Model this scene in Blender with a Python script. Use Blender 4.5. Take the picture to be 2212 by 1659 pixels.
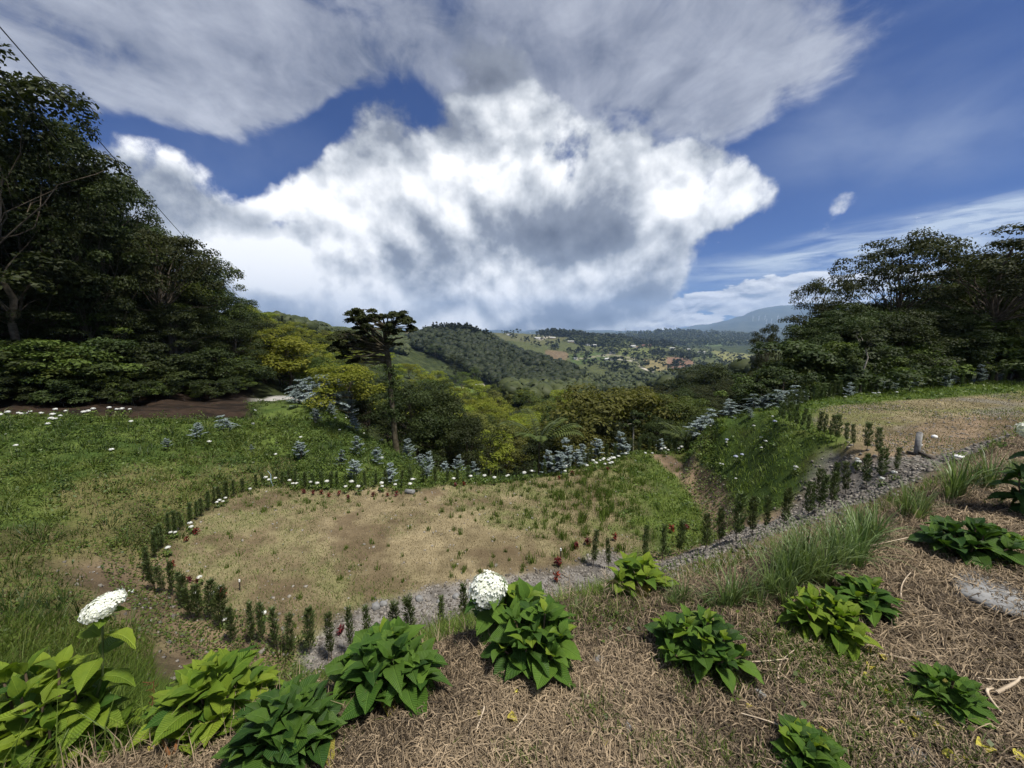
import bpy, math, random
import numpy as np
from mathutils import Vector, Matrix

scene = bpy.context.scene
for o in list(bpy.data.objects):
    bpy.data.objects.remove(o, do_unlink=True)
COL = scene.collection
R = math.radians

# ------------------------------------------------------------------ camera
EYE = (0.0, 0.0, 1.6)
PITCH = 7.4                      # degrees looking down
FPX = 832.0                      # focal length in units of a 2212 px wide picture
cam_d = bpy.data.cameras.new('camera')
cam = bpy.data.objects.new('camera', cam_d)
COL.objects.link(cam)
cam_d.sensor_fit = 'HORIZONTAL'
cam_d.sensor_width = 36.0
cam_d.lens = 36.0 * FPX / 2212.0
cam_d.clip_start = 0.05
cam_d.clip_end = 60000.0
cam.location = EYE
cam.rotation_euler = (R(90 - PITCH), 0, 0)
scene.camera = cam

# ------------------------------------------------------------------ light
SUN_AZ, SUN_EL = 125.0, 66.0      # azimuth clockwise from +Y (the way the camera looks), elevation
SUN_STRENGTH = 4.4
SKY_STRENGTH = 0.068
sd = bpy.data.lights.new('sun', 'SUN')
sun = bpy.data.objects.new('sun', sd)
COL.objects.link(sun)
sd.energy = SUN_STRENGTH
sd.angle = R(8)
sd.color = (1.0, 0.95, 0.86)
sdir = Vector((math.sin(R(SUN_AZ)) * math.cos(R(SUN_EL)), math.cos(R(SUN_AZ)) * math.cos(R(SUN_EL)), math.sin(R(SUN_EL))))
sun.rotation_euler = sdir.to_track_quat('Z', 'Y').to_euler()
sun.location = (0, 0, 60)

scene.view_settings.view_transform = 'Standard'
scene.view_settings.look = 'None'
scene.view_settings.gamma = 1.0
scene.view_settings.exposure = 0.6
scene.view_settings.use_curve_mapping = False
scene.render.engine = 'CYCLES'
cy = scene.cycles
cy.use_adaptive_sampling = True
cy.adaptive_threshold = 0.02
cy.max_bounces = 6
cy.diffuse_bounces = 3
cy.glossy_bounces = 2
cy.transmission_bounces = 3
cy.volume_bounces = 1
cy.transparent_max_bounces = 4
cy.use_denoising = True
try:
    cy.denoiser = 'OPENIMAGEDENOISE'
    cy.denoising_prefilter = 'ACCURATE'
except Exception:
    pass
cy.caustics_reflective = False
cy.caustics_refractive = False
cy.sample_clamp_indirect = 4.0

# ------------------------------------------------------------------ picture <-> place
ST, CT = math.sin(R(PITCH)), math.cos(R(PITCH))

def P(px, py, d):
    """point at depth d along the viewing axis under picture point (2212 wide)"""
    u, v = (px - 1106.0) / FPX * d, (py - 829.5) / FPX * d
    return np.array((u, d * CT - v * ST, EYE[2] - d * ST - v * CT))

def G(px, py, z):
    v = (py - 829.5) / FPX
    d = (EYE[2] - z) / (ST + v * CT)
    return P(px, py, d)

def proj(x, y, z):
    zz = z - EYE[2]
    d = y * CT - zz * ST
    up = y * ST + zz * CT
    d = np.where(np.abs(d) < 1e-6, 1e-6, d)
    return 1106.0 + x / d * FPX, 829.5 - up / d * FPX, d

# ------------------------------------------------------------------ numpy noise
def _hash(ix, iy, seed):
    h = (ix.astype(np.int64) * 374761393 + iy.astype(np.int64) * 668265263 + seed * 974634777) & 0xFFFFFFFF
    h = ((h ^ (h >> 13)) * 1274126177) & 0xFFFFFFFF
    h = (h ^ (h >> 16)) & 0xFFFFFFFF
    return h.astype(np.float64) / 4294967295.0

def vnoise(x, y, seed=0):
    x = np.asarray(x, float); y = np.asarray(y, float)
    ix, iy = np.floor(x), np.floor(y)
    fx, fy = x - ix, y - iy
    fx = fx * fx * (3 - 2 * fx); fy = fy * fy * (3 - 2 * fy)
    a = _hash(ix, iy, seed); b = _hash(ix + 1, iy, seed)
    c = _hash(ix, iy + 1, seed); d = _hash(ix + 1, iy + 1, seed)
    return (a * (1 - fx) + b * fx) * (1 - fy) + (c * (1 - fx) + d * fx) * fy

def fbm(x, y, seed=0, octv=4, gain=0.5):
    t = 0.0; a = 1.0; s = 0.0
    for k in range(octv):
        t = t + a * vnoise(np.asarray(x) * 2 ** k, np.asarray(y) * 2 ** k, seed + k * 17)
        s += a; a *= gain
    return t / s

def sstep(a, b, x):
    t = np.clip((x - a) / (b - a), 0, 1)
    return t * t * (3 - 2 * t)

def inpoly(px, py, poly):
    poly = np.asarray(poly, float)
    px = np.asarray(px, float); py = np.asarray(py, float)
    ins = np.zeros(np.broadcast(px, py).shape, bool)
    n = len(poly); j = n - 1
    for i in range(n):
        xi, yi = poly[i]; xj, yj = poly[j]
        c = ((yi > py) != (yj > py)) & (px < (xj - xi) * (py - yi) / (yj - yi + 1e-12) + xi)
        ins ^= c
        j = i
    return ins

def seg_dist(x, y, line):
    """distance to a polyline and side sign (+ on its left)"""
    best = np.full(np.shape(x), 1e9); sgn = np.ones(np.shape(x))
    for (x0, y0), (x1, y1) in zip(line[:-1], line[1:]):
        dx, dy = x1 - x0, y1 - y0
        L2 = dx * dx + dy * dy
        t = np.clip(((x - x0) * dx + (y - y0) * dy) / L2, 0, 1)
        d = np.hypot(x - (x0 + t * dx), y - (y0 + t * dy))
        s = np.sign(dx * (y - y0) - dy * (x - x0))
        m = d < best
        best = np.where(m, d, best); sgn = np.where(m, s, sgn)
    return best, sgn

# ------------------------------------------------------------------ object helpers
def tag(o, label=None, cat=None, group=None, kind=None):
    if label: o['label'] = label
    if cat: o['category'] = cat
    if group: o['group'] = group
    if kind: o['kind'] = kind
    return o

def mesh(name, V, polys, mats=(), midx=None, cols=None, tint=None, smooth=False):
    """V (n,3); polys: list of int arrays, each (m,3) or (m,4)"""
    me = bpy.data.meshes.new(name)
    V = np.ascontiguousarray(V, dtype=np.float32)
    polys = [np.asarray(p, dtype=np.int32) for p in polys if len(p)]
    me.vertices.add(len(V)); me.vertices.foreach_set('co', V.ravel())
    nl = sum(p.size for p in polys); npoly = sum(len(p) for p in polys)
    me.loops.add(nl); me.polygons.add(npoly)
    me.loops.foreach_set('vertex_index', np.concatenate([p.ravel() for p in polys]))
    sizes = np.concatenate([np.full(len(p), p.shape[1], np.int32) for p in polys])
    starts = np.concatenate([[0], np.cumsum(sizes)[:-1]]).astype(np.int32)
    me.polygons.foreach_set('loop_start', starts)
    try:
        me.polygons.foreach_set('loop_total', sizes)
    except Exception:
        pass
    for m in mats: me.materials.append(m)
    if midx is not None: me.polygons.foreach_set('material_index', np.asarray(midx, np.int32))
    if smooth: me.polygons.foreach_set('use_smooth', np.ones(npoly, bool))
    me.update(calc_edges=True)
    if cols is not None:
        a = me.color_attributes.new('base', 'FLOAT_COLOR', 'POINT')
        c = np.ones((len(V), 4), np.float32); c[:, :3] = cols
        a.data.foreach_set('color', c.ravel())
    if tint is not None:
        a = me.attributes.new('tint', 'FLOAT', 'POINT')
        a.data.foreach_set('value', np.asarray(tint, np.float32))
    return me

def obj(name, me, parent=None, loc=None, rot=None, scale=None):
    o = bpy.data.objects.new(name, me)
    COL.objects.link(o)
    if parent is not None: o.parent = parent
    if loc is not None: o.location = loc
    if rot is not None: o.rotation_euler = rot
    if scale is not None: o.scale = scale if hasattr(scale, '__len__') else (scale,) * 3
    return o

def empty(name, loc, rz=0.0, scale=1.0):
    o = bpy.data.objects.new(name, None)
    o.empty_display_size = 0.1
    COL.objects.link(o)
    o.location = loc; o.rotation_euler = (0, 0, rz)
    o.scale = scale if hasattr(scale, '__len__') else (scale,) * 3
    return o

class MB:
    """collects geometry for one mesh"""
    def __init__(s):
        s.V = []; s.F3 = []; s.F4 = []; s.T = []; s.n = 0
    def add(s, V, F, tint=0.5):
        V = np.asarray(V, float); F = np.asarray(F, int)
        (s.F3 if F.shape[1] == 3 else s.F4).append(F + s.n)
        s.V.append(V); s.n += len(V)
        s.T.append(np.broadcast_to(np.asarray(tint, float), (len(V),)))
    def tube(s, pts, rad, n=6, tint=0.5, cap=False):
        pts = np.asarray(pts, float); m = len(pts)
        rad = np.broadcast_to(np.asarray(rad, float), (m,))
        tan = np.gradient(pts, axis=0); tan /= np.linalg.norm(tan, axis=1)[:, None] + 1e-9
        ref = np.array((0.0, 0, 1)) if abs(tan[0][2]) < 0.9 else np.array((1.0, 0, 0))
        a = np.cross(tan, ref); a /= np.linalg.norm(a, axis=1)[:, None] + 1e-9
        b = np.cross(tan, a)
        th = np.arange(n) * 2 * math.pi / n
        ring = pts[:, None, :] + rad[:, None, None] * (np.cos(th)[None, :, None] * a[:, None, :] + np.sin(th)[None, :, None] * b[:, None, :])
        V = ring.reshape(-1, 3)
        i = np.arange(m - 1)[:, None] * n; j = np.arange(n)[None, :]; k = (j + 1) % n
        F = np.stack([i + j, i + k, i + n + k, i + n + j], -1).reshape(-1, 4)
        s.add(V, F, tint)
        if cap:
            V2 = np.vstack([ring[-1], pts[-1][None]])
            F2 = np.array([(q, (q + 1) % n, n) for q in range(n)])
            s.add(V2, F2, tint)
    def box(s, c, size, rz=0.0, tint=0.5):
        x, y, z = np.asarray(size, float) / 2
        v = np.array([(-x, -y, -z), (x, -y, -z), (x, y, -z), (-x, y, -z), (-x, -y, z), (x, -y, z), (x, y, z), (-x, y, z)])
        cs, sn = math.cos(rz), math.sin(rz)
        v = v @ np.array([(cs, sn, 0), (-sn, cs, 0), (0, 0, 1)])
        s.add(v + np.asarray(c, float), [(0, 3, 2, 1), (4, 5, 6, 7), (0, 1, 5, 4), (1, 2, 6, 5), (2, 3, 7, 6), (3, 0, 4, 7)], tint)
    def mesh(s, name, mat, smooth=False):
        return mesh(name, np.vstack(s.V), [np.vstack(f) for f in (s.F3, s.F4) if f], [mat] if mat else [], tint=np.concatenate(s.T), smooth=smooth)

ORD = ('first second third fourth fifth sixth seventh eighth ninth tenth eleventh twelfth thirteenth fourteenth fifteenth sixteenth '
       'seventeenth eighteenth nineteenth twentieth').split()
def ordinal(i):
    if i < 20: return ORD[i]
    tens = {2: 'twenty', 3: 'thirty', 4: 'forty', 5: 'fifty', 6: 'sixty'}
    t, u = divmod(i + 1, 10)
    if u == 0: return {2: 'twentieth', 3: 'thirtieth', 4: 'fortieth', 5: 'fiftieth', 6: 'sixtieth'}[t]
    return tens[t] + '-' + ORD[u - 1]

# ------------------------------------------------------------------ materials
class NT:
    def __init__(s, tree): s.t = tree; s.n = tree.nodes; s.l = tree.links
    def new(s, typ, **kw):
        nd = s.n.new(typ)
        for k, v in kw.items(): setattr(nd, k, v)
        return nd
    def link(s, a, b): s.l.new(a, b)
    def setin(s, sock, v):
        if isinstance(v, bpy.types.NodeSocket): s.l.new(v, sock)
        elif v is not None: sock.default_value = v
    def math(s, op, a, b=None, c=None, clamp=False):
        nd = s.n.new('ShaderNodeMath'); nd.operation = op; nd.use_clamp = clamp
        s.setin(nd.inputs[0], a); s.setin(nd.inputs[1], b); s.setin(nd.inputs[2], c)
        return nd.outputs[0]
    def vmath(s, op, a, b=None):
        nd = s.n.new('ShaderNodeVectorMath'); nd.operation = op
        s.setin(nd.inputs[0], a); s.setin(nd.inputs[1], b)
        return nd.outputs[0]
    def maprange(s, v, a, b, c=0.0, d=1.0, smooth=True):
        nd = s.n.new('ShaderNodeMapRange'); nd.interpolation_type = 'SMOOTHSTEP' if smooth else 'LINEAR'
        s.setin(nd.inputs[0], v)
        for i, q in zip((1, 2, 3, 4), (a, b, c, d)): s.setin(nd.inputs[i], q)
        return nd.outputs[0]
    def mix(s, f, a, b, blend='MIX'):
        nd = s.n.new('ShaderNodeMix'); nd.data_type = 'RGBA'; nd.blend_type = blend
        s.setin(nd.inputs[0], f)
        s.setin(nd.inputs[6], a if isinstance(a, bpy.types.NodeSocket) else (*a, 1)); s.setin(nd.inputs[7], b if isinstance(b, bpy.types.NodeSocket) else (*b, 1))
        return nd.outputs[2]
    def noise(s, vec, scale, detail=4.0, rough=0.5, dist=0.0):
        nd = s.n.new('ShaderNodeTexNoise')
        if vec is not None: s.l.new(vec, nd.inputs['Vector'])
        nd.inputs['Scale'].default_value = scale; nd.inputs['Detail'].default_value = detail
        nd.inputs['Roughness'].default_value = rough; nd.inputs['Distortion'].default_value = dist
        return nd.outputs['Fac']

def newmat(name):
    m = bpy.data.materials.new(name); m.use_nodes = True
    m.node_tree.nodes.clear()
    t = NT(m.node_tree)
    out = t.new('ShaderNodeOutputMaterial')
    return m, t, out

def leaf_mat(name, dark, light, rough=0.45, transl=0.3, spec=0.35, objvar=0.25, noise_scale=0.0):
    m, t, out = newmat(name)
    at = t.new('ShaderNodeAttribute', attribute_name='tint')
    col = t.mix(at.outputs['Fac'], dark, light)
    oi = t.new('ShaderNodeObjectInfo')
    hs = t.new('ShaderNodeHueSaturation')
    hs.inputs['Saturation'].default_value = 1.0
    t.link(t.maprange(oi.outputs['Random'], 0, 1, 0.5 - 0.03 * objvar * 2, 0.5 + 0.02 * objvar * 2, False), hs.inputs['Hue'])
    t.link(t.maprange(oi.outputs['Random'], 0, 1, 1 - objvar, 1 + objvar, False), hs.inputs['Value'])
    t.link(col, hs.inputs['Color'])
    col = hs.outputs[0]
    if noise_scale:
        tc = t.new('ShaderNodeTexCoord')
        nz = t.noise(tc.outputs['Object'], noise_scale, 3)
        col = t.mix(1.0, col, t.mix(nz, (0.6, 0.62, 0.6), (1.35, 1.3, 1.2)), 'MULTIPLY')
    bs = t.new('ShaderNodeBsdfPrincipled')
    t.link(col, bs.inputs['Base Color'])
    bs.inputs['Roughness'].default_value = rough
    bs.inputs['Specular IOR Level'].default_value = spec
    if transl > 0:
        tr = t.new('ShaderNodeBsdfTranslucent'); t.link(t.mix(1.0, col, (1.15, 1.25, 0.7), 'MULTIPLY'), tr.inputs['Color'])
        mx = t.new('ShaderNodeMixShader'); mx.inputs[0].default_value = transl
        t.link(bs.outputs[0], mx.inputs[1]); t.link(tr.outputs[0], mx.inputs[2]); t.link(mx.outputs[0], out.inputs[0])
    else:
        t.link(bs.outputs[0], out.inputs[0])
    return m

def plain_mat(name, c1, c2, scale=8.0, rough=0.8, spec=0.2, bump=0.0, detail=5.0, metal=0.0):
    m, t, out = newmat(name)
    tc = t.new('ShaderNodeTexCoord')
    nz = t.noise(tc.outputs['Object'], scale, detail, 0.6)
    at = t.new('ShaderNodeAttribute', attribute_name='tint')
    f = t.maprange(nz, 0.3, 0.7)
    col = t.mix(f, c1, c2)
    bs = t.new('ShaderNodeBsdfPrincipled')
    t.link(col, bs.inputs['Base Color'])
    bs.inputs['Roughness'].default_value = rough
    bs.inputs['Specular IOR Level'].default_value = spec
    bs.inputs['Metallic'].default_value = metal
    if bump:
        bp = t.new('ShaderNodeBump'); bp.inputs['Strength'].default_value = bump; bp.inputs['Distance'].default_value = 0.02
        t.link(nz, bp.inputs['Height']); t.link(bp.outputs[0], bs.inputs['Normal'])
    t.link(bs.outputs[0], out.inputs[0])
    return m
# ------------------------------------------------------------------ sky and clouds (world)
def build_sky():
    w = bpy.data.worlds.new('World'); scene.world = w; w.use_nodes = True
    w.node_tree.nodes.clear()
    t = NT(w.node_tree)
    out = t.new('ShaderNodeOutputWorld'); bg = t.new('ShaderNodeBackground')
    bg.inputs['Strength'].default_value = SKY_STRENGTH
    t.link(bg.outputs[0], out.inputs[0])
    sk = t.new('ShaderNodeTexSky', sky_type='NISHITA')
    sk.sun_disc = False
    sk.sun_elevation = R(SUN_EL); sk.sun_rotation = R(SUN_AZ)
    sk.altitude = 1500; sk.air_density = 1.0; sk.dust_density = 0.3; sk.ozone_density = 3.0
    tc = t.new('ShaderNodeTexCoord')
    d = tc.outputs['Generated']
    sep = t.new('ShaderNodeSeparateXYZ'); t.link(d, sep.inputs[0])
    az = t.math('ARCTAN2', sep.outputs[0], sep.outputs[1])
    el = t.math('ARCSINE', sep.outputs[2])
    zc = t.math('MAXIMUM', sep.outputs[2], 0.0)
    cmb = t.new('ShaderNodeCombineXYZ'); t.link(az, cmb.inputs[0]); t.link(el, cmb.inputs[1])
    ae = cmb.outputs[0]

    def azel(px, py):
        v = P(px, py, 1.0) - np.array(EYE); v /= np.linalg.norm(v)
        return math.atan2(v[0], v[1]), math.asin(v[2])

    def blobs(vec, lst):
        tot = None
        for (px, py, rx, ry, rot, wgt) in lst:
            a0, e0 = azel(px, py)
            c, s = math.cos(R(rot)), math.sin(R(rot))
            a1, e1 = azel(px + rx * c * 0.5, py + rx * s * 0.5); a2, e2 = azel(px - ry * s * 0.5, py + ry * c * 0.5)
            ra = 2 * math.hypot(a1 - a0, e1 - e0); rb = 2 * math.hypot(a2 - a0, e2 - e0)
            ang = math.atan2(e1 - e0, a1 - a0)
            mp = t.new('ShaderNodeMapping', vector_type='TEXTURE')
            mp.inputs['Location'].default_value = (a0, e0, 0); mp.inputs['Rotation'].default_value = (0, 0, ang)
            mp.inputs['Scale'].default_value = (ra, rb, 1)
            t.link(vec, mp.inputs[0])
            g = t.new('ShaderNodeTexGradient', gradient_type='SPHERICAL'); t.link(mp.outputs[0], g.inputs[0])
            sm = t.maprange(g.outputs['Fac'], 0.0, 0.75, 0.0, wgt)
            tot = sm if tot is None else t.math('ADD', tot, sm)
        return tot

    # perspective-stretched cloud space, gently warped
    k = t.math('ADD', zc, 0.30)
    sc = t.new('ShaderNodeVectorMath', operation='DIVIDE')
    t.link(d, sc.inputs[0])
    kk = t.new('ShaderNodeCombineXYZ'); [t.link(k, kk.inputs[i]) for i in range(3)]
    t.link(kk.outputs[0], sc.inputs[1])
    q = t.vmath('MULTIPLY', sc.outputs[0], (1.0, 0.9, 1.45))
    n_big = t.noise(q, 2.2, 8, 0.55, 0.25)
    off = t.vmath('ADD', q, (-0.02, 0.0, 0.085))
    n_big2 = t.noise(off, 2.2, 5, 0.5, 0.25)
    n_fine = t.noise(q, 9.0, 6, 0.62, 0.5)

    # warp the layout a little so the masses have no smooth outline
    wv = t.new('ShaderNodeTexNoise'); t.link(d, wv.inputs['Vector']); wv.inputs['Scale'].default_value = 3.0; wv.inputs['Detail'].default_value = 4
    wv2 = t.vmath('MULTIPLY', t.vmath('SUBTRACT', wv.outputs['Color'], (0.5, 0.5, 0.5)), (0.20, 0.18, 0))
    aew = t.vmath('ADD', ae, wv2)

    cumulus = [
        (960, 500, 480, 330, -10, 1.0), (1090, 270, 190, 250, 0, 0.9), (700, 420, 190, 160, 0, 0.65),
        (1330, 470, 350, 250, -25, 0.95), (850, 640, 760, 190, 0, 1.0), (560, 600, 340, 170, 15, 0.95),
        (380, 470, 330, 190, 30, 0.75), (1250, 600, 420, 130, -10, 0.6), (1600, 430, 130, 95, -45, 0.6), (1480, 380, 150, 70, -40, 0.3), (1820, 420, 90, 40, -20, 0.35),
        (1190, 385, 90, 110, 20, -0.75), (640, 500, 130, 34, -3, -0.7),
    ]
    sheet = [
        (330, 130, 680, 280, 10, 0.9), (850, 60, 620, 250, 0, 0.8), (1300, 140, 480, 260, -25, 0.85),
        (1650, 110, 460, 210, -25, 0.85), (1480, 250, 220, 120, -35, 0.6), (1560, 330, 160, 90, -60, 0.3),
        (740, 300, 330, 140, -15, -1.0), (330, 300, 260, 70, 12, -0.5), (1850, 360, 520, 230, -10, -0.6),(2000, 60, 300, 160, -20, 0.25),
    ]
    veil = [(1950, 150, 560, 330, -20, 0.75), (2100, 300, 420, 110, -12, 0.5), (500, 330, 300, 120, 0, 0.4), (1700, 330, 300, 120, -20, 0.25)]
    cirrus = [(1900, 520, 560, 62, -11, 0.9), (2160, 470, 360, 60, -12, 0.95), (1750, 580, 420, 50, -5, 0.55), (2150, 560, 330, 70, -5, 0.8),(1500,590,300,40,-6,0.35)]
    low = [(1500, 672, 330, 60, -6, 1.0), (1270, 700, 170, 34, 0, 0.95), (1700, 640, 300, 60, 0, 0.9), (1120, 705, 130, 26, 0, 0.8), (1900, 610, 500, 60, 0, 0.7), (1400, 700, 90, 30, 0, 0.7)]
    dark = [(930, 275, 200, 110, 10, 0.75), (1270, 500, 190, 90, -30, 0.5), (1100, 110, 420, 150, 0, 0.7),
            (1180, 690, 300, 26, -8, 0.55), (1330, 640, 260, 40, -8, 0.55), (760, 120, 430, 120, 8, 0.35), (1600, 650, 170, 18, -5, 0.4), (1010, 560, 330, 130, -8, 0.15)]
    lite = [(930, 640, 520, 95, 0, 0.40), (640, 640, 330, 60, 0, 0.35), (1120, 600, 260, 60, -10, 0.3), (560, 560, 260, 90, 0, 0.7), (760, 470, 200, 150, 0, 0.35), (1000, 420, 200, 120, 0, 0.3), (1080, 250, 130, 130, 0, 0.45), (1400, 520, 240, 60, -35, 0.6), (800, 420, 240, 140, 0, 0.4), (690, 620, 330, 70, 0, 0.3), (1500, 160, 240, 70, -25, 0.3)]

    cvC, cvS = blobs(aew, cumulus), blobs(aew, sheet)
    over = t.math('MULTIPLY', t.maprange(sep.outputs[1], 0.45, 0.05), t.maprange(sep.outputs[2], 0.05, 0.3))
    cvS = t.math('ADD', cvS, t.math('MULTIPLY', over, 0.75))
    n_c = t.noise(d, 4.2, 9, 0.53, 0.12)
    n_c2 = t.noise(t.vmath('ADD', d, (0.016, 0.0, 0.036)), 4.2, 7, 0.50, 0.12)
    n_f3 = t.noise(d, 22.0, 6, 0.62, 0.0)
    nc = t.math('SUBTRACT', n_c, 0.5); nf3 = t.math('SUBTRACT', n_f3, 0.5)
    nb = t.math('SUBTRACT', n_big, 0.5); nf = t.math('SUBTRACT', n_fine, 0.5)
    DC = t.math('ADD', t.math('ADD', t.math('SUBTRACT', cvC, 0.46), t.math('MULTIPLY', nc, 2.3)), t.math('MULTIPLY', nf3, 0.65))
    mC = t.maprange(DC, 0.0, 0.34)
    k2 = t.math('ADD', zc, 0.12)
    kk2 = t.new('ShaderNodeCombineXYZ'); [t.link(k2, kk2.inputs[i]) for i in range(3)]
    sc2 = t.new('ShaderNodeVectorMath', operation='DIVIDE'); t.link(d, sc2.inputs[0]); t.link(kk2.outputs[0], sc2.inputs[1])
    q2 = t.vmath('MULTIPLY', sc2.outputs[0], (1.5, 0.75, 0.0))
    n_str = t.noise(q2, 1.5, 9, 0.60, 0.7)
    ns = t.math('SUBTRACT', n_str, 0.5)
    DS = t.math('ADD', t.math('ADD', t.math('ADD', t.math('SUBTRACT', cvS, 0.36), t.math('MULTIPLY', ns, 1.25)), t.math('MULTIPLY', nb, 1.7)), t.math('MULTIPLY', nf, 0.75))
    mS = t.maprange(DS, -0.14, 0.40, 0.0, 0.96)
    mS = t.math('MULTIPLY', mS, t.maprange(sep.outputs[2], 0.10, 0.30))
    # relief: compare density with that nearer the light
    rel = t.math('SUBTRACT', n_big, n_big2); relc = t.math('SUBTRACT', n_c, n_c2)
    dk = blobs(aew, dark); lt = blobs(aew, lite)
    br = t.math('ADD', t.math('MULTIPLY', relc, 2.9), 0.70)
    br = t.math('ADD', br, t.math('MULTIPLY', nf3, 0.30))
    br = t.math('SUBTRACT', br, t.math('MULTIPLY', t.maprange(DC, 0.15, 1.0), 0.08))
    br = t.math('SUBTRACT', br, t.math('MULTIPLY', dk, 0.52))
    br = t.math('ADD', br, t.math('MULTIPLY', lt, 0.42), clamp=True)
    ramp = t.new('ShaderNodeValToRGB')
    e = ramp.color_ramp.elements
    e[0].position = 0.0; e[0].color = (0.10, 0.11, 0.145, 1)
    e[1].position = 1.0; e[1].color = (1.25, 1.25, 1.25, 1)
    x = e.new(0.45); x.color = (0.27, 0.295, 0.35, 1)
    x = e.new(0.72); x.color = (0.68, 0.71, 0.75, 1)
    t.link(br, ramp.inputs[0])
    inv = 0.67 / SKY_STRENGTH
    def em(c):
        return t.vmath('MULTIPLY', c, (inv, inv, inv))
    # high thin sheets first, the cumulus in front of them
    brS = t.math('ADD', t.math('ADD', t.math('MULTIPLY', rel, 1.0), t.math('ADD', t.math('MULTIPLY', ns, 1.3), t.math('MULTIPLY', nf, 0.7))), t.math('SUBTRACT', 0.44, t.math('MULTIPLY', dk, 0.30)))
    brS = t.math('ADD', brS, t.math('MULTIPLY', lt, 0.35), clamp=True)
    sheetcol = t.mix(brS, (0.12, 0.145, 0.22), (0.72, 0.75, 0.84))
    base = t.mix(1.0, sk.outputs[0], SKYTINT, 'MULTIPLY')
    # whitening of the air towards the horizon
    hz = t.maprange(sep.outputs[2], 0.0, 0.20, 1.0, 0.0)
    base = t.mix(t.math('MULTIPLY', hz, 0.30), base, em(t.mix(0.0, (0.36, 0.52, 0.74), (0, 0, 0))))
    vl = t.math('MULTIPLY', blobs(ae, veil), t.maprange(n_big, 0.25, 0.75), clamp=True)
    c1 = t.mix(t.math('MULTIPLY', vl, 0.85), base, em(t.mix(0.0, (0.27, 0.34, 0.53), (0, 0, 0))))
    stre = t.noise(t.vmath('MULTIPLY', ae, (2.2, 16.0, 1.0)), 3.0, 6, 0.6, 0.6)
    ci = t.math('MULTIPLY', blobs(ae, cirrus), t.maprange(stre, 0.28, 0.68), clamp=True)
    c1 = t.mix(t.math('MULTIPLY', ci, 0.85), c1, em(t.mix(0.0, (0.68, 0.77, 0.87), (0, 0, 0))))
    c2 = t.mix(mS, c1, em(sheetcol))
    # low far cumulus over the horizon: smaller puffs, flat bases
    ql = t.vmath('MULTIPLY', ae, (1.0, 2.2, 1.0))
    nl = t.noise(ql, 15.0, 7, 0.58, 0.3)
    nl2 = t.noise(t.vmath('ADD', ql, (0.004, 0.018, 0)), 15.0, 5, 0.5, 0.3)
    DL = t.math('ADD', t.math('SUBTRACT', blobs(ae, low), 0.58), t.math('MULTIPLY', t.math('SUBTRACT', nl, 0.5), 2.6))
    mL = t.maprange(DL, 0.0, 0.20, 0.0, 0.97)
    bL = t.math('ADD', t.math('MULTIPLY', t.math('SUBTRACT', nl, nl2), 3.2), 0.62, clamp=True)
    c3 = t.mix(mL, c2, em(t.mix(bL, (0.30, 0.35, 0.45), (1.05, 1.06, 1.08))))
    c4 = t.mix(mC, c3, em(ramp.outputs[0]))
    t.link(c4, bg.inputs['Color'])
    w.cycles.sampling_method = 'MANUAL'; w.cycles.sample_map_resolution = 512
SKYTINT = (0.10, 0.285, 0.68)
build_sky()
# ------------------------------------------------------------------ terrain: one height function for the whole place
LOW_Z, UP_Z = -3.5, -0.9
ctrl = []
def cp(px, lst):
    for d, py in lst: ctrl.append(P(px, py, d))
def cz(z, lst):
    for px, py in lst: ctrl.append(G(px, py, z))
cp(-700, [(5, 1400), (9, 1180), (15, 920), (20, 880), (24, 780), (34, 560), (60, 380), (200, 380), (1500, 620), (11000, 700)])
cp(0, [(3.2, 1480), (4.2, 1400), (6.5, 1250), (9, 1110), (13, 985), (17, 905), (19.5, 890), (21.5, 881), (22.3, 846), (26, 770), (32, 660), (45, 540), (70, 450), (150, 440), (600, 520), (2500, 640), (11000, 700)])
cp(150, [(4.6, 1420), (6.5, 1270), (9, 1130), (13, 985), (17.5, 899), (20, 888), (23, 880), (23.8, 845), (28, 780), (36, 690), (50, 600), (80, 540), (160, 530)])
cp(300, [(7.2, 1290), (10, 1100), (14, 985), (19, 893), (21.5, 884), (25, 877), (25.8, 846), (30, 800), (40, 725), (60, 670), (100, 640), (200, 630), (600, 650), (11000, 690)])
cp(440, [(11.0, 1090), (15, 985), (21, 887), (24, 877), (28.5, 868), (29.3, 846), (34, 808), (48, 750), (75, 705), (140, 680), (250, 675)])
cp(560, [(13.5, 1040), (17, 970), (23, 882), (27, 870), (33, 862), (33.8, 848), (40, 825), (60, 780), (100, 740), (150, 712), (300, 706), (900, 716), (11000, 705)])
cp(640, [(13.2, 1045), (18, 950), (24, 874), (30, 866), (36, 861), (42, 856), (60, 828), (100, 780), (160, 742), (240, 722), (600, 720)])
cp(720, [(13, 1045), (18, 950), (24, 872), (28, 890), (40, 905), (60, 880), (100, 822), (180, 762), (280, 735), (600, 722), (1500, 725), (11000, 712)])
cp(850, [(13, 1045), (16, 1010), (19.5, 965), (23, 985), (27, 1020), (40, 990), (60, 940), (100, 890), (160, 828), (210, 790), (260, 800), (330, 790), (450, 745), (620, 716), (900, 730)])
cp(1000, [(13.4, 1040), (16, 1025), (19, 1050), (25, 1095), (40, 1050), (60, 985), (100, 920), (150, 872), (215, 836), (240, 845), (300, 862), (360, 830), (430, 790), (520, 750), (640, 715), (900, 735), (1500, 728), (11000, 716)])
cp(1070, [(60, 1010), (110, 920), (160, 872), (235, 850), (280, 868), (350, 848), (420, 800), (500, 770), (640, 735), (900, 745), (1500, 720)])
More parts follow.
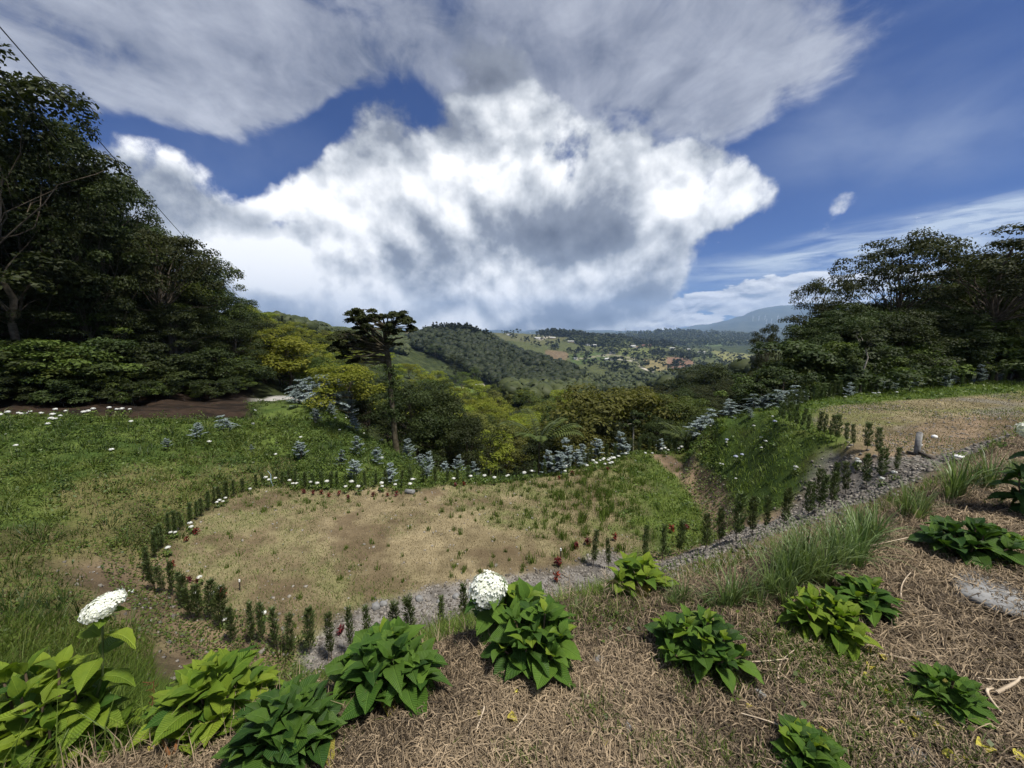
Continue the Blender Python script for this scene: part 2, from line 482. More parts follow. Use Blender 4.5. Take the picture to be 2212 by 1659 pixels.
cp(1150, [(14.4, 1024), (17, 1050), (24, 1105), (40, 1080), (60, 1025), (100, 940), (160, 880), (250, 850), (330, 842), (410, 800), (470, 772), (560, 790), (700, 790), (900, 768), (1250, 738), (1600, 722), (2500, 735), (11000, 716)])
cp(1230, [(100, 945), (300, 855), (400, 830), (460, 798), (540, 815), (700, 805), (950, 775), (1300, 740), (1650, 722)])
cp(1300, [(16.6, 988), (19, 1020), (26, 1055), (40, 1010), (60, 950), (100, 905), (200, 868), (400, 850), (600, 826), (900, 790), (1200, 758), (1500, 735), (1750, 727), (2500, 740), (3500, 728), (11000, 716)])
cp(1450, [(16.5, 982), (19, 985), (26, 1010), (40, 960), (60, 915), (100, 880), (200, 850), (400, 842), (700, 820), (950, 795), (1250, 760), (1500, 752), (2200, 748), (3200, 713), (5000, 722), (9000, 716), (12000, 716)])
cp(1600, [(16, 915), (22, 950), (30, 930), (50, 900), (100, 860), (200, 840), (700, 820), (1100, 785), (1600, 760), (2300, 745), (3300, 722), (5000, 722), (7000, 706), (9000, 694), (10500, 687), (12500, 682)])
cp(1690, [(3300, 730), (6500, 704), (8000, 686), (9500, 660), (12500, 650)])
cp(1640, [(6500, 708), (8000, 695), (9300, 671), (12500, 664)])
cp(1560, [(6500, 718), (9000, 701), (12500, 692)])
cp(1760, [(14.4, 868), (18, 885), (24, 890), (32, 880), (50, 855), (100, 825), (300, 810), (1000, 790), (3000, 740), (6500, 700), (9500, 662), (12500, 655)])
cp(1950, [(17.5, 842), (20, 850), (26, 850), (40, 830), (80, 800), (200, 780), (1000, 770), (9500, 668), (12500, 675)])
cp(2212, [(21.5, 819), (25, 825), (32, 810), (50, 770), (100, 730), (300, 720), (9500, 680), (12500, 690)])
cp(2900, [(8, 900), (20, 800), (30, 780), (60, 650), (200, 600), (1500, 650), (12000, 700)])
# lower terrace
LOW_PAD = [(322, 1215), (360, 1150), (420, 1105), (500, 1060), (575, 1046), (720, 1050), (880, 1052), (1020, 1042), (1130, 1030), (1230, 1014), (1300, 994), (1380, 976), (1450, 975), (1500, 980),
           (1490, 1040), (1520, 1110), (1530, 1160), (1440, 1205), (1340, 1235), (1200, 1290), (1000, 1390), (860, 1412), (700, 1428), (560, 1400), (440, 1330), (350, 1260)]
cz(LOW_Z, LOW_PAD[:-13] + LOW_PAD[-10:])
cz(LOW_Z, [(500, 1200), (700, 1150), (900, 1250), (1100, 1150), (700, 1320), (1250, 1080), (1300, 1180), (900, 1100)])
cz(-3.62, [(300, 1250), (330, 1300), (420, 1370), (500, 1420), (600, 1440)])
cz(-3.3, [(270, 1240)])
# upper terrace
UP_PAD = [(1690, 914), (1712, 882), (1780, 862), (1880, 849), (2000, 838), (2120, 828), (2230, 818), (2420, 812), (2420, 1000), (2212, 985), (2080, 1000), (1990, 1000), (1950, 1000), (1900, 985), (1840, 965), (1780, 942)]
cz(UP_Z, UP_PAD)
cz(UP_Z, [(2000, 900), (2150, 900), (1900, 900), (1800, 905)])
# the bank between the terraces
for (px, py, z) in [(1500, 938, -2.0), (1560, 910, -1.5), (1620, 890, -1.1), (1480, 960, -2.7), (1540, 985, -2.6), (1600, 960, -1.95), (1660, 940, -1.35), (1600, 1040, -2.55), (1680, 1010, -1.8), (1760, 980, -1.25),
                    (1640, 1090, -2.6), (1720, 1060, -2.0), (1800, 1020, -1.5), (1440, 992, -3.55), (1500, 1050, -3.6), (1560, 1110, -3.35),
                    (1590, 1160, -2.9), (1690, 1135, -2.4), (1800, 1080, -1.75), (1900, 1035, -1.2), (1960, 1010, -0.95)]:
    cz(z, [(px, py)])
# gravel track climbing from the lower to the upper terrace
for (px, py, z) in [(1340, 1250, -3.3), (1450, 1230, -3.1), (1600, 1190, -2.75), (1720, 1150, -2.3), (1850, 1085, -1.7), (1950, 1040, -1.2), (2050, 1010, -0.95)]:
    cz(z, [(px, py)])
ctrl = np.array(ctrl)

KT, KR = 3.0, 1.0
def _rb(x, y):
    return np.stack([np.arctan2(x, y) * KT, np.log(np.hypot(x, y) + 1e-6) * KR], -1)
_C = _rb(ctrl[:, 0], ctrl[:, 1])
_S = (ctrl[:, 2] - EYE[2]) / np.hypot(ctrl[:, 0], ctrl[:, 1])
_D = np.linalg.norm(_C[:, None] - _C[None], axis=-1)
_n = len(_C)
_A = np.zeros((_n + 3, _n + 3)); _A[:_n, :_n] = _D - 0.004 * np.eye(_n)
_A[:_n, _n] = 1; _A[:_n, _n + 1:] = _C; _A[_n, :_n] = 1; _A[_n + 1:, :_n] = _C.T
_W = np.linalg.solve(_A, np.concatenate([_S, np.zeros(3)]))

def rbf_h(x, y):
    q = _rb(x, y); sh = q.shape[:-1]; q = q.reshape(-1, 2)
    out = np.empty(len(q))
    for i in range(0, len(q), 20000):
        b = q[i:i + 20000]
        dd = np.sqrt(((b[:, None] - _C[None]) ** 2).sum(-1))
        out[i:i + 20000] = dd @ _W[:_n] + _W[_n] + b @ _W[_n + 1:]
    return EYE[2] + out.reshape(sh) * np.hypot(x, y)

BANK = [(-9.0, -2.6), (-3.2, 0.55), (-1.5, 1.36), (-0.95, 1.62), (-0.35, 1.88), (0.25, 2.14), (1.46, 2.42), (2.9, 3.0), (4.3, 3.75), (6.0, 4.7), (9.0, 6.4), (14.0, 9.0)]
def bank_d(x, y):
    """+ outside (beyond the edge), - on the bank top"""
    dist, sg = seg_dist(x, y, BANK)
    return dist * sg

LOW_W = [tuple(G(px, py, LOW_Z)[:2]) for px, py in LOW_PAD]
UP_W = [tuple(G(px, py, UP_Z)[:2]) for px, py in UP_PAD]

def soft_poly(x, y, poly, w):
    dist, _ = seg_dist(x, y, list(poly) + [poly[0]])
    s = np.where(inpoly(x, y, poly), dist, -dist)
    return sstep(-w, w, s)

def H0(x, y):
    """ground height without the smallest unevenness"""
    x = np.asarray(x, float); y = np.asarray(y, float)
    r = np.hypot(x, y)
    far = rbf_h(np.where(r < 2.5, x / np.maximum(r, .01) * 2.5, x), np.where(r < 2.5, y / np.maximum(r, .01) * 2.5, y))
    far = np.where(r < 3.0, np.minimum(far, -1.2), far)
    near = r < 60
    wl = np.where(near, soft_poly(x, y, LOW_W, 0.5), 0)
    far = far * (1 - wl) + LOW_Z * wl
    wu = np.where(near, soft_poly(x, y, UP_W, 0.5), 0)
    far = far * (1 - wu) + UP_Z * wu
    e = bank_d(x, y)
    top = 0.02 * np.clip(x, -3, 8) + 0.09 * (fbm(x * 1.1 + 7, y * 1.1, 3, 3) - 0.5)
    bk = np.where(e < -0.25, top, top - 0.82 * np.maximum(e + 0.0, 0) - 0.10 * sstep(-0.25, 0.25, e) * 1.0)
    bk = np.where(r < 30, bk, -1e6)
    k = 0.25
    m = np.maximum(far, bk)
    h = m + np.where(np.abs(far - bk) < k, (k - np.abs(far - bk)) ** 2 / (4 * k), 0)
    h = np.where((e < -0.3) & (r < 30), np.maximum(top, np.where(r > 4, far, -99)), h)
    return h

def H(x, y):
    x = np.asarray(x, float); y = np.asarray(y, float)
    r = np.hypot(x, y)
    h = H0(x, y)
    amp = np.where(r < 60, 0.0, np.clip((r - 60) * 0.012, 0, 60) + np.clip((r - 5000) * .022, 0, 110))
    sc = np.clip(r, 60, 1e9)
    # unevenness that grows with distance (hills have gullies and shoulders)
    rr = np.log(np.maximum(r, 1)) * 9
    th = np.arctan2(x, y) * 14
    h = h + np.where(r > 60, amp * (fbm(th * 1.3, rr * 0.8, 11, 4) - 0.5) * 1.2, 0)
    # no summit stands higher over the eye than the mountain in the picture
    cap = EYE[2] + 0.079 * r
    h = np.where(r > 700, np.where(h > cap - .006 * r, cap - .006 * r * np.exp(-(h - cap + .006 * r) / (.006 * r)), h), h)
    wl = soft_poly(x, y, LOW_W, 0.6); wu = soft_poly(x, y, UP_W, 0.6)
    bt = bank_d(x, y) < 0.0
    a2 = np.where(r < 45, np.where(bt, 0.05, 0.26 * (1 - 0.85 * np.maximum(wl, wu))), 0.26 * np.clip(1 - (r - 45) / 20, 0, 1))
    h = h + a2 * (fbm(x * 0.8, y * 0.8, 23, 3) - 0.5) + a2 * 0.35 * (fbm(x * 3.1, y * 3.1, 29, 2) - 0.5)
    return h

def hit(px, py, dmin=1.0, dmax=16000.0, n=900):
    """first point of the ground met under picture points (arrays)"""
    px = np.atleast_1d(np.asarray(px, float)); py = np.atleast_1d(np.asarray(py, float))
    out = np.full((len(px), 3), np.nan)
    ds = np.geomspace(dmin, dmax, n)
    for i in range(len(px)):
        pts = np.stack([P(px[i], py[i], 1.0)] * 1)[0] - np.array(EYE)
        q = np.array(EYE) + ds[:, None] * pts
        below = q[:, 2] <= H(q[:, 0], q[:, 1])
        k = np.argmax(below)
        if not below[k]: continue
        a, b = ds[max(k - 1, 0)], ds[k]
        for _ in range(12):
            m = 0.5 * (a + b); w = np.array(EYE) + m * pts
            if w[2] <= H(w[0], w[1]): b = m
            else: a = m
        out[i] = np.array(EYE) + b * pts
    return out

# --- fast lookup grid in polar space, so that thousands of placings cost nothing
RAD = np.concatenate([np.geomspace(0.45, 45, 290), np.geomspace(46, 12800, 250)])
TH = np.concatenate([np.radians(np.linspace(-180, -66, 24)), np.radians(np.linspace(-60, 60, 390)), np.radians(np.linspace(66, 180, 24))])
_T, _RR = np.meshgrid(TH, RAD)
GX, GY = _RR * np.sin(_T), _RR * np.cos(_T)
GZ = H(GX, GY)
GPX, GPY, GD = proj(GX, GY, GZ)

def hz(x, y):
    """bilinear look-up of the built ground"""
    x = np.asarray(x, float); y = np.asarray(y, float)
    r = np.clip(np.hypot(x, y), RAD[0], RAD[-1] * .999); t = np.clip(np.arctan2(x, y), TH[0], TH[-1] - 1e-6)
    i = np.clip(np.searchsorted(RAD, r) - 1, 0, len(RAD) - 2); j = np.clip(np.searchsorted(TH, t) - 1, 0, len(TH) - 2)
    fr = (r - RAD[i]) / (RAD[i + 1] - RAD[i]); ft = (t - TH[j]) / (TH[j + 1] - TH[j])
    return (GZ[i, j] * (1 - fr) + GZ[i + 1, j] * fr) * (1 - ft) + (GZ[i, j + 1] * (1 - fr) + GZ[i + 1, j + 1] * fr) * ft

def pick(px, py, dmin=0.6, dmax=13500.0):
    """ground point under picture point(s), marching along the built ground grid"""
    px = np.atleast_1d(np.asarray(px, float)); py = np.atleast_1d(np.asarray(py, float))
    dirs = np.stack([P(a, b, 1.0) - np.array(EYE) for a, b in zip(px, py)])
    ds = np.geomspace(dmin, dmax, 1400)
    out = np.full((len(px), 3), np.nan)
    for s in range(0, len(px), 500):
        dd = dirs[s:s + 500]
        q = np.array(EYE)[None, None] + ds[None, :, None] * dd[:, None, :]
        below = q[..., 2] <= hz(q[..., 0], q[..., 1])
        k = np.argmax(below, 1); ok = below[np.arange(len(dd)), k]
        a, b = ds[np.maximum(k - 1, 0)], ds[k]
        for _ in range(8):
            m = 0.5 * (a + b); w = np.array(EYE) + m[:, None] * dd
            u = w[:, 2] <= hz(w[:, 0], w[:, 1])
            b = np.where(u, m, b); a = np.where(u, a, m)
        w = np.array(EYE) + b[:, None] * dd
        w[:, 2] = hz(w[:, 0], w[:, 1])
        w[~ok] = np.nan
        out[s:s + 500] = w
    return out

# ------------------------------------------------------------------ what covers the ground (albedo, with shade painted into the cutting)
def world_line(pts):
    return [tuple(p[:2]) for p in pts]
TRACK = world_line([G(760, 1385, LOW_Z), G(900, 1345, LOW_Z), G(1100, 1300, LOW_Z), P(1340, 1245, 8.1), G(1450, 1222, -3.1), G(1600, 1185, -2.75), G(1720, 1146, -2.3), G(1850, 1085, -1.7), G(1950, 1040, -1.2), G(2010, 1018, -1.0)])
DITCH = world_line([G(1425, 985, -3.5), G(1480, 1030, -3.55), G(1530, 1080, -3.45), G(1590, 1150, -2.95)])
ROADL = world_line([P(-500, 905, 17.5), P(0, 890, 19.5), P(150, 886, 21), P(300, 881, 23.2), P(440, 873, 26), P(560, 867, 29.5), P(610, 864, 32), P(650, 861, 36), P(672, 858, 43), P(690, 850, 60)])
GULLY = world_line([G(520, 1440, -3.6), G(420, 1380, -3.6), G(320, 1300, -3.6), G(275, 1250, -3.5)])

def zones(x, y, z, px, py, d):
    r = np.hypot(x, y)
    n1 = fbm(x * 0.9, y * 0.9, 41, 4); n2 = fbm(x * 0.35 + 3, y * 0.35, 43, 3); n3 = fbm(x * 4, y * 4, 47, 2)
    wob = (n1 - 0.5)
    Z = {}
    e = bank_d(x, y)
    near = r < 40
    Z['mulch'] = np.where(near, sstep(0.25, -0.05, e + wob * 0.5), 0)
    lowd, _ = seg_dist(x, y, LOW_W + [LOW_W[0]]); lows = np.where(inpoly(x, y, LOW_W), lowd, -lowd)
    upd, _ = seg_dist(x, y, UP_W + [UP_W[0]]); ups = np.where(inpoly(x, y, UP_W), upd, -upd)
    Z['dry'] = np.where(near, np.maximum(sstep(-0.1, 0.5, lows + wob * 0.9), sstep(0.3, 0.9, ups + wob * 0.6 - 1.5 * sstep(885, 850, py))), 0)
    Z['dry'] = Z['dry'] * (1 - sstep(1290, 1440, px + wob * 160) * (py < 1200) * (ups < -1) * .92)
    td, _ = seg_dist(x, y, TRACK)
    wtrack = 0.75
    Z['gravel'] = np.where(near, np.maximum(sstep(0.25, -0.15, td - wtrack + wob * 0.9), sstep(3.2, 2.5, e) * sstep(.5, .9, e + wob) * (px > 1320) * (px < 2100) * (y > 0) * .9 * sstep(2.0, 1.3, td) * (ups < -.2)), 0)
    dd, _ = seg_dist(x, y, DITCH); gd, _ = seg_dist(x, y, GULLY)
    rowd = np.where(lows < 0.35, np.abs(lows), 9)
    Z['dirt'] = np.where(near, np.maximum.reduce([sstep(0.52, 0.30, dd + wob * 0.3), sstep(1.3, 0.3, gd + wob * 1.2) * 0.9, sstep(1.7, .9, td + wob) * sstep(0.45, 0.6, n1) * (px > 1350)]), 0)
    Z['dirt'] = np.where(near, np.maximum(Z['dirt'], sstep(2.9, 2.3, e) * sstep(.25, .6, e) * (px > 1320) * (y > 0) * .85), Z['dirt'])
    rd, _ = seg_dist(x, y, ROADL)
    Z['road'] = np.where(r < 90, sstep(1.6, 1.2, rd), 0) * sstep(525, 585, px + wob * 30)
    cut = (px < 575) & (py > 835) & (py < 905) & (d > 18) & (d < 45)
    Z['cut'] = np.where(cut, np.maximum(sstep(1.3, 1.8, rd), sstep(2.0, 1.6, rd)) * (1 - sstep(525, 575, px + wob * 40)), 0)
    return Z, n1, n2, n3, lows, ups

def ground_colour(x, y, z, px, py, d):
    Z, n1, n2, n3, lows, ups = zones(x, y, z, px, py, d)
    r = np.hypot(x, y)
    C = lambda *c: np.array(c)[None, :]
    def lay(base, w, col):
        return base * (1 - w[:, None]) + col * w[:, None]
    def two(a, b, f):
        f = np.clip(f, 0, 1)[:, None]
        return C(*a) * (1 - f) + C(*b) * f
    f1, f2 = sstep(.35, .65, n1), sstep(.35, .65, n2)
    grass = two((0.036, 0.060, 0.013), (0.078, 0.108, 0.024), f1)
    soil = two((0.085, 0.058, 0.032), (0.15, 0.105, 0.06), f1)
    # left slope turns to dry earth low down; bank between terraces olive
    dryl = sstep(0.42, 0.56, n2 + .10 * sstep(1000, 1150, py)) * ((px < 640) & (py > 980)) * sstep(980, 1040, py)
    grass = lay(grass, dryl * 0.45, soil)
    olive = sstep(0.45, .6, fbm(x * .7, y * .7, 53, 3)) * ((px > 1450) & (px < 1900) & (py > 930))
    grass = lay(grass, olive * 0.6, C(0.075, 0.070, 0.022))
    forest = two((0.018, 0.024, 0.008), (0.032, 0.040, 0.013), f1)
    col = lay(grass, sstep(26, 34, r) * 1.0, forest)
    # ---- far land
    fn = fbm(np.arctan2(x, y) * 60, np.log(np.maximum(r, 1)) * 45, 61, 4)
    far = two((0.028, 0.038, 0.014), (0.050, 0.062, 0.022), sstep(.35, .65, fn))
    col = lay(col, sstep(120, 200, r), far)
    w = 4 * (fn - .5)
    def patch(poly, dlo, dhi, colr, k=1.0):
        nonlocal col
        m = (inpoly(px + w * 1.5, py + w, poly) & (d > dlo) & (d < dhi)).astype(float) * k
        col = lay(col, m, C(*colr))
    patch([(905, 760), (950, 772), (1000, 798), (1045, 832), (1060, 846), (1000, 850), (960, 815), (915, 790)], 120, 300, (0.115, 0.160, 0.038))
    patch([(985, 806), (1008, 826), (1000, 838), (988, 822)], 120, 300, (0.20, 0.16, 0.09))
    patch([(1100, 726), (1180, 728), (1300, 735), (1500, 752), (1680, 770), (1680, 810), (1300, 812), (1180, 790), (1130, 760)], 700, 2400, (0.070, 0.080, 0.030))
    patch([(1060, 716), (1180, 714), (1260, 724), (1180, 745), (1090, 735)], 900, 2400, (0.090, 0.092, 0.04))
    patch([(1180, 757), (1222, 758), (1232, 770), (1206, 790), (1178, 782)], 700, 2000, (0.135, 0.10, 0.060))
    patch([(1228, 766), (1300, 760), (1330, 775), (1240, 790)], 700, 2000, (0.062, 0.088, 0.028))
    patch([(1310, 755), (1420, 745), (1440, 765), (1350, 772)], 700, 2000, (0.105, 0.12, 0.038))
    patch([(1442, 772), (1478, 770), (1500, 785), (1470, 800), (1440, 795)], 700, 2200, (0.185, 0.115, 0.080))
    patch([(1390, 776), (1440, 774), (1442, 800), (1392, 800)], 700, 2200, (0.19, 0.16, 0.075))
    patch([(1540, 758), (1640, 768), (1640, 792), (1560, 782)], 700, 2600, (0.16, 0.16, 0.06))
    patch([(1440, 762), (1540, 760), (1560, 778), (1450, 770)], 700, 2600, (0.085, 0.105, 0.036))
    patch([(1130, 848), (1165, 852), (1195, 868), (1150, 872)], 150, 420, (0.14, 0.105, 0.06))
    patch([(1170, 868), (1235, 880), (1215, 905), (1165, 890)], 120, 420, (0.15, 0.18, 0.04))
    patch([(880, 690), (930, 690), (920, 740), (870, 745)], 380, 900, (0.085, 0.075, 0.045))
    patch([(1000, 738), (1040, 742), (1055, 757), (1020, 762)], 300, 900, (0.16, 0.11, 0.08))
    mt = two((0.030, 0.042, 0.030), (0.055, 0.064, 0.042), sstep(.4, .6, fn))
    col = lay(col, sstep(2600, 3200, r), mt)
    patch([(1520, 735), (1560, 728), (1600, 735), (1570, 748), (1525, 748)], 2000, 4500, (0.11, 0.15, 0.06), 0.7)
    # pale lanes on the far hills
    def lane(pts, dlo, dhi, wd, colr=(0.42, 0.38, 0.32)):
        nonlocal col
        ds, _ = seg_dist(px, py, pts)
        m = ((ds < wd) & (d > dlo) & (d < dhi)).astype(float)
        col = lay(col, m, C(*colr))
    lane([(1165, 735), (1180, 728), (1190, 724)], 800, 2200, 1.6)
    lane([(1383, 793), (1395, 798), (1412, 803)], 600, 2200, 1.5)
    lane([(1240, 777), (1300, 768), (1320, 766), (1372, 776), (1383, 793)], 600, 2200, 1.1, (0.22, 0.2, 0.14))
    lane([(1300, 768), (1330, 776), (1370, 780)], 600, 2200, .8, (0.3, 0.28, 0.22))
    lane([(1030, 838), (1045, 832), (1062, 831), (1080, 828)], 120, 420, 1.8)
    # ---- near surfaces
    dry = two((0.125, 0.100, 0.056), (0.25, 0.205, 0.122), sstep(.25, .75, n1 * .45 + n3 * .35 + n2 * .2))
    gmix = np.clip(sstep(.45, .62, n2) * 0.55 + sstep(980, 1480, px) * 0.55 * ((py > 940) & (ups < -1)), 0, .85) * sstep(.35, .6, n3 * .5 + n1 * .5)
    dry = lay(dry, gmix, C(0.085, 0.11, 0.028))
    bp = sstep(.54, .68, fbm(x * 1.1 + 5, y * 1.1, 171, 4)) * .7
    dry = lay(dry, bp, C(0.085, 0.060, 0.036))
    upm = (ups > -0.6).astype(float)
    udry = two((0.125, 0.105, 0.058), (0.22, 0.185, 0.11), sstep(.3, .7, n1 * .5 + n3 * .5))
    udry = lay(udry, sstep(.5, .62, fbm(x * .5, y * 1.6, 71, 3)) * .6, C(0.10, 0.115, 0.034))
    udry = lay(udry, np.maximum(sstep(.56, .66, fbm(x * .45 + 9, y * .9, 73, 3)) * .5, sstep(.40, .58, fbm(x * 1.2, y * 2.0, 75, 4)) * sstep(2020, 2120, px - (py - 960) * .6) * (py > 925) * .85), C(0.155, 0.15, 0.142))
    lr, _ = seg_dist(x, y, world_line([G(2078, 945, UP_Z), G(2090, 930, UP_Z), G(2108, 912, UP_Z), G(2118, 899, UP_Z)]))
    udry = lay(udry, sstep(.16, .08, lr + (n3 - .5) * .08), C(0.34, 0.26, 0.18))
    dry = lay(dry, upm, udry)
    col = lay(col, Z['dry'], dry)
    dirt = two((0.10, 0.072, 0.046), (0.18, 0.13, 0.085), f1)
    col = lay(col, Z['dirt'], dirt)
    grav = two((0.10, 0.092, 0.082), (0.18, 0.168, 0.155), sstep(.3, .7, n3))
    col = lay(col, Z['gravel'], grav)
    col = lay(col, Z['cut'], two((0.014, 0.010, 0.007), (0.032, 0.021, 0.014), f1))  # shade under the forest put into the cutting's near-black earth colour
    col = lay(col, Z['road'], two((0.26, 0.25, 0.235), (0.36, 0.345, 0.32), n3))
    mul = two((0.058, 0.043, 0.028), (0.125, 0.094, 0.062), sstep(.3, .7, n1 * .5 + n3 * .5))
    col = lay(col, Z['mulch'], mul)
    return col, Z, lows, ups

def build_ground():
    m, t, out = newmat('ground_cover')
    tc = t.new('ShaderNodeTexCoord'); geo = t.new('ShaderNodeNewGeometry')
    at = t.new('ShaderNodeVertexColor', layer_name='base')
    pos = geo.outputs['Position']
    cd = t.vmath('LENGTH', pos) if False else None
    ln = t.new('ShaderNodeVectorMath', operation='LENGTH'); t.link(pos, ln.inputs[0])
    # grain that coarsens with the distance from the place where one stands (fine soil near, scrub and trees far)
    g1 = t.noise(pos, 28.0, 6, 0.65)
    g2 = t.noise(pos, 3.5, 6, 0.6)
    g3 = t.noise(pos, 0.12, 8, 0.68)
    f12 = t.maprange(ln.outputs['Value'], 6.0, 25.0); f23 = t.maprange(ln.outputs['Value'], 60.0, 200.0)
    def mixf(f, a, b):
        nd = t.new('ShaderNodeMix'); nd.data_type = 'FLOAT'
        t.setin(nd.inputs[0], f); t.setin(nd.inputs[2], a); t.setin(nd.inputs[3], b); return nd.outputs[0]
    g = mixf(f23, mixf(f12, t.math('ADD', t.math('MULTIPLY', g1, .6), t.math('MULTIPLY', g2, .4)), t.math('ADD', t.math('MULTIPLY', g1, .3), t.math('MULTIPLY', g2, .7))), g3)
    fac = t.maprange(g, 0.28, 0.72, 0.45, 1.55, False)
    cm = t.new('ShaderNodeCombineXYZ'); [t.link(fac, cm.inputs[i]) for i in range(3)]
    col = t.mix(1.0, at.outputs['Color'], cm.outputs[0], 'MULTIPLY')
    bs = t.new('ShaderNodeBsdfPrincipled'); t.link(col, bs.inputs['Base Color'])
    bs.inputs['Roughness'].default_value = 0.95; bs.inputs['Specular IOR Level'].default_value = 0.1
    bp = t.new('ShaderNodeBump'); bp.inputs['Strength'].default_value = 0.7
    t.link(mixf(f23, 0.03, 6.0), bp.inputs['Distance']); t.link(g, bp.inputs['Height']); t.link(bp.outputs[0], bs.inputs['Normal'])
    t.link(bs.outputs[0], out.inputs[0])
    V = np.stack([GX, GY, GZ], -1).reshape(-1, 3)
    col, Z, lows, ups = ground_colour(GX.ravel(), GY.ravel(), GZ.ravel(), GPX.ravel(), GPY.ravel(), GD.ravel())
    nr, nt = GX.shape
    i = np.arange(nr - 1)[:, None] * nt; j = np.arange(nt - 1)[None, :]
    F = np.stack([i + j, i + nt + j, i + nt + j + 1, i + j + 1], -1).reshape(-1, 4)
    F = F[:, ::-1]
    # one centre cap under the feet
    # piece out into the named stretches of ground
    r = np.hypot(V[:, 0], V[:, 1]); px = GPX.ravel(); py = GPY.ravel()
    cls = np.full(len(V), 0)
    cls[r >= 34] = 8
    cls[(r >= 34) & (np.arctan2(V[:, 0], V[:, 1]) < math.atan((740 - 1106) / FPX)) & (r < 420)] = 9
    cls[r >= 300] = 10; cls[r >= 700] = 11; cls[r >= 2700] = 12
    cls[Z['dry'] > .5] = 2
    cls[(Z['dry'] > .5) & (ups > -0.8)] = 3
    cls[Z['dirt'] > .5] = 5
    cls[Z['gravel'] > .5] = 4
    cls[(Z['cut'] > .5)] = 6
    cls[Z['road'] > .5] = 7
    cls[Z['mulch'] > .5] = 1
    NM = ['grass_slope', 'mulch_bank', 'lower_terrace', 'upper_terrace', 'gravel_track', 'bare_earth', 'road_cutting', 'dirt_road', 'valley', 'left_hillside', 'wooded_hill', 'farmland_hills', 'mountain']
    LB = ['grassy slopes around the two terraces', 'bank top covered in dry cut grass', 'lower terrace of dry trampled grass', 'upper terrace of dry grass and grit', 'grey gravel track climbing between the terraces',
          'bare brown earth of the drain and gully', 'road cutting, its earth darkened to stand for forest shade', 'pale dirt road behind the left crest', 'forest floor of the valley', 'ground of the wooded hillside on the left',
          'dark wooded hill across the valley', 'farmed hills with fields and houses', 'distant blue mountains']
    fc = cls[F[:, 0]]
    for c, (nm, lb) in enumerate(zip(NM, LB)):
        f = F[fc == c]
        if not len(f): continue
        u, inv = np.unique(f, return_inverse=True)
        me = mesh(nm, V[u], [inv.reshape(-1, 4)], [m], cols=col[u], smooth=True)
        o = obj(nm, me); tag(o, lb, None, None, 'structure')
build_ground()
# ------------------------------------------------------------------ plant materials
M = {}
M['bark'] = plain_mat('bark', (0.055, 0.042, 0.030), (0.13, 0.11, 0.085), 6.0, 0.9, 0.1, 0.5)
M['bark_pale'] = plain_mat('pale_bark', (0.20, 0.18, 0.15), (0.36, 0.33, 0.28), 9.0, 0.9, 0.1, 0.4)
M['bark_moss'] = plain_mat('mossy_bark', (0.030, 0.026, 0.014), (0.10, 0.085, 0.06), 7.0, 0.95, 0.1, 0.5)
M['leaf_dark'] = leaf_mat('dark_foliage', (0.014, 0.023, 0.007), (0.048, 0.066, 0.018), 0.6, 0.25, 0.18, 0.30)
M['leaf_mid'] = leaf_mat('green_foliage', (0.028, 0.046, 0.010), (0.092, 0.122, 0.026), 0.6, 0.3, 0.18, 0.28)
M['leaf_sunlit'] = leaf_mat('sunlit_foliage', (0.095, 0.125, 0.014), (0.27, 0.285, 0.044), 0.6, 0.4, 0.15, 0.25)  # yellow-green leaves lightened so their colour carries the patches of sun
M['leaf_olive'] = leaf_mat('olive_foliage', (0.050, 0.060, 0.013), (0.145, 0.150, 0.036), 0.6, 0.35, 0.15, 0.25)
M['leaf_umb'] = leaf_mat('umbrella_foliage', (0.013, 0.018, 0.006), (0.046, 0.054, 0.016), 0.65, 0.2, 0.15, 0.15)
M['fir'] = leaf_mat('glaucous_foliage', (0.13, 0.170, 0.178), (0.33, 0.39, 0.405), 0.7, 0.15, 0.2, 0.25)
M['sapling'] = leaf_mat('sapling_foliage', (0.030, 0.050, 0.016), (0.105, 0.142, 0.045), 0.5, 0.2, 0.3, 0.22)
M['fern'] = leaf_mat('fern_foliage', (0.040, 0.060, 0.014), (0.11, 0.14, 0.035), 0.5, 0.35, 0.3, 0.15)
M['woods'] = leaf_mat('woods_foliage', (0.020, 0.030, 0.012), (0.060, 0.078, 0.026), 0.6, 0.15, 0.2, 0.1)

def rnd_unit(rng, n):
    v = rng.normal(size=(n, 3)); return v / (np.linalg.norm(v, axis=1)[:, None] + 1e-9)

def leaf_quads(rng, C, N, size, aspect=0.5, droop=0.0, T=None):
    """rhombic leaves at centres C facing N; returns V,(n,4)F"""
    n = len(C)
    N = N / (np.linalg.norm(N, axis=1)[:, None] + 1e-9)
    if T is None: T = rnd_unit(rng, n)
    T = T - N * (T * N).sum(1)[:, None]; T /= np.linalg.norm(T, axis=1)[:, None] + 1e-9
    B = np.cross(N, T)
    s = np.broadcast_to(np.asarray(size, float), (n,))[:, None]
    a = C - T * s * .5
    tip = C + T * s * .5 - N * s * droop
    l = C + B * s * aspect * .5 + N * s * .06
    r = C - B * s * aspect * .5 + N * s * .06
    V = np.stack([a, r, tip, l], 1).reshape(-1, 3)
    F = np.arange(n * 4).reshape(-1, 4)
    return V, F

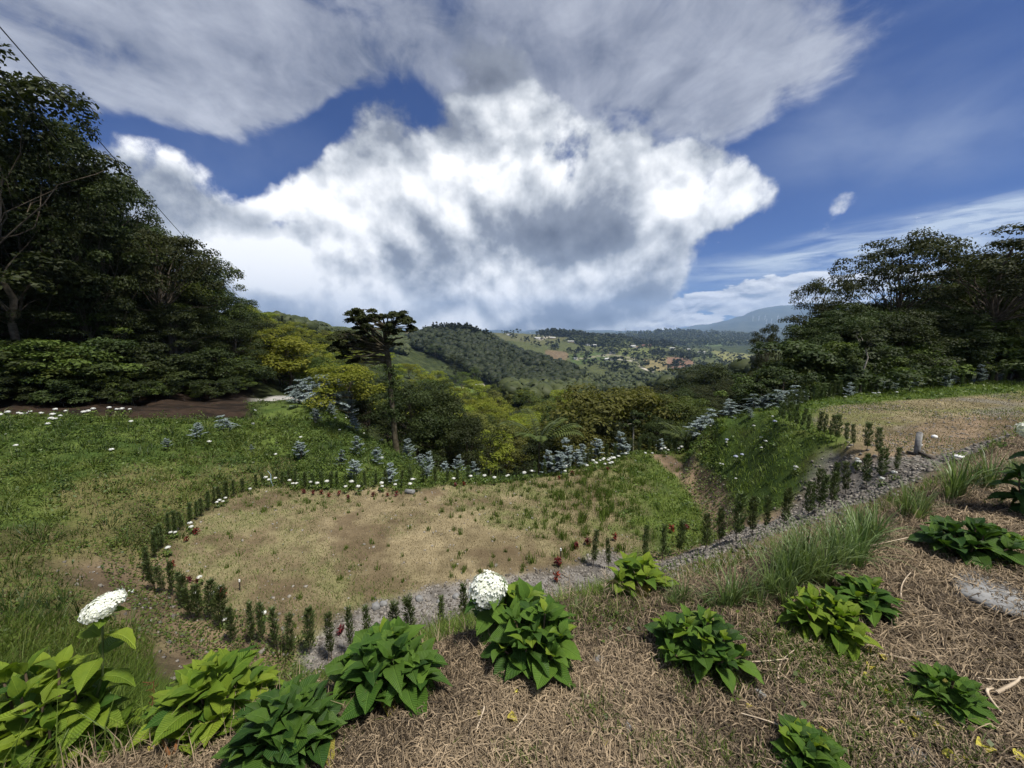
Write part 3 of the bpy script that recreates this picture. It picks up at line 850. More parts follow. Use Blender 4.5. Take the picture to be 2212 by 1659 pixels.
def crown_clumps(rng, clumps, per, leaf, up=0.6, aspect=.55, flat=.6, shell=True, tone=None):
    """clumps (n,4): centre + radius. leaves sit towards the outer, upper side of each clump"""
    n = len(clumps)
    cnt = np.maximum((per * (clumps[:, 3] / clumps[:, 3].mean()) ** 1.5).astype(int), 6)
    idx = np.repeat(np.arange(n), cnt); m = len(idx)
    u = rnd_unit(rng, m)
    u[:, 2] = np.where(u[:, 2] < -0.35, -u[:, 2], u[:, 2])
    rad = rng.uniform(0.25, 1.0, m) ** (0.45 if shell else .7)
    rad *= 1 + 0.25 * (rng.random(m) - .5)
    off = u * rad[:, None] * clumps[idx, 3][:, None]; off[:, 2] *= flat
    C = clumps[idx, :3] + off
    N = u + np.array((0, 0, up)) + rng.normal(size=(m, 3)) * .55
    V, F = leaf_quads(rng, C, N, leaf * rng.uniform(.65, 1.35, m), aspect, .12)
    ct = rng.random(n) if tone is None else tone
    tint = np.clip(ct[idx] * .55 + rng.random(m) * .45 + rad * .15 - .10, 0, 1)
    return V, F, np.repeat(tint, 4)

def limb(mb, a, b, r0, r1, rng, bend=.12, n=6, sag=0.0, seg=5):
    a, b = np.asarray(a, float), np.asarray(b, float)
    t = np.linspace(0, 1, n)[:, None]
    L = np.linalg.norm(b - a)
    w = rng.normal(size=3) * bend * L
    p = a + (b - a) * t + w * (np.sin(t * math.pi)) + np.array((0, 0, -sag * L)) * np.sin(t * math.pi)
    p[1:-1] += rng.normal(size=(n - 2, 3)) * L * .018
    mb.tube(p, np.linspace(r0, r1, n), seg)
    return p

def tree_proto(seed, kind='broad', h=8.0, rad=3.0, base=.3, nclump=38, per=230, leaf=.16, mat='leaf_dark', bark='bark', trunk_r=None, lean=.05):
    """returns (trunk mesh, crown mesh) for a tree of height h standing at the origin"""
    rng = np.random.default_rng(seed)
    tr = trunk_r or h * .018
    tm = MB()
    top = np.array((rng.normal() * lean * h, rng.normal() * lean * h, h * (.80 if kind != 'umbrella' else .86)))
    trunk = limb(tm, (0, 0, -.4), top, tr * 1.15, tr * .35, rng, .03, 9, 0, 7)
    cl = []
    if kind == 'umbrella':
        for k in range(nclump):
            a = rng.uniform(0, 2 * math.pi); q = math.sqrt(rng.uniform(0.01, 1)) * rad
            z = h * (1 - .13 * (q / rad) ** 2) - rng.uniform(.0, 1.0) ** 1.6 * h * (1 - base) * .75 - .3
            q2 = q * (1 - .25 * max(0, (h * .85 - z) / h))
            cl.append((top[0] + q2 * math.cos(a), top[1] + q2 * math.sin(a), z, rad * rng.uniform(.16, .27)))
    elif kind == 'tall':
        for k in range(nclump):
            z = h * rng.uniform(base, 1.0); q = rad * math.sqrt(rng.uniform(.02, 1)) * (1.05 - .55 * abs((z / h - (base + 1) / 2) / ((1 - base) / 2)) ** 2)
            a = rng.uniform(0, 2 * math.pi)
            cl.append((top[0] * z / h + q * math.cos(a), top[1] * z / h + q * math.sin(a), z, rad * rng.uniform(.20, .36)))
    else:
        cz_ = h * (base + 1) / 2; hh = h * (1 - base) / 2
        for k in range(nclump):
            u = rnd_unit(rng, 1)[0]; u[2] = u[2] if u[2] > -.55 else -u[2]
            q = rng.uniform(.35, 1.0) ** .6
            lob = 1 + .28 * math.sin(3 * math.atan2(u[1], u[0]) + seed) + .18 * rng.normal()
            cl.append((top[0] * .7 + u[0] * rad * q * lob, top[1] * .7 + u[1] * rad * q * lob, cz_ + u[2] * hh * q * (1 + .1 * rng.normal()), rad * rng.uniform(.20, .38)))
    cl = np.array(cl)
    for c in cl:
        if rng.random() < (.62 if kind == 'umbrella' else .55):
            f = np.clip((c[2] / h) * (.72 if kind == 'umbrella' else .8) * rng.uniform(.75, 1.0), .25 if kind != 'umbrella' else .5, .97)
            k = f * 8; i = int(min(k, 7)); p = trunk[i] + (trunk[i + 1] - trunk[i]) * (k - i)
            limb(tm, p, c[:3] + (0, 0, -.25 * c[3]), tr * .32 * (1.15 - f * .6), tr * .06, rng, .10, 6, -.04 if kind == 'umbrella' else .0, 5)
    V, F, T = crown_clumps(rng, cl, per, leaf, .75 if kind == 'umbrella' else .55, .55, .42 if kind == 'umbrella' else .7)
    trunk_me = tm.mesh('trunk', M[bark], True)
    crown_me = mesh('crown', V, [F], [M[mat]], tint=T)
    return trunk_me, crown_me, h, rad

def small_tree_mesh(seed, h=1.0, rad=.42, base=.15, ncl=18, per=16, leaf=.09, mat='leaf_mid', kind='broad'):
    """one light mesh (crown and stem) of unit height for trees far off"""
    rng = np.random.default_rng(seed)
    cl = []
    for k in range(ncl):
        if kind == 'cone':
            z = rng.uniform(base, 1); q = rad * (1.02 - z) * math.sqrt(rng.uniform(.1, 1)); a = rng.uniform(0, 6.283)
            cl.append((q * math.cos(a), q * math.sin(a), z, rad * .35 * (1.15 - z)))
        else:
            u = rnd_unit(rng, 1)[0]; u[2] = u[2] if u[2] > -.5 else -u[2]
            q = rng.uniform(.3, 1) ** .6 * (1 + .22 * rng.normal())
            cl.append((u[0] * rad * q, u[1] * rad * q, (1 + base) / 2 + u[2] * (1 - base) / 2 * min(q, 1.05), rad * rng.uniform(.28, .46)))
    V, F, T = crown_clumps(rng, np.array(cl), per, leaf, .5, .7, .75)
    return V, F, T

# ------------------------------------------------------------------ the trees of each kind (built once, then copied)
PROTO = {}
def lib():
    PROTO['dark'] = [tree_proto(101 + k, 'broad', 9, 3.3, .16, 46, 300, .17, 'leaf_dark') for k in range(3)]
    PROTO['mid'] = [tree_proto(131 + k, 'broad', 8, 3.1, .14, 40, 260, .17, 'leaf_mid') for k in range(3)]
    PROTO['tall'] = [tree_proto(151 + k, 'tall', 14, 3.4, .26, 52, 260, .19, 'leaf_dark', 'bark', .12) for k in range(3)]
    PROTO['umbrella'] = [tree_proto(171 + k, 'umbrella', 9, 4.0, .55, 64, 150, .17, 'leaf_umb', 'bark', .17) for k in range(4)]
    PROTO['shrub'] = [tree_proto(271 + k, 'broad', 3, 1.7, -.06, 30, 150, .15, 'leaf_dark' if k % 2 else 'leaf_mid', 'bark', .04) for k in range(4)]
    PROTO['bright'] = [tree_proto(191 + k, 'broad', 7, 3.2, .12, 34, 150, .24, 'leaf_sunlit') for k in range(3)]
    PROTO['olive'] = [tree_proto(211 + k, 'broad', 7, 3.2, .12, 34, 150, .24, 'leaf_olive') for k in range(3)]
    PROTO['green'] = [tree_proto(231 + k, 'broad', 7, 3.2, .12, 34, 150, .24, 'leaf_mid') for k in range(3)]
    PROTO['deep'] = [tree_proto(251 + k, 'broad', 7, 3.2, .12, 34, 150, .24, 'leaf_dark') for k in range(2)]
lib()
TREES = []
trng = np.random.default_rng(5)
def tree(kind, x, y, height, label, name='broadleaf_tree', group=None, widen=1.0, var=None, z=None, rz=None, tilt=0.0, sink=0.0):
    ps = PROTO[kind]; tm, cm, h, rad = ps[int(trng.integers(len(ps))) if var is None else var % len(ps)]
    if z is None: z = float(hz(x, y))
    s = height / h
    e = empty(name, (x, y, z - sink), rz if rz is not None else trng.uniform(0, 6.28), (s * widen, s * widen, s))
    if tilt: e.rotation_euler[1] = tilt
    obj('trunk', tm, e); obj('crown', cm, e)
    tag(e, label, 'tree', group); TREES.append(e)
    return e
def tree_px(kind, px, d, top, label, **kw):
    """a tree at depth d in the direction of picture column px, its top at row top"""
    p = P(px, 800, d); x, y = p[0], p[1]
    # keep depth true after the ground height is known
    z = float(hz(x, y))
    for _ in range(3):
        up = (z + 3 - EYE[2]); yy = (d + up * ST) / CT; y = yy; z = float(hz(x, y))
    zt = P(px, top, d)[2]
    return tree(kind, x, y, max(zt - z, 1.2), label, **kw)

def column_word(px):
    return ('at the far left edge', 'left of the road bend', 'left of centre', 'near the middle', 'right of centre', 'towards the right', 'at the far right')[int(np.clip(px / 2212 * 7, 0, 6))]
# ------------------------------------------------------------------ the lone umbrella-crowned tree on the left slope
def umbrella_tree():
    rng = np.random.default_rng(77)
    b = pick([856], [975])[0]
    d = proj(*b)[2]
    k = d / FPX                                # metres per picture unit
    e = empty('umbrella_tree', b)
    tm = MB()
    def q(px, py, dy=0.0): return np.array(((px - 856) * k, dy, (975 - py) * k * 1.0))
    trunk = np.array([q(857, 980), q(853, 940, .05), q(852, 890), q(850, 840, -.05), q(850, 800), q(846, 770), q(842, 745, .1), q(840, 715, .1), q(838, 700, .1)])
    tm.tube(trunk, [7.2 * k, 5.8 * k, 5.2 * k, 5 * k, 5.2 * k, 5.8 * k, 5 * k, 3.4 * k, 2 * k], 9)
    cl = []
    def spread(n, x0, x1, y0, y1, rr, dz=40):
        for _ in range(n):
            cl.append((*q(rng.uniform(x0, x1), rng.uniform(y0, y1), rng.normal() * dz * k * .8), rr * k * rng.uniform(.7, 1.25)))
    spread(30, 785, 892, 678, 702, 11); spread(13, 765, 812, 690, 718, 10); spread(13, 862, 898, 690, 720, 9)
    spread(16, 745, 800, 722, 745, 13, 30); spread(12, 735, 775, 742, 765, 11, 24); spread(7, 762, 782, 770, 785, 8, 14); spread(8, 785, 830, 730, 748, 9, 25)
    spread(6, 845, 875, 735, 748, 7, 22); spread(9, 780, 878, 704, 735, 9, 40); spread(8, 728, 760, 752, 778, 9, 18)
    cl = np.array(cl)
    # limbs
    for c in cl:
        zt = (975 - 745) * k if c[0] < -55 * k else (975 - 705) * k
        st = np.array((-8 * k, 0.05, min(zt - 10 * k, c[2] - 4 * k)))
        if rng.random() < .75: limb(tm, st, c[:3], 2.0 * k, .5 * k, rng, .08, 6, -.02, 5)
    for x1, y1 in ((800, 742), (772, 735), (760, 752), (880, 730)):
        limb(tm, q(843, 762 if x1 < 840 else 748), q(x1, y1), 4.2 * k, 1.2 * k, rng, .03, 7, -.06, 6)
    V, F, T = crown_clumps(rng, cl, 170, .115, .6, .55, .55)
    obj('trunk', tm.mesh('trunk', M['bark_moss'], True), e)
    obj('crown', mesh('crown', V, [F], [M['leaf_umb']], tint=T), e)
    # epiphytes clothing the trunk
    ep = []
    for py in np.linspace(795, 905, 34):
        ep.append((*q(852 + rng.normal() * 6, py + rng.normal() * 4, rng.normal() * .12), k * rng.uniform(7, 14)))
    ep = np.array(ep)
    V, F, T = crown_clumps(rng, ep, 60, .11, .3, .4, 1.0)
    obj('epiphytes', mesh('epiphytes', V, [F], [M['leaf_dark']], tint=T), e)
    tag(e, 'lone flat-topped tree with mossy trunk on the left slope', 'tree')
umbrella_tree()

# ------------------------------------------------------------------ dark forest on the left, beyond the road
def left_forest():
    rng = np.random.default_rng(21)
    big = [('tall', 20, 23.5, 172, 'tallest dark tree, at the left edge of the picture', 1.25), ('tall', -90, 24, 150, 'tall dark tree half outside the left edge', 1.2), ('tall', 110, 25.5, 250, 'tall dark tree just right of the tallest left one', .85),
           ('tall', 185, 27, 318, 'dark tree with rounded top third along the left skyline', .78), ('tall', 262, 28, 398, 'dark tree whose rounded top bulges out halfway down the left skyline', .68),
           ('dark', 225, 31, 362, 'dark tree filling the upper left skyline behind the rounded tops', .62), ('dark', 325, 34, 462, 'dark tree filling the left skyline above the notch', .6), ('dark', 150, 30, 292, 'dark tree filling the skyline beside the tallest left tree', .62),
           ('mid', 318, 33, 500, 'low dark tree in the notch of the left skyline', 1.0), ('umbrella', 372, 31, 500, 'airy feathery tree standing out on the left skyline', .75),
           ('dark', 425, 36, 555, 'bushy dark tree on the lower left skyline', .95), ('dark', 455, 41, 588, 'dark tree on the lower left skyline before the sunlit slope', .9), ('dark', 498, 46, 628, 'last dark tree where the left skyline meets the far ridge', .9),
           ('dark', 60, 33, 330, 'dark tree behind the tallest left tree', 1.0), ('dark', 230, 40, 450, 'dark tree deep inside the left forest', 1.0), ('dark', 535, 44, 680, 'dark tree at the right end of the left forest', .8)]
    for kd, px, d, top, lb, w in big:
        tree_px(kd, px, d, top, lb, name='tall_forest_tree' if kd == 'tall' else 'forest_tree', group='dark forest trees on the left', widen=w)
    n = 0
    for row, (off, lo, hi) in enumerate([(-0.95, 1.1, 1.7), (0.5, 2.2, 3.4), (3.2, 3.5, 6), (5.5, 5, 9), (9, 5, 9), (14, 5, 9)]):
        for px in np.arange(-160, 560, 34 if row < 2 else 52 if row < 4 else 74):
            px2 = px + rng.uniform(-22, 22)
            if px2 > 545: continue
            # the road's far side at this column
            t = np.interp(px2, [-200, 0, 150, 300, 440, 560], [20.5, 22.4, 23.9, 26, 29.5, 34])
            d = t + off * (0.8 + .0012 * max(px2, 0)) + rng.uniform(-.6, .6)
            hgt = rng.uniform(lo, hi)
            # stay beneath the skyline of the picture
            sky = np.interp(px2, [-200, 0, 100, 170, 280, 320, 400, 450, 520, 560], [120, 190, 260, 330, 420, 490, 545, 600, 660, 690])
            x = (px2 - 1106) / FPX * d; y = d * CT
            z = float(hz(x, y)); zt = P(px2, sky + 12, d)[2]
            if zt - z < 1.5: continue
            hgt = min(hgt, zt - z)
            kd = 'shrub' if row < 2 else 'dark' if rng.random() < .7 else 'mid'
            lb = ['low bush overhanging the road cutting', 'bush just above the road cutting', 'understorey tree above the road cutting', 'dark tree on the forested slope left of the road', 'dark tree high on the forested slope', 'dark tree near the top of the forested slope'][row]
            tree(kd, x, y, hgt, lb, name='roadside_shrub' if row < 2 else 'forest_tree', group=('shrubs over the road cutting', 'bushes above the road cutting', 'understorey trees over the cutting', 'trees of the left forest slope', 'trees high on the left forest slope', 'topmost trees of the left slope')[row], widen=rng.uniform(1.1, 1.7) if row < 3 else rng.uniform(.9, 1.25))
            n += 1
left_forest()

# ------------------------------------------------------------------ wood on the right, behind the upper terrace
def right_forest():
    rng = np.random.default_rng(33)
    big = [('umbrella', 1925, 25, 512, 'tall open umbrella tree standing above the right wood', 'umbrella_tree', .72, 0), ('umbrella', 1768, 24, 592, 'umbrella tree with feathery top at the left end of the right wood', 'umbrella_tree', .5, 1),
           ('umbrella', 2165, 21, 492, 'big layered umbrella tree at the right edge', 'umbrella_tree', 1.0, 2), ('umbrella', 2330, 21, 480, 'large umbrella tree half outside the right edge', 'umbrella_tree', 1.1, 3),
           ('umbrella', 1648, 31, 700, 'small sprawling tree leaning left towards the far hills', 'umbrella_tree', .34, 3), ('umbrella', 1800, 25, 655, 'dark umbrella tree behind the glaucous firs', 'umbrella_tree', .85, 2),
           ('dark', 2060, 26, 640, 'bushy dark tree between the two tall umbrella trees', 'forest_tree', .8, 0), ('dark', 1850, 27, 640, 'bushy dark tree left of the tall open umbrella tree', 'forest_tree', .85, 1),
           ('dark', 2200, 27, 600, 'dark tree in the corner of the wood at the right edge', 'forest_tree', 1.1, 2), ('dark', 1990, 30, 650, 'dark tree right behind the tall open umbrella tree', 'forest_tree', 1.0, 3)]
    for kd, px, d, top, lb, nm, w, v in big:
        tree_px(kd, px, d, top, lb, name=nm, group='trees of the right wood', widen=w, var=v)
    for row, (off, lo, hi) in enumerate([(1.5, 1.2, 2.2), (2.2, 2.0, 3.2), (3.4, 3.2, 5.0), (5.5, 4, 6.5), (9, 5, 8)]):
        for px in np.arange(1655, 2420, 36 if row < 3 else 60):
            px2 = px + rng.uniform(-22, 22)
            t = np.interp(px2, [1640, 1700, 1760, 1950, 2212, 2420], [15.5, 15, 15.8, 18.6, 22, 24])
            d = t + off + rng.uniform(-.5, .5)
            x = (px2 - 1106) / FPX * d; y = d * CT
            z = float(hz(x, y))
            sky = np.interp(px2, [1640, 1690, 1740, 1820, 2000, 2050, 2420], [830, 800, 730, 668, 650, 580, 540])
            hgt = min(rng.uniform(lo, hi) * (1 + .25 * (px2 > 2000)), P(px2, sky, d)[2] - z)
            if hgt < 1.2: continue
            lb = ['low shrub along the front edge of the right wood', 'bush behind the front edge of the right wood', 'understorey tree in the right wood', 'dark tree inside the right wood', 'dark tree at the back of the right wood'][row]
            tree('shrub' if row < 2 else 'dark' if rng.random() < .75 else 'mid', x, y, hgt, lb, name='woodland_shrub' if row < 2 else 'forest_tree', group=('shrubs along the right wood', 'bushes behind the front of the right wood', 'understorey of the right wood', 'trees inside the right wood', 'trees at the back of the right wood')[row], widen=rng.uniform(1.0, 1.4))
    # slender pale-stemmed trees
    def slender(px, base, top, lb, d):
        b = P(px, base, d); b[2] = hz(b[0], b[1]); hgt = (base - top) * d / FPX
        e = empty('slender_tree', b)
        mb = MB(); r2 = np.random.default_rng(int(px))
        limb(mb, (0, 0, -.1), (.05, 0, hgt * .8), .045, .02, r2, .01, 8, 0, 6)
        cl = np.array([(r2.normal() * hgt * .12, r2.normal() * hgt * .12, hgt * r2.uniform(.72, 1.0), hgt * r2.uniform(.05, .10)) for _ in range(16)])
        for c in cl: limb(mb, (.04, 0, hgt * .72), c[:3], .014, .004, r2, .08, 5, 0, 4)
        V, F, T = crown_clumps(r2, cl, 90, .11)
        obj('trunk', mb.mesh('trunk', M['bark_pale'], True), e); obj('crown', mesh('crown', V, [F], [M['leaf_dark']], tint=T), e)
        tag(e, lb, 'tree')
    slender(1858, 848, 705, 'slender tree with a straight pale stem behind the upper terrace', 16.6)
    slender(1366, 975, 880, 'slender pale stem before the round dark trees at the terrace end', 17.6)
right_forest()

# ------------------------------------------------------------------ round trees beyond the lower terrace (centre right)
def centre_cluster():
    rng = np.random.default_rng(44)
    L = [('olive', 1300, 27, 838, 'large round yellow-green crowned tree beyond the lower terrace', 1.25), ('olive', 1370, 29, 836, 'round olive tree to the right of the large yellow-green one', 1.15), ('mid', 1450, 27, 850, 'dark green round tree beyond the ditch end', 1.2),
         ('mid', 1500, 29, 862, 'spreading dark tree behind the glaucous fir', 1.2), ('mid', 1240, 31, 872, 'tree on the left flank of the large yellow-green one', 1.1), ('olive', 1240, 23, 930, 'small bright round tree in front of the dark trees', 1.35),
         ('dark', 1420, 24, 905, 'dark tree behind the sapling group at the terrace end', 1.0), ('dark', 1330, 24.5, 900, 'dark tree behind the slender pale stem', 1.0), ('dark', 1180, 27, 930, 'dark tree at the valley edge beyond the terrace', 1.1),
         ('umbrella', 1560, 30, 858, 'flat crowned tree behind the right bank', 1.2), ('umbrella', 1620, 33, 830, 'wide umbrella tree over the right bank', 1.3), ('umbrella', 1530, 40, 832, 'wide flat tree in the middle distance right of centre', 1.4), ('umbrella', 1450, 48, 832, 'flat dark crown right of centre behind the round trees', 1.4),
         ('umbrella', 1600, 46, 814, 'broad flat crown below the far farm hill', 1.5), ('umbrella', 1680, 38, 800, 'broad dark crown at the foot of the right wood', 1.3), ('dark', 1520, 60, 780, 'dark domed tree against the far fields', 1.5), ('umbrella', 1660, 55, 796, 'flat crown behind the domed tree', 1.4),
         ('dark', 1290, 46, 862, 'dark tree behind the round yellow-green tree', 1.3), ('dark', 1380, 52, 842, 'dark crown behind the round trees', 1.4), ('mid', 1210, 44, 895, 'green tree at the left of the round tree group', 1.2), ('umbrella', 1590, 24, 870, 'umbrella tree directly behind the row of glaucous firs', 1.2),
         ('umbrella', 1640, 22, 830, 'umbrella tree behind the corner of the upper terrace', 1.1), ('dark', 1520, 23, 900, 'dark tree behind the big glaucous fir', 1.1), ('dark', 1600, 20, 885, 'dark low tree behind the glaucous firs', 1.2), ('dark', 1470, 21.5, 925, 'dark low tree at the head of the ditch', 1.2)]
    for kd, px, d, top, lb, w in L:
        tree_px(kd, px, d, top, lb, name='umbrella_tree' if kd == 'umbrella' else 'round_tree', group='trees beyond the lower terrace', widen=w)
    for k in range(46):
        d = rng.uniform(34, 78); px = rng.uniform(1380, 1760) if k % 3 else rng.uniform(1230, 1420)
        x = (px - 1106) / FPX * d; y = d * CT; z = float(hz(x, y))
        top = np.interp(px, [1230, 1300, 1450, 1560, 1640, 1700, 1800], [900, 862, 842, 824, 806, 800, 760]) + rng.uniform(0, 26)
        hgt = P(px, top, d)[2] - z
        if hgt < 2: continue
        tree('umbrella' if rng.random() < .55 else 'dark', x, y, min(hgt, 11), 'dark crown in the wood between terraces and far hills', name='wood_tree', group='dark crowns right of centre', widen=rng.uniform(1.1, 1.5))
centre_cluster()

# ------------------------------------------------------------------ the sunlit hillside and the valley wood
def scatter_poly(rng, poly, n, dlo, dhi, mind=0.0):
    poly = np.array(poly, float); x0, y0 = poly.min(0); x1, y1 = poly.max(0)
    out = []
    tries = 0
    while len(out) < n and tries < 30:
        tries += 1
        a = rng.uniform(x0, x1, 3 * n); b = rng.uniform(y0, y1, 3 * n)
        k = inpoly(a, b, poly); a, b = a[k], b[k]
        w = pick(a, b)
        for q in w:
            if np.isnan(q[0]): continue
            d = proj(*q)[2]
            if d < dlo or d > dhi: continue
            if mind and any((q[0] - o[0]) ** 2 + (q[1] - o[1]) ** 2 < (mind * d / 60) ** 2 for o in out): continue
            out.append(q)
            if len(out) >= n: break
    return out

def hillside():
    rng = np.random.default_rng(55)
    pts = scatter_poly(rng, [(515, 690), (560, 712), (700, 735), (780, 750), (900, 790), (1000, 840), (1060, 860), (1000, 905), (900, 905), (740, 890), (680, 860), (560, 850), (530, 800)], 190, 40, 260, 4.0)
    for q in pts:
        d = proj(*q)[2]; px = proj(*q)[0]
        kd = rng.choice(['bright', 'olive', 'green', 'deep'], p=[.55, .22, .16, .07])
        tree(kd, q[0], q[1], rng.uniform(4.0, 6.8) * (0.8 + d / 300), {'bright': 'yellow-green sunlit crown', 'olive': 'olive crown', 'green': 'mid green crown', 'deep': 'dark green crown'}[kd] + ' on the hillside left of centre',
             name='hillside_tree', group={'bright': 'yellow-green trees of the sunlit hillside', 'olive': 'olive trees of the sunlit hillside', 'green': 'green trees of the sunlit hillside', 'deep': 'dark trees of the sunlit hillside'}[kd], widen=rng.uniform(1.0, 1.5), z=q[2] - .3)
    named = [('deep', 940, 775, 745, 'dark round tree at the top of the light green field', 1.3), ('deep', 928, 760, 735, 'tree on the spur above the light green field', 1.2), ('deep', 985, 825, 768, 'dark pointed tree on the edge of the light green field', .8), ('green', 1025, 838, 795, 'small tree at the foot of the light green field', .8)]
    for kd, px, py, top, lb, w in named:
        q = pick([px], [py])[0]
        if np.isnan(q[0]): continue
        d = proj(*q)[2]
        tree(kd, q[0], q[1], (py - top) * d / FPX, lb, name='hillside_tree', group='trees round the light green field', widen=w)
def valley():
    rng = np.random.default_rng(66)
    pts = scatter_poly(rng, [(735, 905), (850, 900), (1000, 905), (1080, 870), (1180, 885), (1240, 900), (1230, 960), (1190, 1020), (1130, 1060), (1010, 1060), (930, 1000), (860, 960), (790, 930)], 100, 24, 150, 4.2)
    for q in pts:
        px, py, d = proj(*q)
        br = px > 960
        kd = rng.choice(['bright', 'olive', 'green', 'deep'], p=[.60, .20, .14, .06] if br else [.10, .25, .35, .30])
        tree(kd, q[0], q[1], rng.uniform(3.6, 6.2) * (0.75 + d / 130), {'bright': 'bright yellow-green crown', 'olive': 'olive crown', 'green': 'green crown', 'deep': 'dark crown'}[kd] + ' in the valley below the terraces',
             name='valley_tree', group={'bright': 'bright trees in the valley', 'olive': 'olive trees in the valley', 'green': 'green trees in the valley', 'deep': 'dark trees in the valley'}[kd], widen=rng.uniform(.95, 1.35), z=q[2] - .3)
    L = [('dark', 900, 24, 830, 'dark tree right behind the lone flat-topped tree', 1.1), ('dark', 940, 27, 830, 'dark leafy tree to the right of the lone flat-topped tree', 1.0), ('dark', 790, 28, 822, 'dark tree to the left of the lone trunk', 1.0), ('dark', 980, 26, 880, 'dark tree over the right shoulder of the slope', 1.0),
         ('dark', 760, 31, 800, 'dark thin-stemmed tree behind the glaucous firs on the crest', 1.1), ('deep', 720, 34, 800, 'dark tree beside the road bend', 1.1), ('dark', 830, 30, 830, 'dark tree immediately left of the lone trunk', 1.0), ('dark', 1010, 23, 905, 'dark hanging tree over the valley side', .9),
         ('mid', 690, 42, 770, 'green tree above the road bend', 1.1), ('mid', 640, 46, 760, 'green tree above the pale road', 1.1), ('dark', 600, 44, 740, 'dark tree above the left end of the pale road', 1.0), ('dark', 565, 40, 760, 'dark shrub-like tree at the left end of the pale road', 1.0)]
    for kd, px, d, top, lb, w in L:
        tree_px(kd, px, d, top, lb, name='valley_tree', group='dark trees behind the left slope', widen=w)
hillside(); valley()

# ------------------------------------------------------------------ woods far off: too many to count, one mesh per wood
def join_trees(name, label, pts, hs, ws, protos, seed, mat, tone=None):
    rng = np.random.default_rng(seed)
    VV, FF, TT = [], [], []; n = 0
    for i, q in enumerate(pts):
        V, F, T = protos[int(rng.integers(len(protos)))]
        a = rng.uniform(0, 6.283); c, s = math.cos(a), math.sin(a)
        h = hs[i]; w = ws[i] * h
        x = (V[:, 0] * c - V[:, 1] * s) * w + q[0]; y = (V[:, 0] * s + V[:, 1] * c) * w + q[1]; z = V[:, 2] * h + q[2] - .08 * h
        VV.append(np.stack([x, y, z], -1)); FF.append(F + n); n += len(V)
        TT.append(np.clip(T * .55 + rng.uniform(-.15, .6), 0, 1))
    if not VV: return
    o = obj(name, mesh(name, np.vstack(VV), [np.vstack(FF)], [M[mat]], tint=np.concatenate(TT)))
    tag(o, label, None, None, 'stuff')
M['woods_dark'] = leaf_mat('far_dark_woods', (0.010, 0.016, 0.006), (0.034, 0.044, 0.015), .6, .1, .2, .05)
M['woods_mid'] = leaf_mat('far_green_woods', (0.026, 0.036, 0.013), (0.075, 0.090, 0.030), .6, .1, .2, .05)
import bmesh
def round_crown(seed):
    """a lumpy crown of unit height with ragged leaf sprays, for trees a few pixels wide"""
    rng = np.random.default_rng(seed)
    bm = bmesh.new(); bmesh.ops.create_icosphere(bm, subdivisions=2, radius=1.0)
    V = np.array([v.co[:] for v in bm.verts]); F = np.array([[v.index for v in f.verts] for f in bm.faces]); bm.free()
    lob = rnd_unit(rng, 7); lob[:, 2] = np.abs(lob[:, 2])
    rad = .70 + .34 * np.exp(-6 * (1 - np.clip(V @ lob.T, -1, 1)).min(1)) + rng.normal(size=len(V)) * .09
    V = V * rad[:, None] * np.array((.44, .44, .42)) * np.array((rng.uniform(.85, 1.15), rng.uniform(.85, 1.15), 1)) + (0, 0, .55)
    tint = np.clip(.35 + rng.normal(size=len(V)) * .22, 0, 1)
    n = 26; u = rnd_unit(rng, n); u[:, 2] = np.abs(u[:, 2]) * 1.0 - .15
    C = u * np.array((.43, .43, .42)) * rng.uniform(.8, 1.08, n)[:, None] + (0, 0, .55)
    Q, q = leaf_quads(rng, C, u + rng.normal(size=(n, 3)) * .7, rng.uniform(.10, .2, n), .8, .1)
    q = np.vstack([q[:, [0, 1, 2]], q[:, [0, 2, 3]]]) + len(V)
    return np.vstack([V, Q]), np.vstack([F, q]), np.concatenate([tint, np.repeat(rng.random(n), 4)])
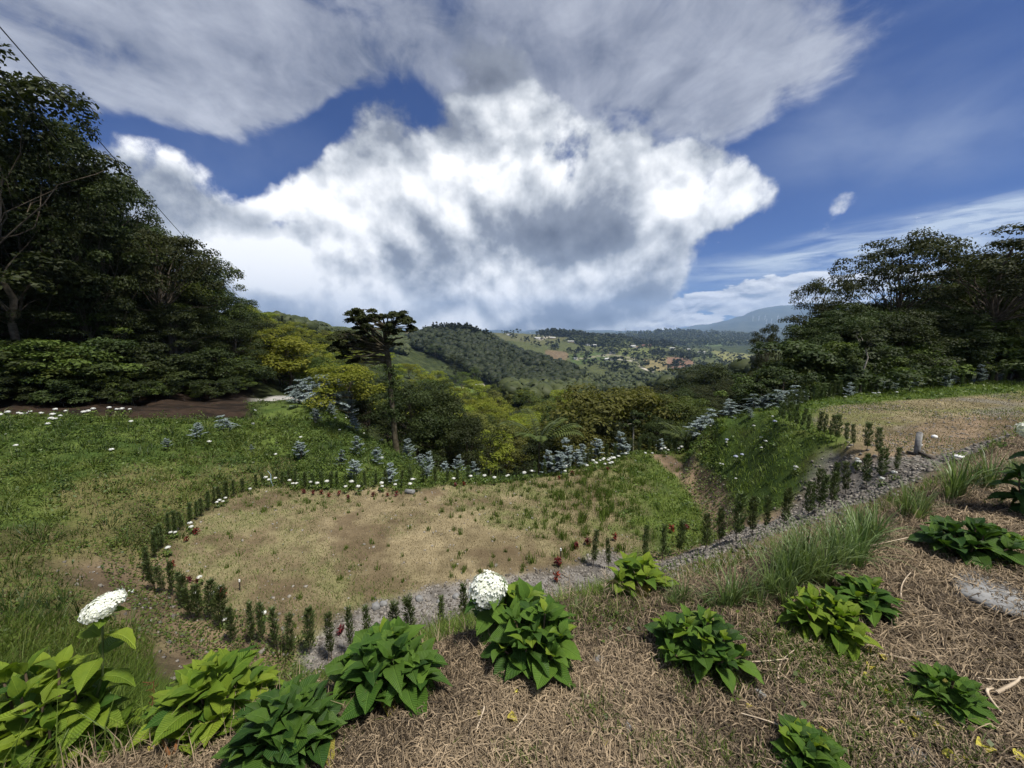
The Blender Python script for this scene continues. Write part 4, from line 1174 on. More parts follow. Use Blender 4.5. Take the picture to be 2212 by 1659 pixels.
def far_woods():
    rng = np.random.default_rng(88)
    pr = [round_crown(300 + k) for k in range(10)]
    pc = [small_tree_mesh(320 + k, 1, .34, .05, 12, 8, .16, kind='cone') for k in range(4)]
    tiny = [small_tree_mesh(340 + k, 1, .5, .05, 6, 5, .34) for k in range(5)]
    def wood(name, label, poly, n, dlo, dhi, hlo, hhi, protos, mat, seed, w=1.0):
        pts = scatter_poly(rng, poly, n, dlo, dhi)
        hs = hlo + (hhi * 1.15 - hlo) * rng.random(len(pts)) ** 1.5; ws = rng.uniform(.85, 1.25, len(pts)) * w
        join_trees(name, label, pts, hs, ws, protos, seed, mat)
    # the spur's back ridge, left
    wood('ridge_woods', 'wooded ridge behind the sunlit hillside', [(520, 660), (600, 680), (760, 700), (880, 735), (880, 770), (760, 745), (600, 725), (540, 710)], 900, 200, 900, 7, 12, pr, 'woods_mid', 1)
    # the dark hill across the valley
    wood('hill_woods', 'dense dark wood on the hill across the valley', [(870, 745), (900, 720), (960, 705), (1060, 730), (1130, 760), (1200, 775), (1245, 800), (1260, 835), (1160, 850), (1080, 845), (1030, 820), (980, 790), (920, 765)], 2500, 250, 900, 5, 13, pr, 'woods_dark', 2)
    wood('hill_top_woods', 'dark pines along the top of the hill', [(880, 700), (960, 702), (1060, 722), (1060, 735), (960, 722), (880, 716)], 420, 400, 900, 9, 17, pc, 'woods_dark', 3)
    # valley floor in the middle distance
    wood('valley_woods', 'continuous tree cover of the valley floor', [(1080, 850), (1160, 850), (1250, 815), (1420, 805), (1600, 790), (1700, 800), (1700, 850), (1450, 850), (1300, 860), (1200, 885), (1100, 880)], 1200, 90, 900, 6, 11, pr, 'woods_mid', 4)
    # scattered hedges and groves of the farmland
    wood('farm_groves', 'groves and hedgerow trees scattered over the farmed hills', [(1060, 712), (1180, 714), (1300, 724), (1320, 740), (1500, 750), (1680, 760), (1680, 800), (1420, 808), (1250, 800), (1200, 760), (1130, 740)], 330, 700, 3000, 9, 18, tiny, 'woods_dark', 5)
    wood('skyline_trees', 'trees along the skyline of the farmed hills', [(1055, 708), (1150, 712), (1260, 720), (1330, 726), (1330, 734), (1260, 732), (1150, 722), (1055, 716)], 420, 900, 2600, 11, 24, tiny + pc[:1], 'woods_dark', 6)
    wood('farm_woods', 'wooded flank below the skyline of the farmed hills', [(1220, 722), (1310, 726), (1390, 742), (1350, 752), (1250, 745)], 420, 900, 2400, 12, 20, tiny, 'woods_mid', 7)
    wood('farm_woods', 'dark wood behind the far farm buildings', [(1320, 728), (1420, 726), (1480, 745), (1440, 752), (1380, 748)], 350, 1200, 3200, 14, 24, tiny, 'woods_dark', 8)
    wood('grove', 'dark grove above the reddish bare field', [(1400, 762), (1500, 768), (1540, 775), (1475, 772), (1440, 768), (1405, 770)], 60, 700, 2400, 10, 18, tiny, 'woods_dark', 9)
    wood('ridge_forest', 'scrub forest of the grey-blue ridges', [(1330, 720), (1440, 705), (1540, 718), (1680, 730), (1680, 765), (1560, 755), (1470, 745), (1350, 735)], 900, 2000, 6000, 16, 34, tiny, 'woods_mid', 10)
far_woods()
# ------------------------------------------------------------------ conifer saplings planted in rows
def sapling_proto(seed, bushy=1.0):
    rng = np.random.default_rng(seed)
    mb = MB(); limb(mb, (0, 0, -.06), (rng.normal() * .02, rng.normal() * .02, .93), .012, .004, rng, .012, 6, 0, 5)
    stem = mb.mesh('stem', M['bark'], True)
    n = int(760 * bushy)
    z = rng.uniform(.16, 1.0, n) ** .9
    prof = .115 * bushy * (0.55 + .6 * np.sin(np.clip((z - .1) / .9, 0, 1) * math.pi * .86 + .15)) * (1 + .25 * np.sin(z * 23 + seed))
    a = rng.uniform(0, 6.283, n); q = prof * np.sqrt(rng.uniform(.02, 1, n))
    lean = rng.normal(size=2) * .04
    C = np.stack([q * np.cos(a) + lean[0] * z, q * np.sin(a) + lean[1] * z, z], -1)
    T = np.stack([np.cos(a), np.sin(a), rng.uniform(.3, 1.6, n)], -1); T /= np.linalg.norm(T, axis=1)[:, None]
    N = np.cross(T, rnd_unit(rng, n))
    V, F = leaf_quads(rng, C, N, rng.uniform(.07, .13, n), .17, .1, T)
    fol = mesh('foliage', V, [F], [M['sapling']], tint=np.repeat(np.clip(rng.random(n) * .7 + (q / prof) * .3, 0, 1), 4))
    return stem, fol
SAP = [sapling_proto(400 + k, b) for k, b in enumerate((1.0, .8, 1.15, .9, 1.05, .7))]
srng = np.random.default_rng(9)
def pick_near(pts):
    # ground under picture points, never beyond the brow of the near ground
    out = []
    for px, py in pts:
        lim = np.interp(px, [0, 300, 560, 720, 860, 1000, 1150, 1300, 1480, 1600, 1700, 1760, 1950, 2212], [18.5, 20.5, 25, 26, 21, 17.5, 16, 17.5, 17.5, 14.8, 14.6, 16, 19, 23])
        q = pick([px], [py])[0]; n = 0
        while (np.isnan(q[0]) or proj(*q)[2] > lim) and n < 30:
            py += 3; n += 1; q = pick([px], [py])[0]
        out.append(q)
    return np.array(out)
def sapling_row(pts, hgt, words, group, plane=None):
    w = pick([p[0] for p in pts], [p[1] for p in pts])
    if plane is not None:
        w = np.array([G(p[0], p[1], plane) for p in pts]); w[:, 2] = hz(w[:, 0], w[:, 1])
    if plane is None: w = pick_near(pts)
    for i, q in enumerate(w):
        if np.isnan(q[0]): continue
        st, fo = SAP[int(srng.integers(len(SAP)))]
        h = (hgt if not hasattr(hgt, '__len__') else np.interp(i, [0, len(pts) - 1], hgt)) * 1.16 * srng.uniform(.82, 1.14)
        e = empty('conifer_sapling', q, srng.uniform(0, 6.28), (h * srng.uniform(.74, .96), h * srng.uniform(.74, .96), h))
        e.rotation_euler[0] = srng.normal() * .05; e.rotation_euler[1] = srng.normal() * .05
        obj('stem', st, e); obj('foliage', fo, e)
        tag(e, words.format(ordinal(i)), 'sapling', group)
S5 = lambda L: [(x * .32, 884.8 + y * .32) for x, y in L]
S5b = lambda L: [(530.9 + x * .36, 999.8 + y * .36) for x, y in L]
S6b = lambda L: [(1194.5 + x * .28, 911.4 + y * .28) for x, y in L]
S7 = lambda L: [(1636.9 + x * .26, 778.6 + y * .26) for x, y in L]
S3 = lambda L: [(1061.8 + x * .3, 619.4 + y * .3) for x, y in L]
S2 = lambda L: [(486.6 + x * .3, 619.4 + y * .3) for x, y in L]
rowA = S5([(1640, 560), (1580, 592), (1532, 603), (1485, 625), (1445, 645), (1405, 685), (1365, 722), (1330, 748), (1285, 775), (1240, 815), (1180, 842), (1145, 862), (1095, 940), (1065, 962), (1045, 1005)])
rowB = S5([(985, 1090), (1010, 1130), (1042, 1185), (1105, 1215), (1165, 1245), (1220, 1280), (1245, 1320), (1290, 1390), (1345, 1405), (1420, 1420), (1480, 1470), (1575, 1550), (1700, 1582), (1770, 1572), (1870, 1612), (1960, 1645), (2090, 1652)]) + [(715, 1426), (760, 1420), (798, 1404), (850, 1400), (890, 1402), (953, 1398), (1003, 1398)]
rowC = S6b([(310, 1120), (430, 1140), (710, 1090), (850, 1060), (970, 1020), (1178, 985), (1290, 950), (1415, 920), (1530, 880), (1640, 850), (1780, 815), (1965, 740), (2055, 690), (2150, 650)]) + S7([(510, 1232), (610, 1120), (730, 1120), (900, 1055), (1020, 1000), (1145, 940)])
rowD = S7([(190, 490), (215, 515), (268, 540), (318, 560), (355, 570), (415, 600), (505, 628), (550, 635), (600, 652), (655, 672), (735, 692), (795, 722), (905, 752), (1000, 802)])
rowE = S7([(230, 455), (262, 420), (300, 400), (335, 395), (370, 385), (400, 355), (465, 345), (500, 340), (530, 332), (590, 315), (625, 312), (680, 305), (735, 305), (800, 298), (870, 288), (930, 278), (990, 272), (1080, 268), (1130, 262), (1185, 255), (1240, 248), (1360, 235), (1450, 220), (1560, 212), (1690, 205), (1760, 198), (1940, 188), (2040, 184), (2190, 168)])
rowF = S5b([(65, 150), (110, 133), (190, 122), (220, 132), (268, 122), (300, 132), (358, 150), (408, 150), (462, 152), (508, 152), (547, 142), (600, 152), (660, 157), (718, 152), (780, 147), (850, 150), (935, 142), (990, 132), (1065, 132), (1140, 132), (1205, 127), (1270, 118), (1330, 112), (1445, 102), (1550, 92), (1625, 87), (1740, 82), (1795, 62)])
rowG = S3([(380, 1340), (445, 1320), (535, 1295), (580, 1300), (660, 1287), (685, 1280), (710, 1272), (770, 1252), (825, 1242), (885, 1215), (945, 1208), (1010, 1192), (1065, 1187), (1140, 1168), (1172, 1167), (1200, 1180), (1275, 1185), (1325, 1187), (1415, 1182)])
sapling_row(rowA, (.44, .56), '{} conifer sapling, counted from the back, along the left edge of the lower terrace', 'saplings along the left edge of the lower terrace')
sapling_row(rowB, (.56, .68), '{} conifer sapling from the left along the front edge of the lower terrace', 'saplings along the front edge of the lower terrace', LOW_Z)
sapling_row(rowC, (.80, .52), '{} conifer sapling from the left beside the climbing gravel track', 'saplings beside the gravel track')
sapling_row(rowD, (.52, .50), '{} conifer sapling from the left above the grassy bank edging the upper terrace', 'saplings along the near edge of the upper terrace')
sapling_row(rowE, (.52, .60), '{} conifer sapling from the left along the back of the upper terrace', 'saplings along the back of the upper terrace')
sapling_row(rowF, (.47, .50), '{} conifer sapling from the left along the back of the lower terrace', 'saplings along the back of the lower terrace')
sapling_row(rowG, (.52, .60), '{} conifer sapling from the left along the far right end of the lower terrace', 'saplings at the far end of the lower terrace')

# ------------------------------------------------------------------ glaucous young firs
def fir_proto(seed, nb=46, spread=.42, droop=.15):
    rng = np.random.default_rng(seed)
    mb = MB(); limb(mb, (0, 0, -.08), (rng.normal() * .04, rng.normal() * .04, .96), .022, .006, rng, .015, 7, 0, 5)
    CC, NN, TT, SS = [], [], [], []
    for b in range(nb):
        z0 = rng.uniform(.08, .97); L = spread * (1.08 - z0) ** .7 * rng.uniform(.6, 1.15); a = rng.uniform(0, 6.283)
        d = np.array((math.cos(a), math.sin(a), rng.uniform(.15, .75))); d /= np.linalg.norm(d)
        pts = [np.array((0, 0, z0)) + d * L * t + np.array((0, 0, -droop * L * t * t)) for t in np.linspace(0, 1, 6)]
        mb.tube(pts, np.linspace(.006, .002, 6), 3)
        m = max(int(L / .016), 6)
        for t in np.linspace(.12, 1, m):
            c = np.array((0, 0, z0)) + d * L * t + np.array((0, 0, -droop * L * t * t))
            side = np.cross(d, (0, 0, 1)); side /= np.linalg.norm(side)
            for s in (-1, 1):
                tl = .075 * (1.15 - t) + .03
                dirv = side * s * .8 + d * .65 + np.array((0, 0, rng.uniform(-.15, .3)))
                CC.append(c + dirv * tl * .5); TT.append(dirv); NN.append(np.array((0, 0, 1.)) + rng.normal(size=3) * .35); SS.append(tl * rng.uniform(.9, 1.4))
    CC, NN, TT, SS = map(np.array, (CC, NN, TT, SS))
    V, F = leaf_quads(rng, CC, NN, SS, .24, .12, TT / np.linalg.norm(TT, axis=1)[:, None])
    return mb.mesh('trunk', M['bark'], True), mesh('foliage', V, [F], [M['fir']], tint=np.repeat(rng.random(len(CC)), 4))
FIR = [fir_proto(430, 38, .56, .1), fir_proto(431, 46, .48, .05), fir_proto(432, 36, .74, .3), fir_proto(433, 30, .82, .4)]
def firs():
    L = [(S2([(150 / .3 * 0 + 520, 870)])[0], 34, 'on the crest near the road end'), ((648, 868), 42, 'leftmost of the big cluster on the left crest'), ((672, 862), 46, 'second of the big cluster on the left crest'), ((700, 858), 54, 'third of the big cluster on the left crest'), ((724, 862), 50, 'rightmost of the big cluster on the left crest'),
         ((753, 884), 48, 'standing alone just right of the big crest cluster'), (S2([(765, 935)])[0], 24, 'small and pale below the big crest cluster'), (S2([(665, 985)])[0], 22, 'low and dark-tipped on the slope below the crest'), (S2([(935, 1055)])[0], 30, 'halfway between crest cluster and lone tree'),
         (S2([(955, 1215)])[0], 34, 'on the slope left of the lone trunk foot'), (S2([(545, 1255)])[0], 36, 'dull one in the grass of the left slope'), (S2([(815, 1300)])[0], 30, 'leaning one above the back row of saplings'), (S2([(935, 1395)])[0], 38, 'palest one behind the back row of saplings'), (S2([(1195, 1420)])[0], 38, 'upright pale one below the lone trunk'),
         (S2([(1085, 1285)])[0], 32, 'dull one left below the lone trunk'), (S2([(1335, 1155)])[0], 42, 'first right of the lone trunk'), (S2([(1405, 1140)])[0], 28, 'second right of the lone trunk'), (S2([(1455, 1215)])[0], 36, 'third right of the lone trunk'), (S2([(1465, 1395)])[0], 26, 'small one low on the right shoulder of the slope'),
         (S2([(1680, 1330)])[0], 36, 'on the far right shoulder of the left slope'), (S2([(1570, 1290)])[0], 26, 'dim one on the shoulder right of the lone tree'), (S2([(1790, 1380)])[0], 30, 'bottom one on the right shoulder of the left slope'), (S2([(20, 1050)])[0], 24, 'at the left end of the crest slope'), (S2([(190, 1195)])[0], 14, 'tiny one in the left slope grass'),
         (S5([(1345, 215)])[0], 34, 'tallest on the far left slope'), (S5([(1520, 150)])[0], 30, 'pale spreading one on the far left slope'), (S5([(1130, 275)])[0], 22, 'lowest one on the far left slope'), (S5([(2035, 330)])[0], 22, 'dull bushy one in the middle of the left slope'), (S5([(2130, 100)])[0], 28, 'bluish one near the crest of the left slope'),
         (S3([(400, 1340)])[0], 44, 'leftmost behind the terrace end saplings'), (S3([(480, 1320)])[0], 40, 'second behind the terrace end saplings'), (S3([(545, 1310)])[0], 54, 'tall one behind the terrace end saplings'), (S3([(610, 1280)])[0], 34, 'short one behind the terrace end saplings'), (S3([(655, 1215)])[0], 40, 'behind the saplings under the small bright tree'),
         (S3([(770, 1240)])[0], 40, 'right of the small bright tree'), (S3([(915, 1205)])[0], 46, 'narrow pale one at the slender stem'), (S3([(975, 1205)])[0], 22, 'low one at the foot of the slender stem'), (S3([(1215, 1150)])[0], 26, 'behind the last sapling group of the terrace'),
         (S3([(1500, 1010)])[0], 40, 'big spreading one at the bank top left end'), (S3([(1570, 1000)])[0], 32, 'second spreading one at the bank top'), (S3([(1710, 925)])[0], 34, 'wide flat one on the bank top'), (S3([(1880, 885)])[0], 30, 'fourth along the bank top'), (S3([(1960, 862)])[0], 28, 'fifth along the bank top'), (S3([(2040, 840)])[0], 34, 'sixth along the bank top'),
         (S3([(2110, 800)])[0], 34, 'seventh along the bank top'), (S3([(2180, 760)])[0], 34, 'last along the bank top, by the upper terrace corner'), (S3([(1855, 955)])[0], 20, 'small one lower on the right bank'),
         (S7([(750, 262)])[0], 26, 'first behind the upper terrace saplings'), (S7([(1035, 250)])[0], 22, 'second behind the upper terrace saplings'), (S7([(1130, 248)])[0], 30, 'third behind the upper terrace saplings'), (S7([(1320, 228)])[0], 26, 'fourth behind the upper terrace saplings'), (S7([(1560, 205)])[0], 26, 'fifth behind the upper terrace saplings'), (S7([(1620, 205)])[0], 22, 'sixth behind the upper terrace saplings'),
         (S7([(1840, 190)])[0], 32, 'palest behind the upper terrace saplings'), (S7([(960, 265)])[0], 20, 'low one behind the upper terrace saplings')]
    for i, ((px, py), hp, lb) in enumerate(L):
        q = pick_near([(px, py)])[0]
        if np.isnan(q[0]): continue
        d = proj(*q)[2]
        h = 1.25 * hp * d / FPX
        wide = 'spreading' in lb or 'wide' in lb or 'big cluster' in lb or 'along the bank top' in lb
        tr, fo = FIR[(2 + i % 2) if wide else i % 2]
        e = empty('young_fir', q, srng.uniform(0, 6.28), (h * (1.15 if wide else 1), h * (1.15 if wide else 1), h))
        e.rotation_euler[1] = srng.normal() * .06 + (.35 if 'leaning' in lb else 0)
        obj('trunk', tr, e); obj('foliage', fo, e)
        tag(e, 'blue-grey young fir, ' + lb, 'fir', 'blue-grey young firs')
firs()

# ------------------------------------------------------------------ small flowering hydrangeas and red-leaved plants (seen from afar)
M['petal'] = plain_mat('white_petals', (0.56, 0.57, 0.52), (0.70, 0.71, 0.68), 40.0, 0.6, 0.2)
M['petal_blue'] = plain_mat('bluish_petals', (0.42, 0.46, 0.62), (0.60, 0.63, 0.75), 40.0, 0.6, 0.2)
M['redleaf'] = leaf_mat('red_leaves', (0.050, 0.010, 0.008), (0.20, 0.026, 0.018), .5, .2, .3, .35)
M['herb'] = leaf_mat('herb_leaves', (0.034, 0.064, 0.010), (0.115, 0.160, 0.028), .5, .3, .3, .2)
def small_hyd(seed):
    rng = np.random.default_rng(seed)
    n = 34
    a = rng.uniform(0, 6.283, n); q = rng.uniform(.02, .15, n); z = rng.uniform(.05, .26, n)
    C = np.stack([q * np.cos(a), q * np.sin(a), z], -1); T = np.stack([np.cos(a), np.sin(a), rng.uniform(-.3, .6, n)], -1)
    T /= np.linalg.norm(T, axis=1)[:, None]
    V, F = leaf_quads(rng, C, np.stack([np.cos(a) * .4, np.sin(a) * .4, np.ones(n)], -1) + rng.normal(size=(n, 3)) * .3, rng.uniform(.08, .13, n), .55, .15, T)
    fol = mesh('foliage', V, [F], [M['herb']], tint=np.repeat(rng.random(n), 4))
    mb = MB(); mb.tube([(0, 0, -.03), (.01, 0, .18), (.0, .01, .33)], [.006, .005, .004], 5); stem = mb.mesh('stem', M['herb'])
    n = 90; u = rnd_unit(rng, n); u[:, 2] = np.abs(u[:, 2]) * .9 - .15
    C = u * np.array((.085, .085, .055)) + (0, 0, .35)
    V, F = leaf_quads(rng, C, u + rng.normal(size=(n, 3)) * .2, .045, .9, .0)
    return fol, stem, (V, F)
SH = [small_hyd(450 + k) for k in range(3)]
SHH = {c: [mesh('flower_head', v, [f], [M[c]]) for _, _, (v, f) in SH] for c in ('petal', 'petal_blue')}
def flower_row(pts, words, group, size=1.0, colr='petal', dfix=None):
    w = pick_near([(p[0], p[1] + 6) for p in pts])
    for i, q in enumerate(w):
        if np.isnan(q[0]): continue
        d = proj(*q)[2]
        if dfix and d > dfix:
            q = P(pts[i][0], pts[i][1], dfix); q[2] = hz(q[0], q[1])
        k = int(srng.integers(3)); s = size * srng.uniform(.8, 1.2)
        e = empty('flowering_hydrangea', q, srng.uniform(0, 6.28), s)
        obj('foliage', SH[k][0], e); obj('stem', SH[k][1], e); obj('flower_head', SHH[colr][k], e)
        tag(e, words.format(ordinal(i)), 'hydrangea', group)
fl_crest = S5([(10, 65), (62, 53), (130, 45), (150, 48), (178, 50), (210, 32), (285, 48), (330, 123), (352, 95), (363, 72), (378, 95), (412, 62), (380, 29), (450, 32), (572, 50), (603, 41), (635, 24), (743, 14), (793, 20), (830, 30), (880, 14)])
fl_slope = S5([(115, 272), (1418, 245), (890, 105), (1710, 110), (1725, 14), (760, 1005 - 700)]) + S2([(220, 900), (365, 1225), (545, 1110), (795, 960), (825, 1040), (870, 950), (1000, 1012), (1130, 1090), (1130, 1255), (1405, 1245), (205, 1000)])
fl_back = S5b([(122, 115), (142, 122), (180, 112), (265, 127), (285, 145), (307, 143), (392, 138), (432, 149), (490, 143), (601, 167), (637, 147), (676, 172), (818, 152), (820, 160), (898, 152), (988, 155), (1002, 128), (1014, 118), (1248, 118), (1350, 103), (1433, 108), (1492, 115), (1565, 98), (1575, 92), (1670, 88), (1715, 70), (1730, 65), (1843, 52), (1860, 60), (1920, 42), (1915, 70)])
fl_end = S3([(110, 1380), (235, 1375), (685, 1315), (730, 1280), (750, 1300), (780, 1268), (800, 1264), (808, 1258), (815, 1298), (838, 1272), (848, 1266), (850, 1293), (866, 1264), (866, 1293), (880, 1262), (912, 1250), (965, 1222), (1105, 1215), (1155, 1212), (1222, 1186), (1245, 1186), (1270, 1188), (1345, 1182), (1365, 1180)])
fl_bank = S3([(1575, 1010), (1690, 1113), (1688, 1130), (1885, 1020), (1938, 1103), (1970, 1135), (1940, 1175), (1645, 1285), (1662, 1290), (1755, 1395), (2180, 1335), (1780, 1580), (2020, 945)])
fl_left = S5([(1525, 615), (1508, 635), (1485, 635), (1467, 645), (1288, 800), (1296, 818), (1157, 852), (1187, 848), (1140, 970), (1352, 1170), (1490, 1240), (1328, 1265), (1440, 1275), (1785, 1415), (1520, 1450), (1690, 553)])
fl_up = S7([(950, 278), (970, 286), (1000, 290), (1150, 280), (722, 320), (820, 855), (828, 893), (310, 925), (1020, 1030), (1125, 985)])
flower_row(fl_crest, '{} white-headed hydrangea from the left along the crest before the road', 'white hydrangeas along the left crest', .95, dfix=24)
flower_row(fl_slope, '{} scattered white-headed hydrangea in the grass of the left slope', 'white hydrangeas scattered on the left slope', .75)
flower_row(fl_back, '{} white-headed hydrangea from the left along the back border of the lower terrace', 'white hydrangeas along the back border', .72)
flower_row(fl_end, '{} white-headed hydrangea from the left at the far end of the lower terrace', 'white hydrangeas at the far end of the terrace', .72)
flower_row(fl_bank, '{} hydrangea from the left on the green bank between the terraces', 'hydrangeas on the bank between the terraces', .45)
flower_row(fl_left, '{} white-headed hydrangea, from the back, along the left edge of the lower terrace', 'white hydrangeas along the left terrace edge', .55)
flower_row(fl_up, '{} white-headed hydrangea from the left round the upper terrace', 'white hydrangeas round the upper terrace', .55)
flower_row(S3([(1690, 1122), (1800, 1232), (2035, 1000), (1755, 1260)]), '{} bluish-headed hydrangea on the green bank between the terraces', 'bluish hydrangeas on the bank', .7, 'petal_blue')

def red_proto(seed):
    rng = np.random.default_rng(seed); n = 60
    a = rng.uniform(0, 6.283, n); q = rng.uniform(.0, .10, n); z = rng.uniform(.06, .26, n)
    C = np.stack([q * np.cos(a), q * np.sin(a), z], -1); T = np.stack([np.cos(a), np.sin(a), rng.uniform(-.2, 1.4, n)], -1); T /= np.linalg.norm(T, axis=1)[:, None]
    V, F = leaf_quads(rng, C, rnd_unit(rng, n) + (0, 0, .7), rng.uniform(.07, .12, n), .42, .1, T)
    mb = MB(); mb.tube([(0, 0, -.02), (0, 0, .2)], [.006, .004], 5)
    return mb.mesh('stem', M['bark']), mesh('foliage', V, [F], [M['redleaf']], tint=np.repeat(rng.random(n), 4))
RED = [red_proto(470 + k) for k in range(3)]
def red_row(pts, words, group, s=1.0):
    for i, q in enumerate(pick_near([(p[0], p[1] + 3) for p in pts])):
        if np.isnan(q[0]): continue
        st, fo = RED[i % 3]
        e = empty('red_leaved_plant', q, srng.uniform(0, 6.28), s * srng.uniform(.8, 1.25)); obj('stem', st, e); obj('foliage', fo, e)
        tag(e, words.format(ordinal(i)), 'plant', group)
red_row(S5b([(350, 178), (405, 185), (455, 183), (500, 198), (560, 190), (615, 212), (765, 195), (850, 195), (905, 193), (1260, 135), (1310, 130), (1880, 92), (1960, 68), (2170, 45)]), '{} red-leaved plant from the left along the back border of the lower terrace', 'red-leaved plants of the back border', .58)
red_row(S5([(1325, 835), (1260, 885), (1165, 1055), (1280, 1160), (1330, 1180), (1500, 1265)]), '{} red-leaved plant, from the back, along the left edge of the lower terrace', 'red-leaved plants at the left terrace edge', .62)
red_row(S6b([(40, 1105), (30, 1225), (180, 970), (265, 940), (478, 905), (915, 845), (1028, 830)]) + [(736, 1368)], '{} red-leaved plant near the gravel track at the front of the lower terrace', 'red-leaved plants near the gravel track', .65)

# ------------------------------------------------------------------ big hydrangeas on the bank
def hyd_leaf_mat(name, base, light, gloss, transl):
    m, t, out = newmat(name)
    tc = t.new('ShaderNodeTexCoord'); sep = t.new('ShaderNodeSeparateXYZ'); t.link(tc.outputs['Object'], sep.inputs[0])
    ax = t.math('ABSOLUTE', sep.outputs[0])
    ph = t.math('MULTIPLY', t.math('SUBTRACT', sep.outputs[1], t.math('MULTIPLY', ax, .75)), 62.0)
    side = t.math('POWER', t.math('ABSOLUTE', t.math('SINE', ph)), .5)
    mid = t.maprange(ax, 0.0, .035)
    vein = t.math('MULTIPLY', t.math('ADD', t.math('MULTIPLY', side, .5), .5), t.math('ADD', t.math('MULTIPLY', mid, .6), .4))
    oi = t.new('ShaderNodeObjectInfo')
    nz = t.noise(tc.outputs['Object'], 4.0, 5, .65)
    f = t.math('ADD', t.math('MULTIPLY', oi.outputs['Random'], .8), t.math('MULTIPLY', t.math('SUBTRACT', nz, .5), .9), clamp=True)
    col = t.mix(f, base, light)
    col = t.mix(t.maprange(vein, 0.12, .65, .30, 0.0), col, tuple(min(1, c * 1.7 + .03) for c in light))
    nb_ = t.noise(t.vmath('ADD', tc.outputs['Object'], oi.outputs['Location']), 9.0, 3, .6)
    col = t.mix(t.maprange(nb_, .66, .74, 0, .55), col, (0.11, 0.085, 0.030))
    bs = t.new('ShaderNodeBsdfPrincipled'); t.link(col, bs.inputs['Base Color'])
    bs.inputs['Roughness'].default_value = gloss; bs.inputs['Specular IOR Level'].default_value = .2
    bp = t.new('ShaderNodeBump'); bp.inputs['Strength'].default_value = .5; bp.inputs['Distance'].default_value = .02
    t.link(vein, bp.inputs['Height']); t.link(bp.outputs[0], bs.inputs['Normal'])
    tr = t.new('ShaderNodeBsdfTranslucent'); t.link(t.mix(1.0, col, (1.2, 1.3, .6), 'MULTIPLY'), tr.inputs['Color'])
    mx = t.new('ShaderNodeMixShader'); mx.inputs[0].default_value = transl
    t.link(bs.outputs[0], mx.inputs[1]); t.link(tr.outputs[0], mx.inputs[2]); t.link(mx.outputs[0], out.inputs[0])
    return m
HM = {'bright': hyd_leaf_mat('bright_hydrangea_leaf', (0.075, 0.140, 0.014), (0.225, 0.290, 0.028), .62, .3), 'green': hyd_leaf_mat('green_hydrangea_leaf', (0.034, 0.085, 0.012), (0.115, 0.200, 0.026), .6, .28),
      'dark': hyd_leaf_mat('dark_hydrangea_leaf', (0.022, 0.058, 0.012), (0.080, 0.145, 0.020), .5, .22), 'old': hyd_leaf_mat('yellowing_hydrangea_leaf', (0.16, 0.15, 0.03), (0.34, 0.28, 0.05), .6, .2), 'tip': hyd_leaf_mat('young_hydrangea_leaf', (0.120, 0.200, 0.020), (0.230, 0.300, 0.035), .42, .35)}
M['hstem'] = plain_mat('green_stem', (0.07, 0.10, 0.03), (0.12, 0.15, 0.05), 12, .6, .3)
M['hwood'] = plain_mat('brown_stem', (0.07, 0.05, 0.03), (0.15, 0.11, 0.07), 12, .8, .2)
def hyd_leaf(seed, wide=.54, curl=.25, fold=.16):
    """unit-length ovate toothed leaf along +Y with a pointed tip"""
    rng = np.random.default_rng(seed)
    ts = np.array([0, .10, .24, .40, .56, .70, .82, .92, 1.0]); wd = np.array([.03, .42, .80, 1.0, .95, .74, .47, .22, .0]) * wide / 2
    V = []
    for i, (t_, w) in enumerate(zip(ts, wd)):
        zc = -curl * t_ ** 2 + .10 * math.sin(t_ * 3.0)
        j = .02 * rng.normal(); tooth = (-.012 if i % 2 else .012)
        V += [(-w, t_ + tooth, zc + fold * w * 1.2 + .025 * math.sin(t_ * 16 + seed)), (-w * .5, t_, zc + fold * w * .3), (0, t_, zc), (w * .5, t_, zc + fold * w * .3), (w, t_ + tooth, zc + fold * w * 1.2 + .025 * math.sin(t_ * 16 + 2 + seed))]
    F = []
    for i in range(len(ts) - 1):
        for c in range(4):
            a = i * 5 + c; F.append((a, a + 1, a + 6, a + 5))
    V = np.array(V, float); V[:, 0] += .05 * math.sin(seed) * V[:, 1] ** 2
    return V, np.array(F)
HL = {k: [] for k in HM}
for k, m in HM.items():
    for s in range(5):
        V, F = hyd_leaf(500 + s, (.66, .58, .70, .62, .55)[s], (.16, .34, .26, .5, .05)[s], (.2, .3, .12, .25, .4)[s])
        HL[k].append(mesh('leaf', V, [F], [m], smooth=True))
def put_leaf(parent, me, p, direction, size, roll, rng):
    d = Vector(direction).normalized()
    up = Vector((0, 0, 1)); x = d.cross(up)
    if x.length < 1e-3: x = Vector((1, 0, 0))
    x.normalize(); n = x.cross(d); n.normalize()
    mrot = Matrix((x, d, n)).transposed().to_4x4() @ Matrix.Rotation(roll, 4, 'Y')
    o = bpy.data.objects.new('leaf', me); COL.objects.link(o); o.parent = parent
    w = size * rng.uniform(.9, 1.12)
    o.matrix_local = Matrix.Translation(Vector(p)) @ mrot @ Matrix.Diagonal((w, size, size, 1))
    return o
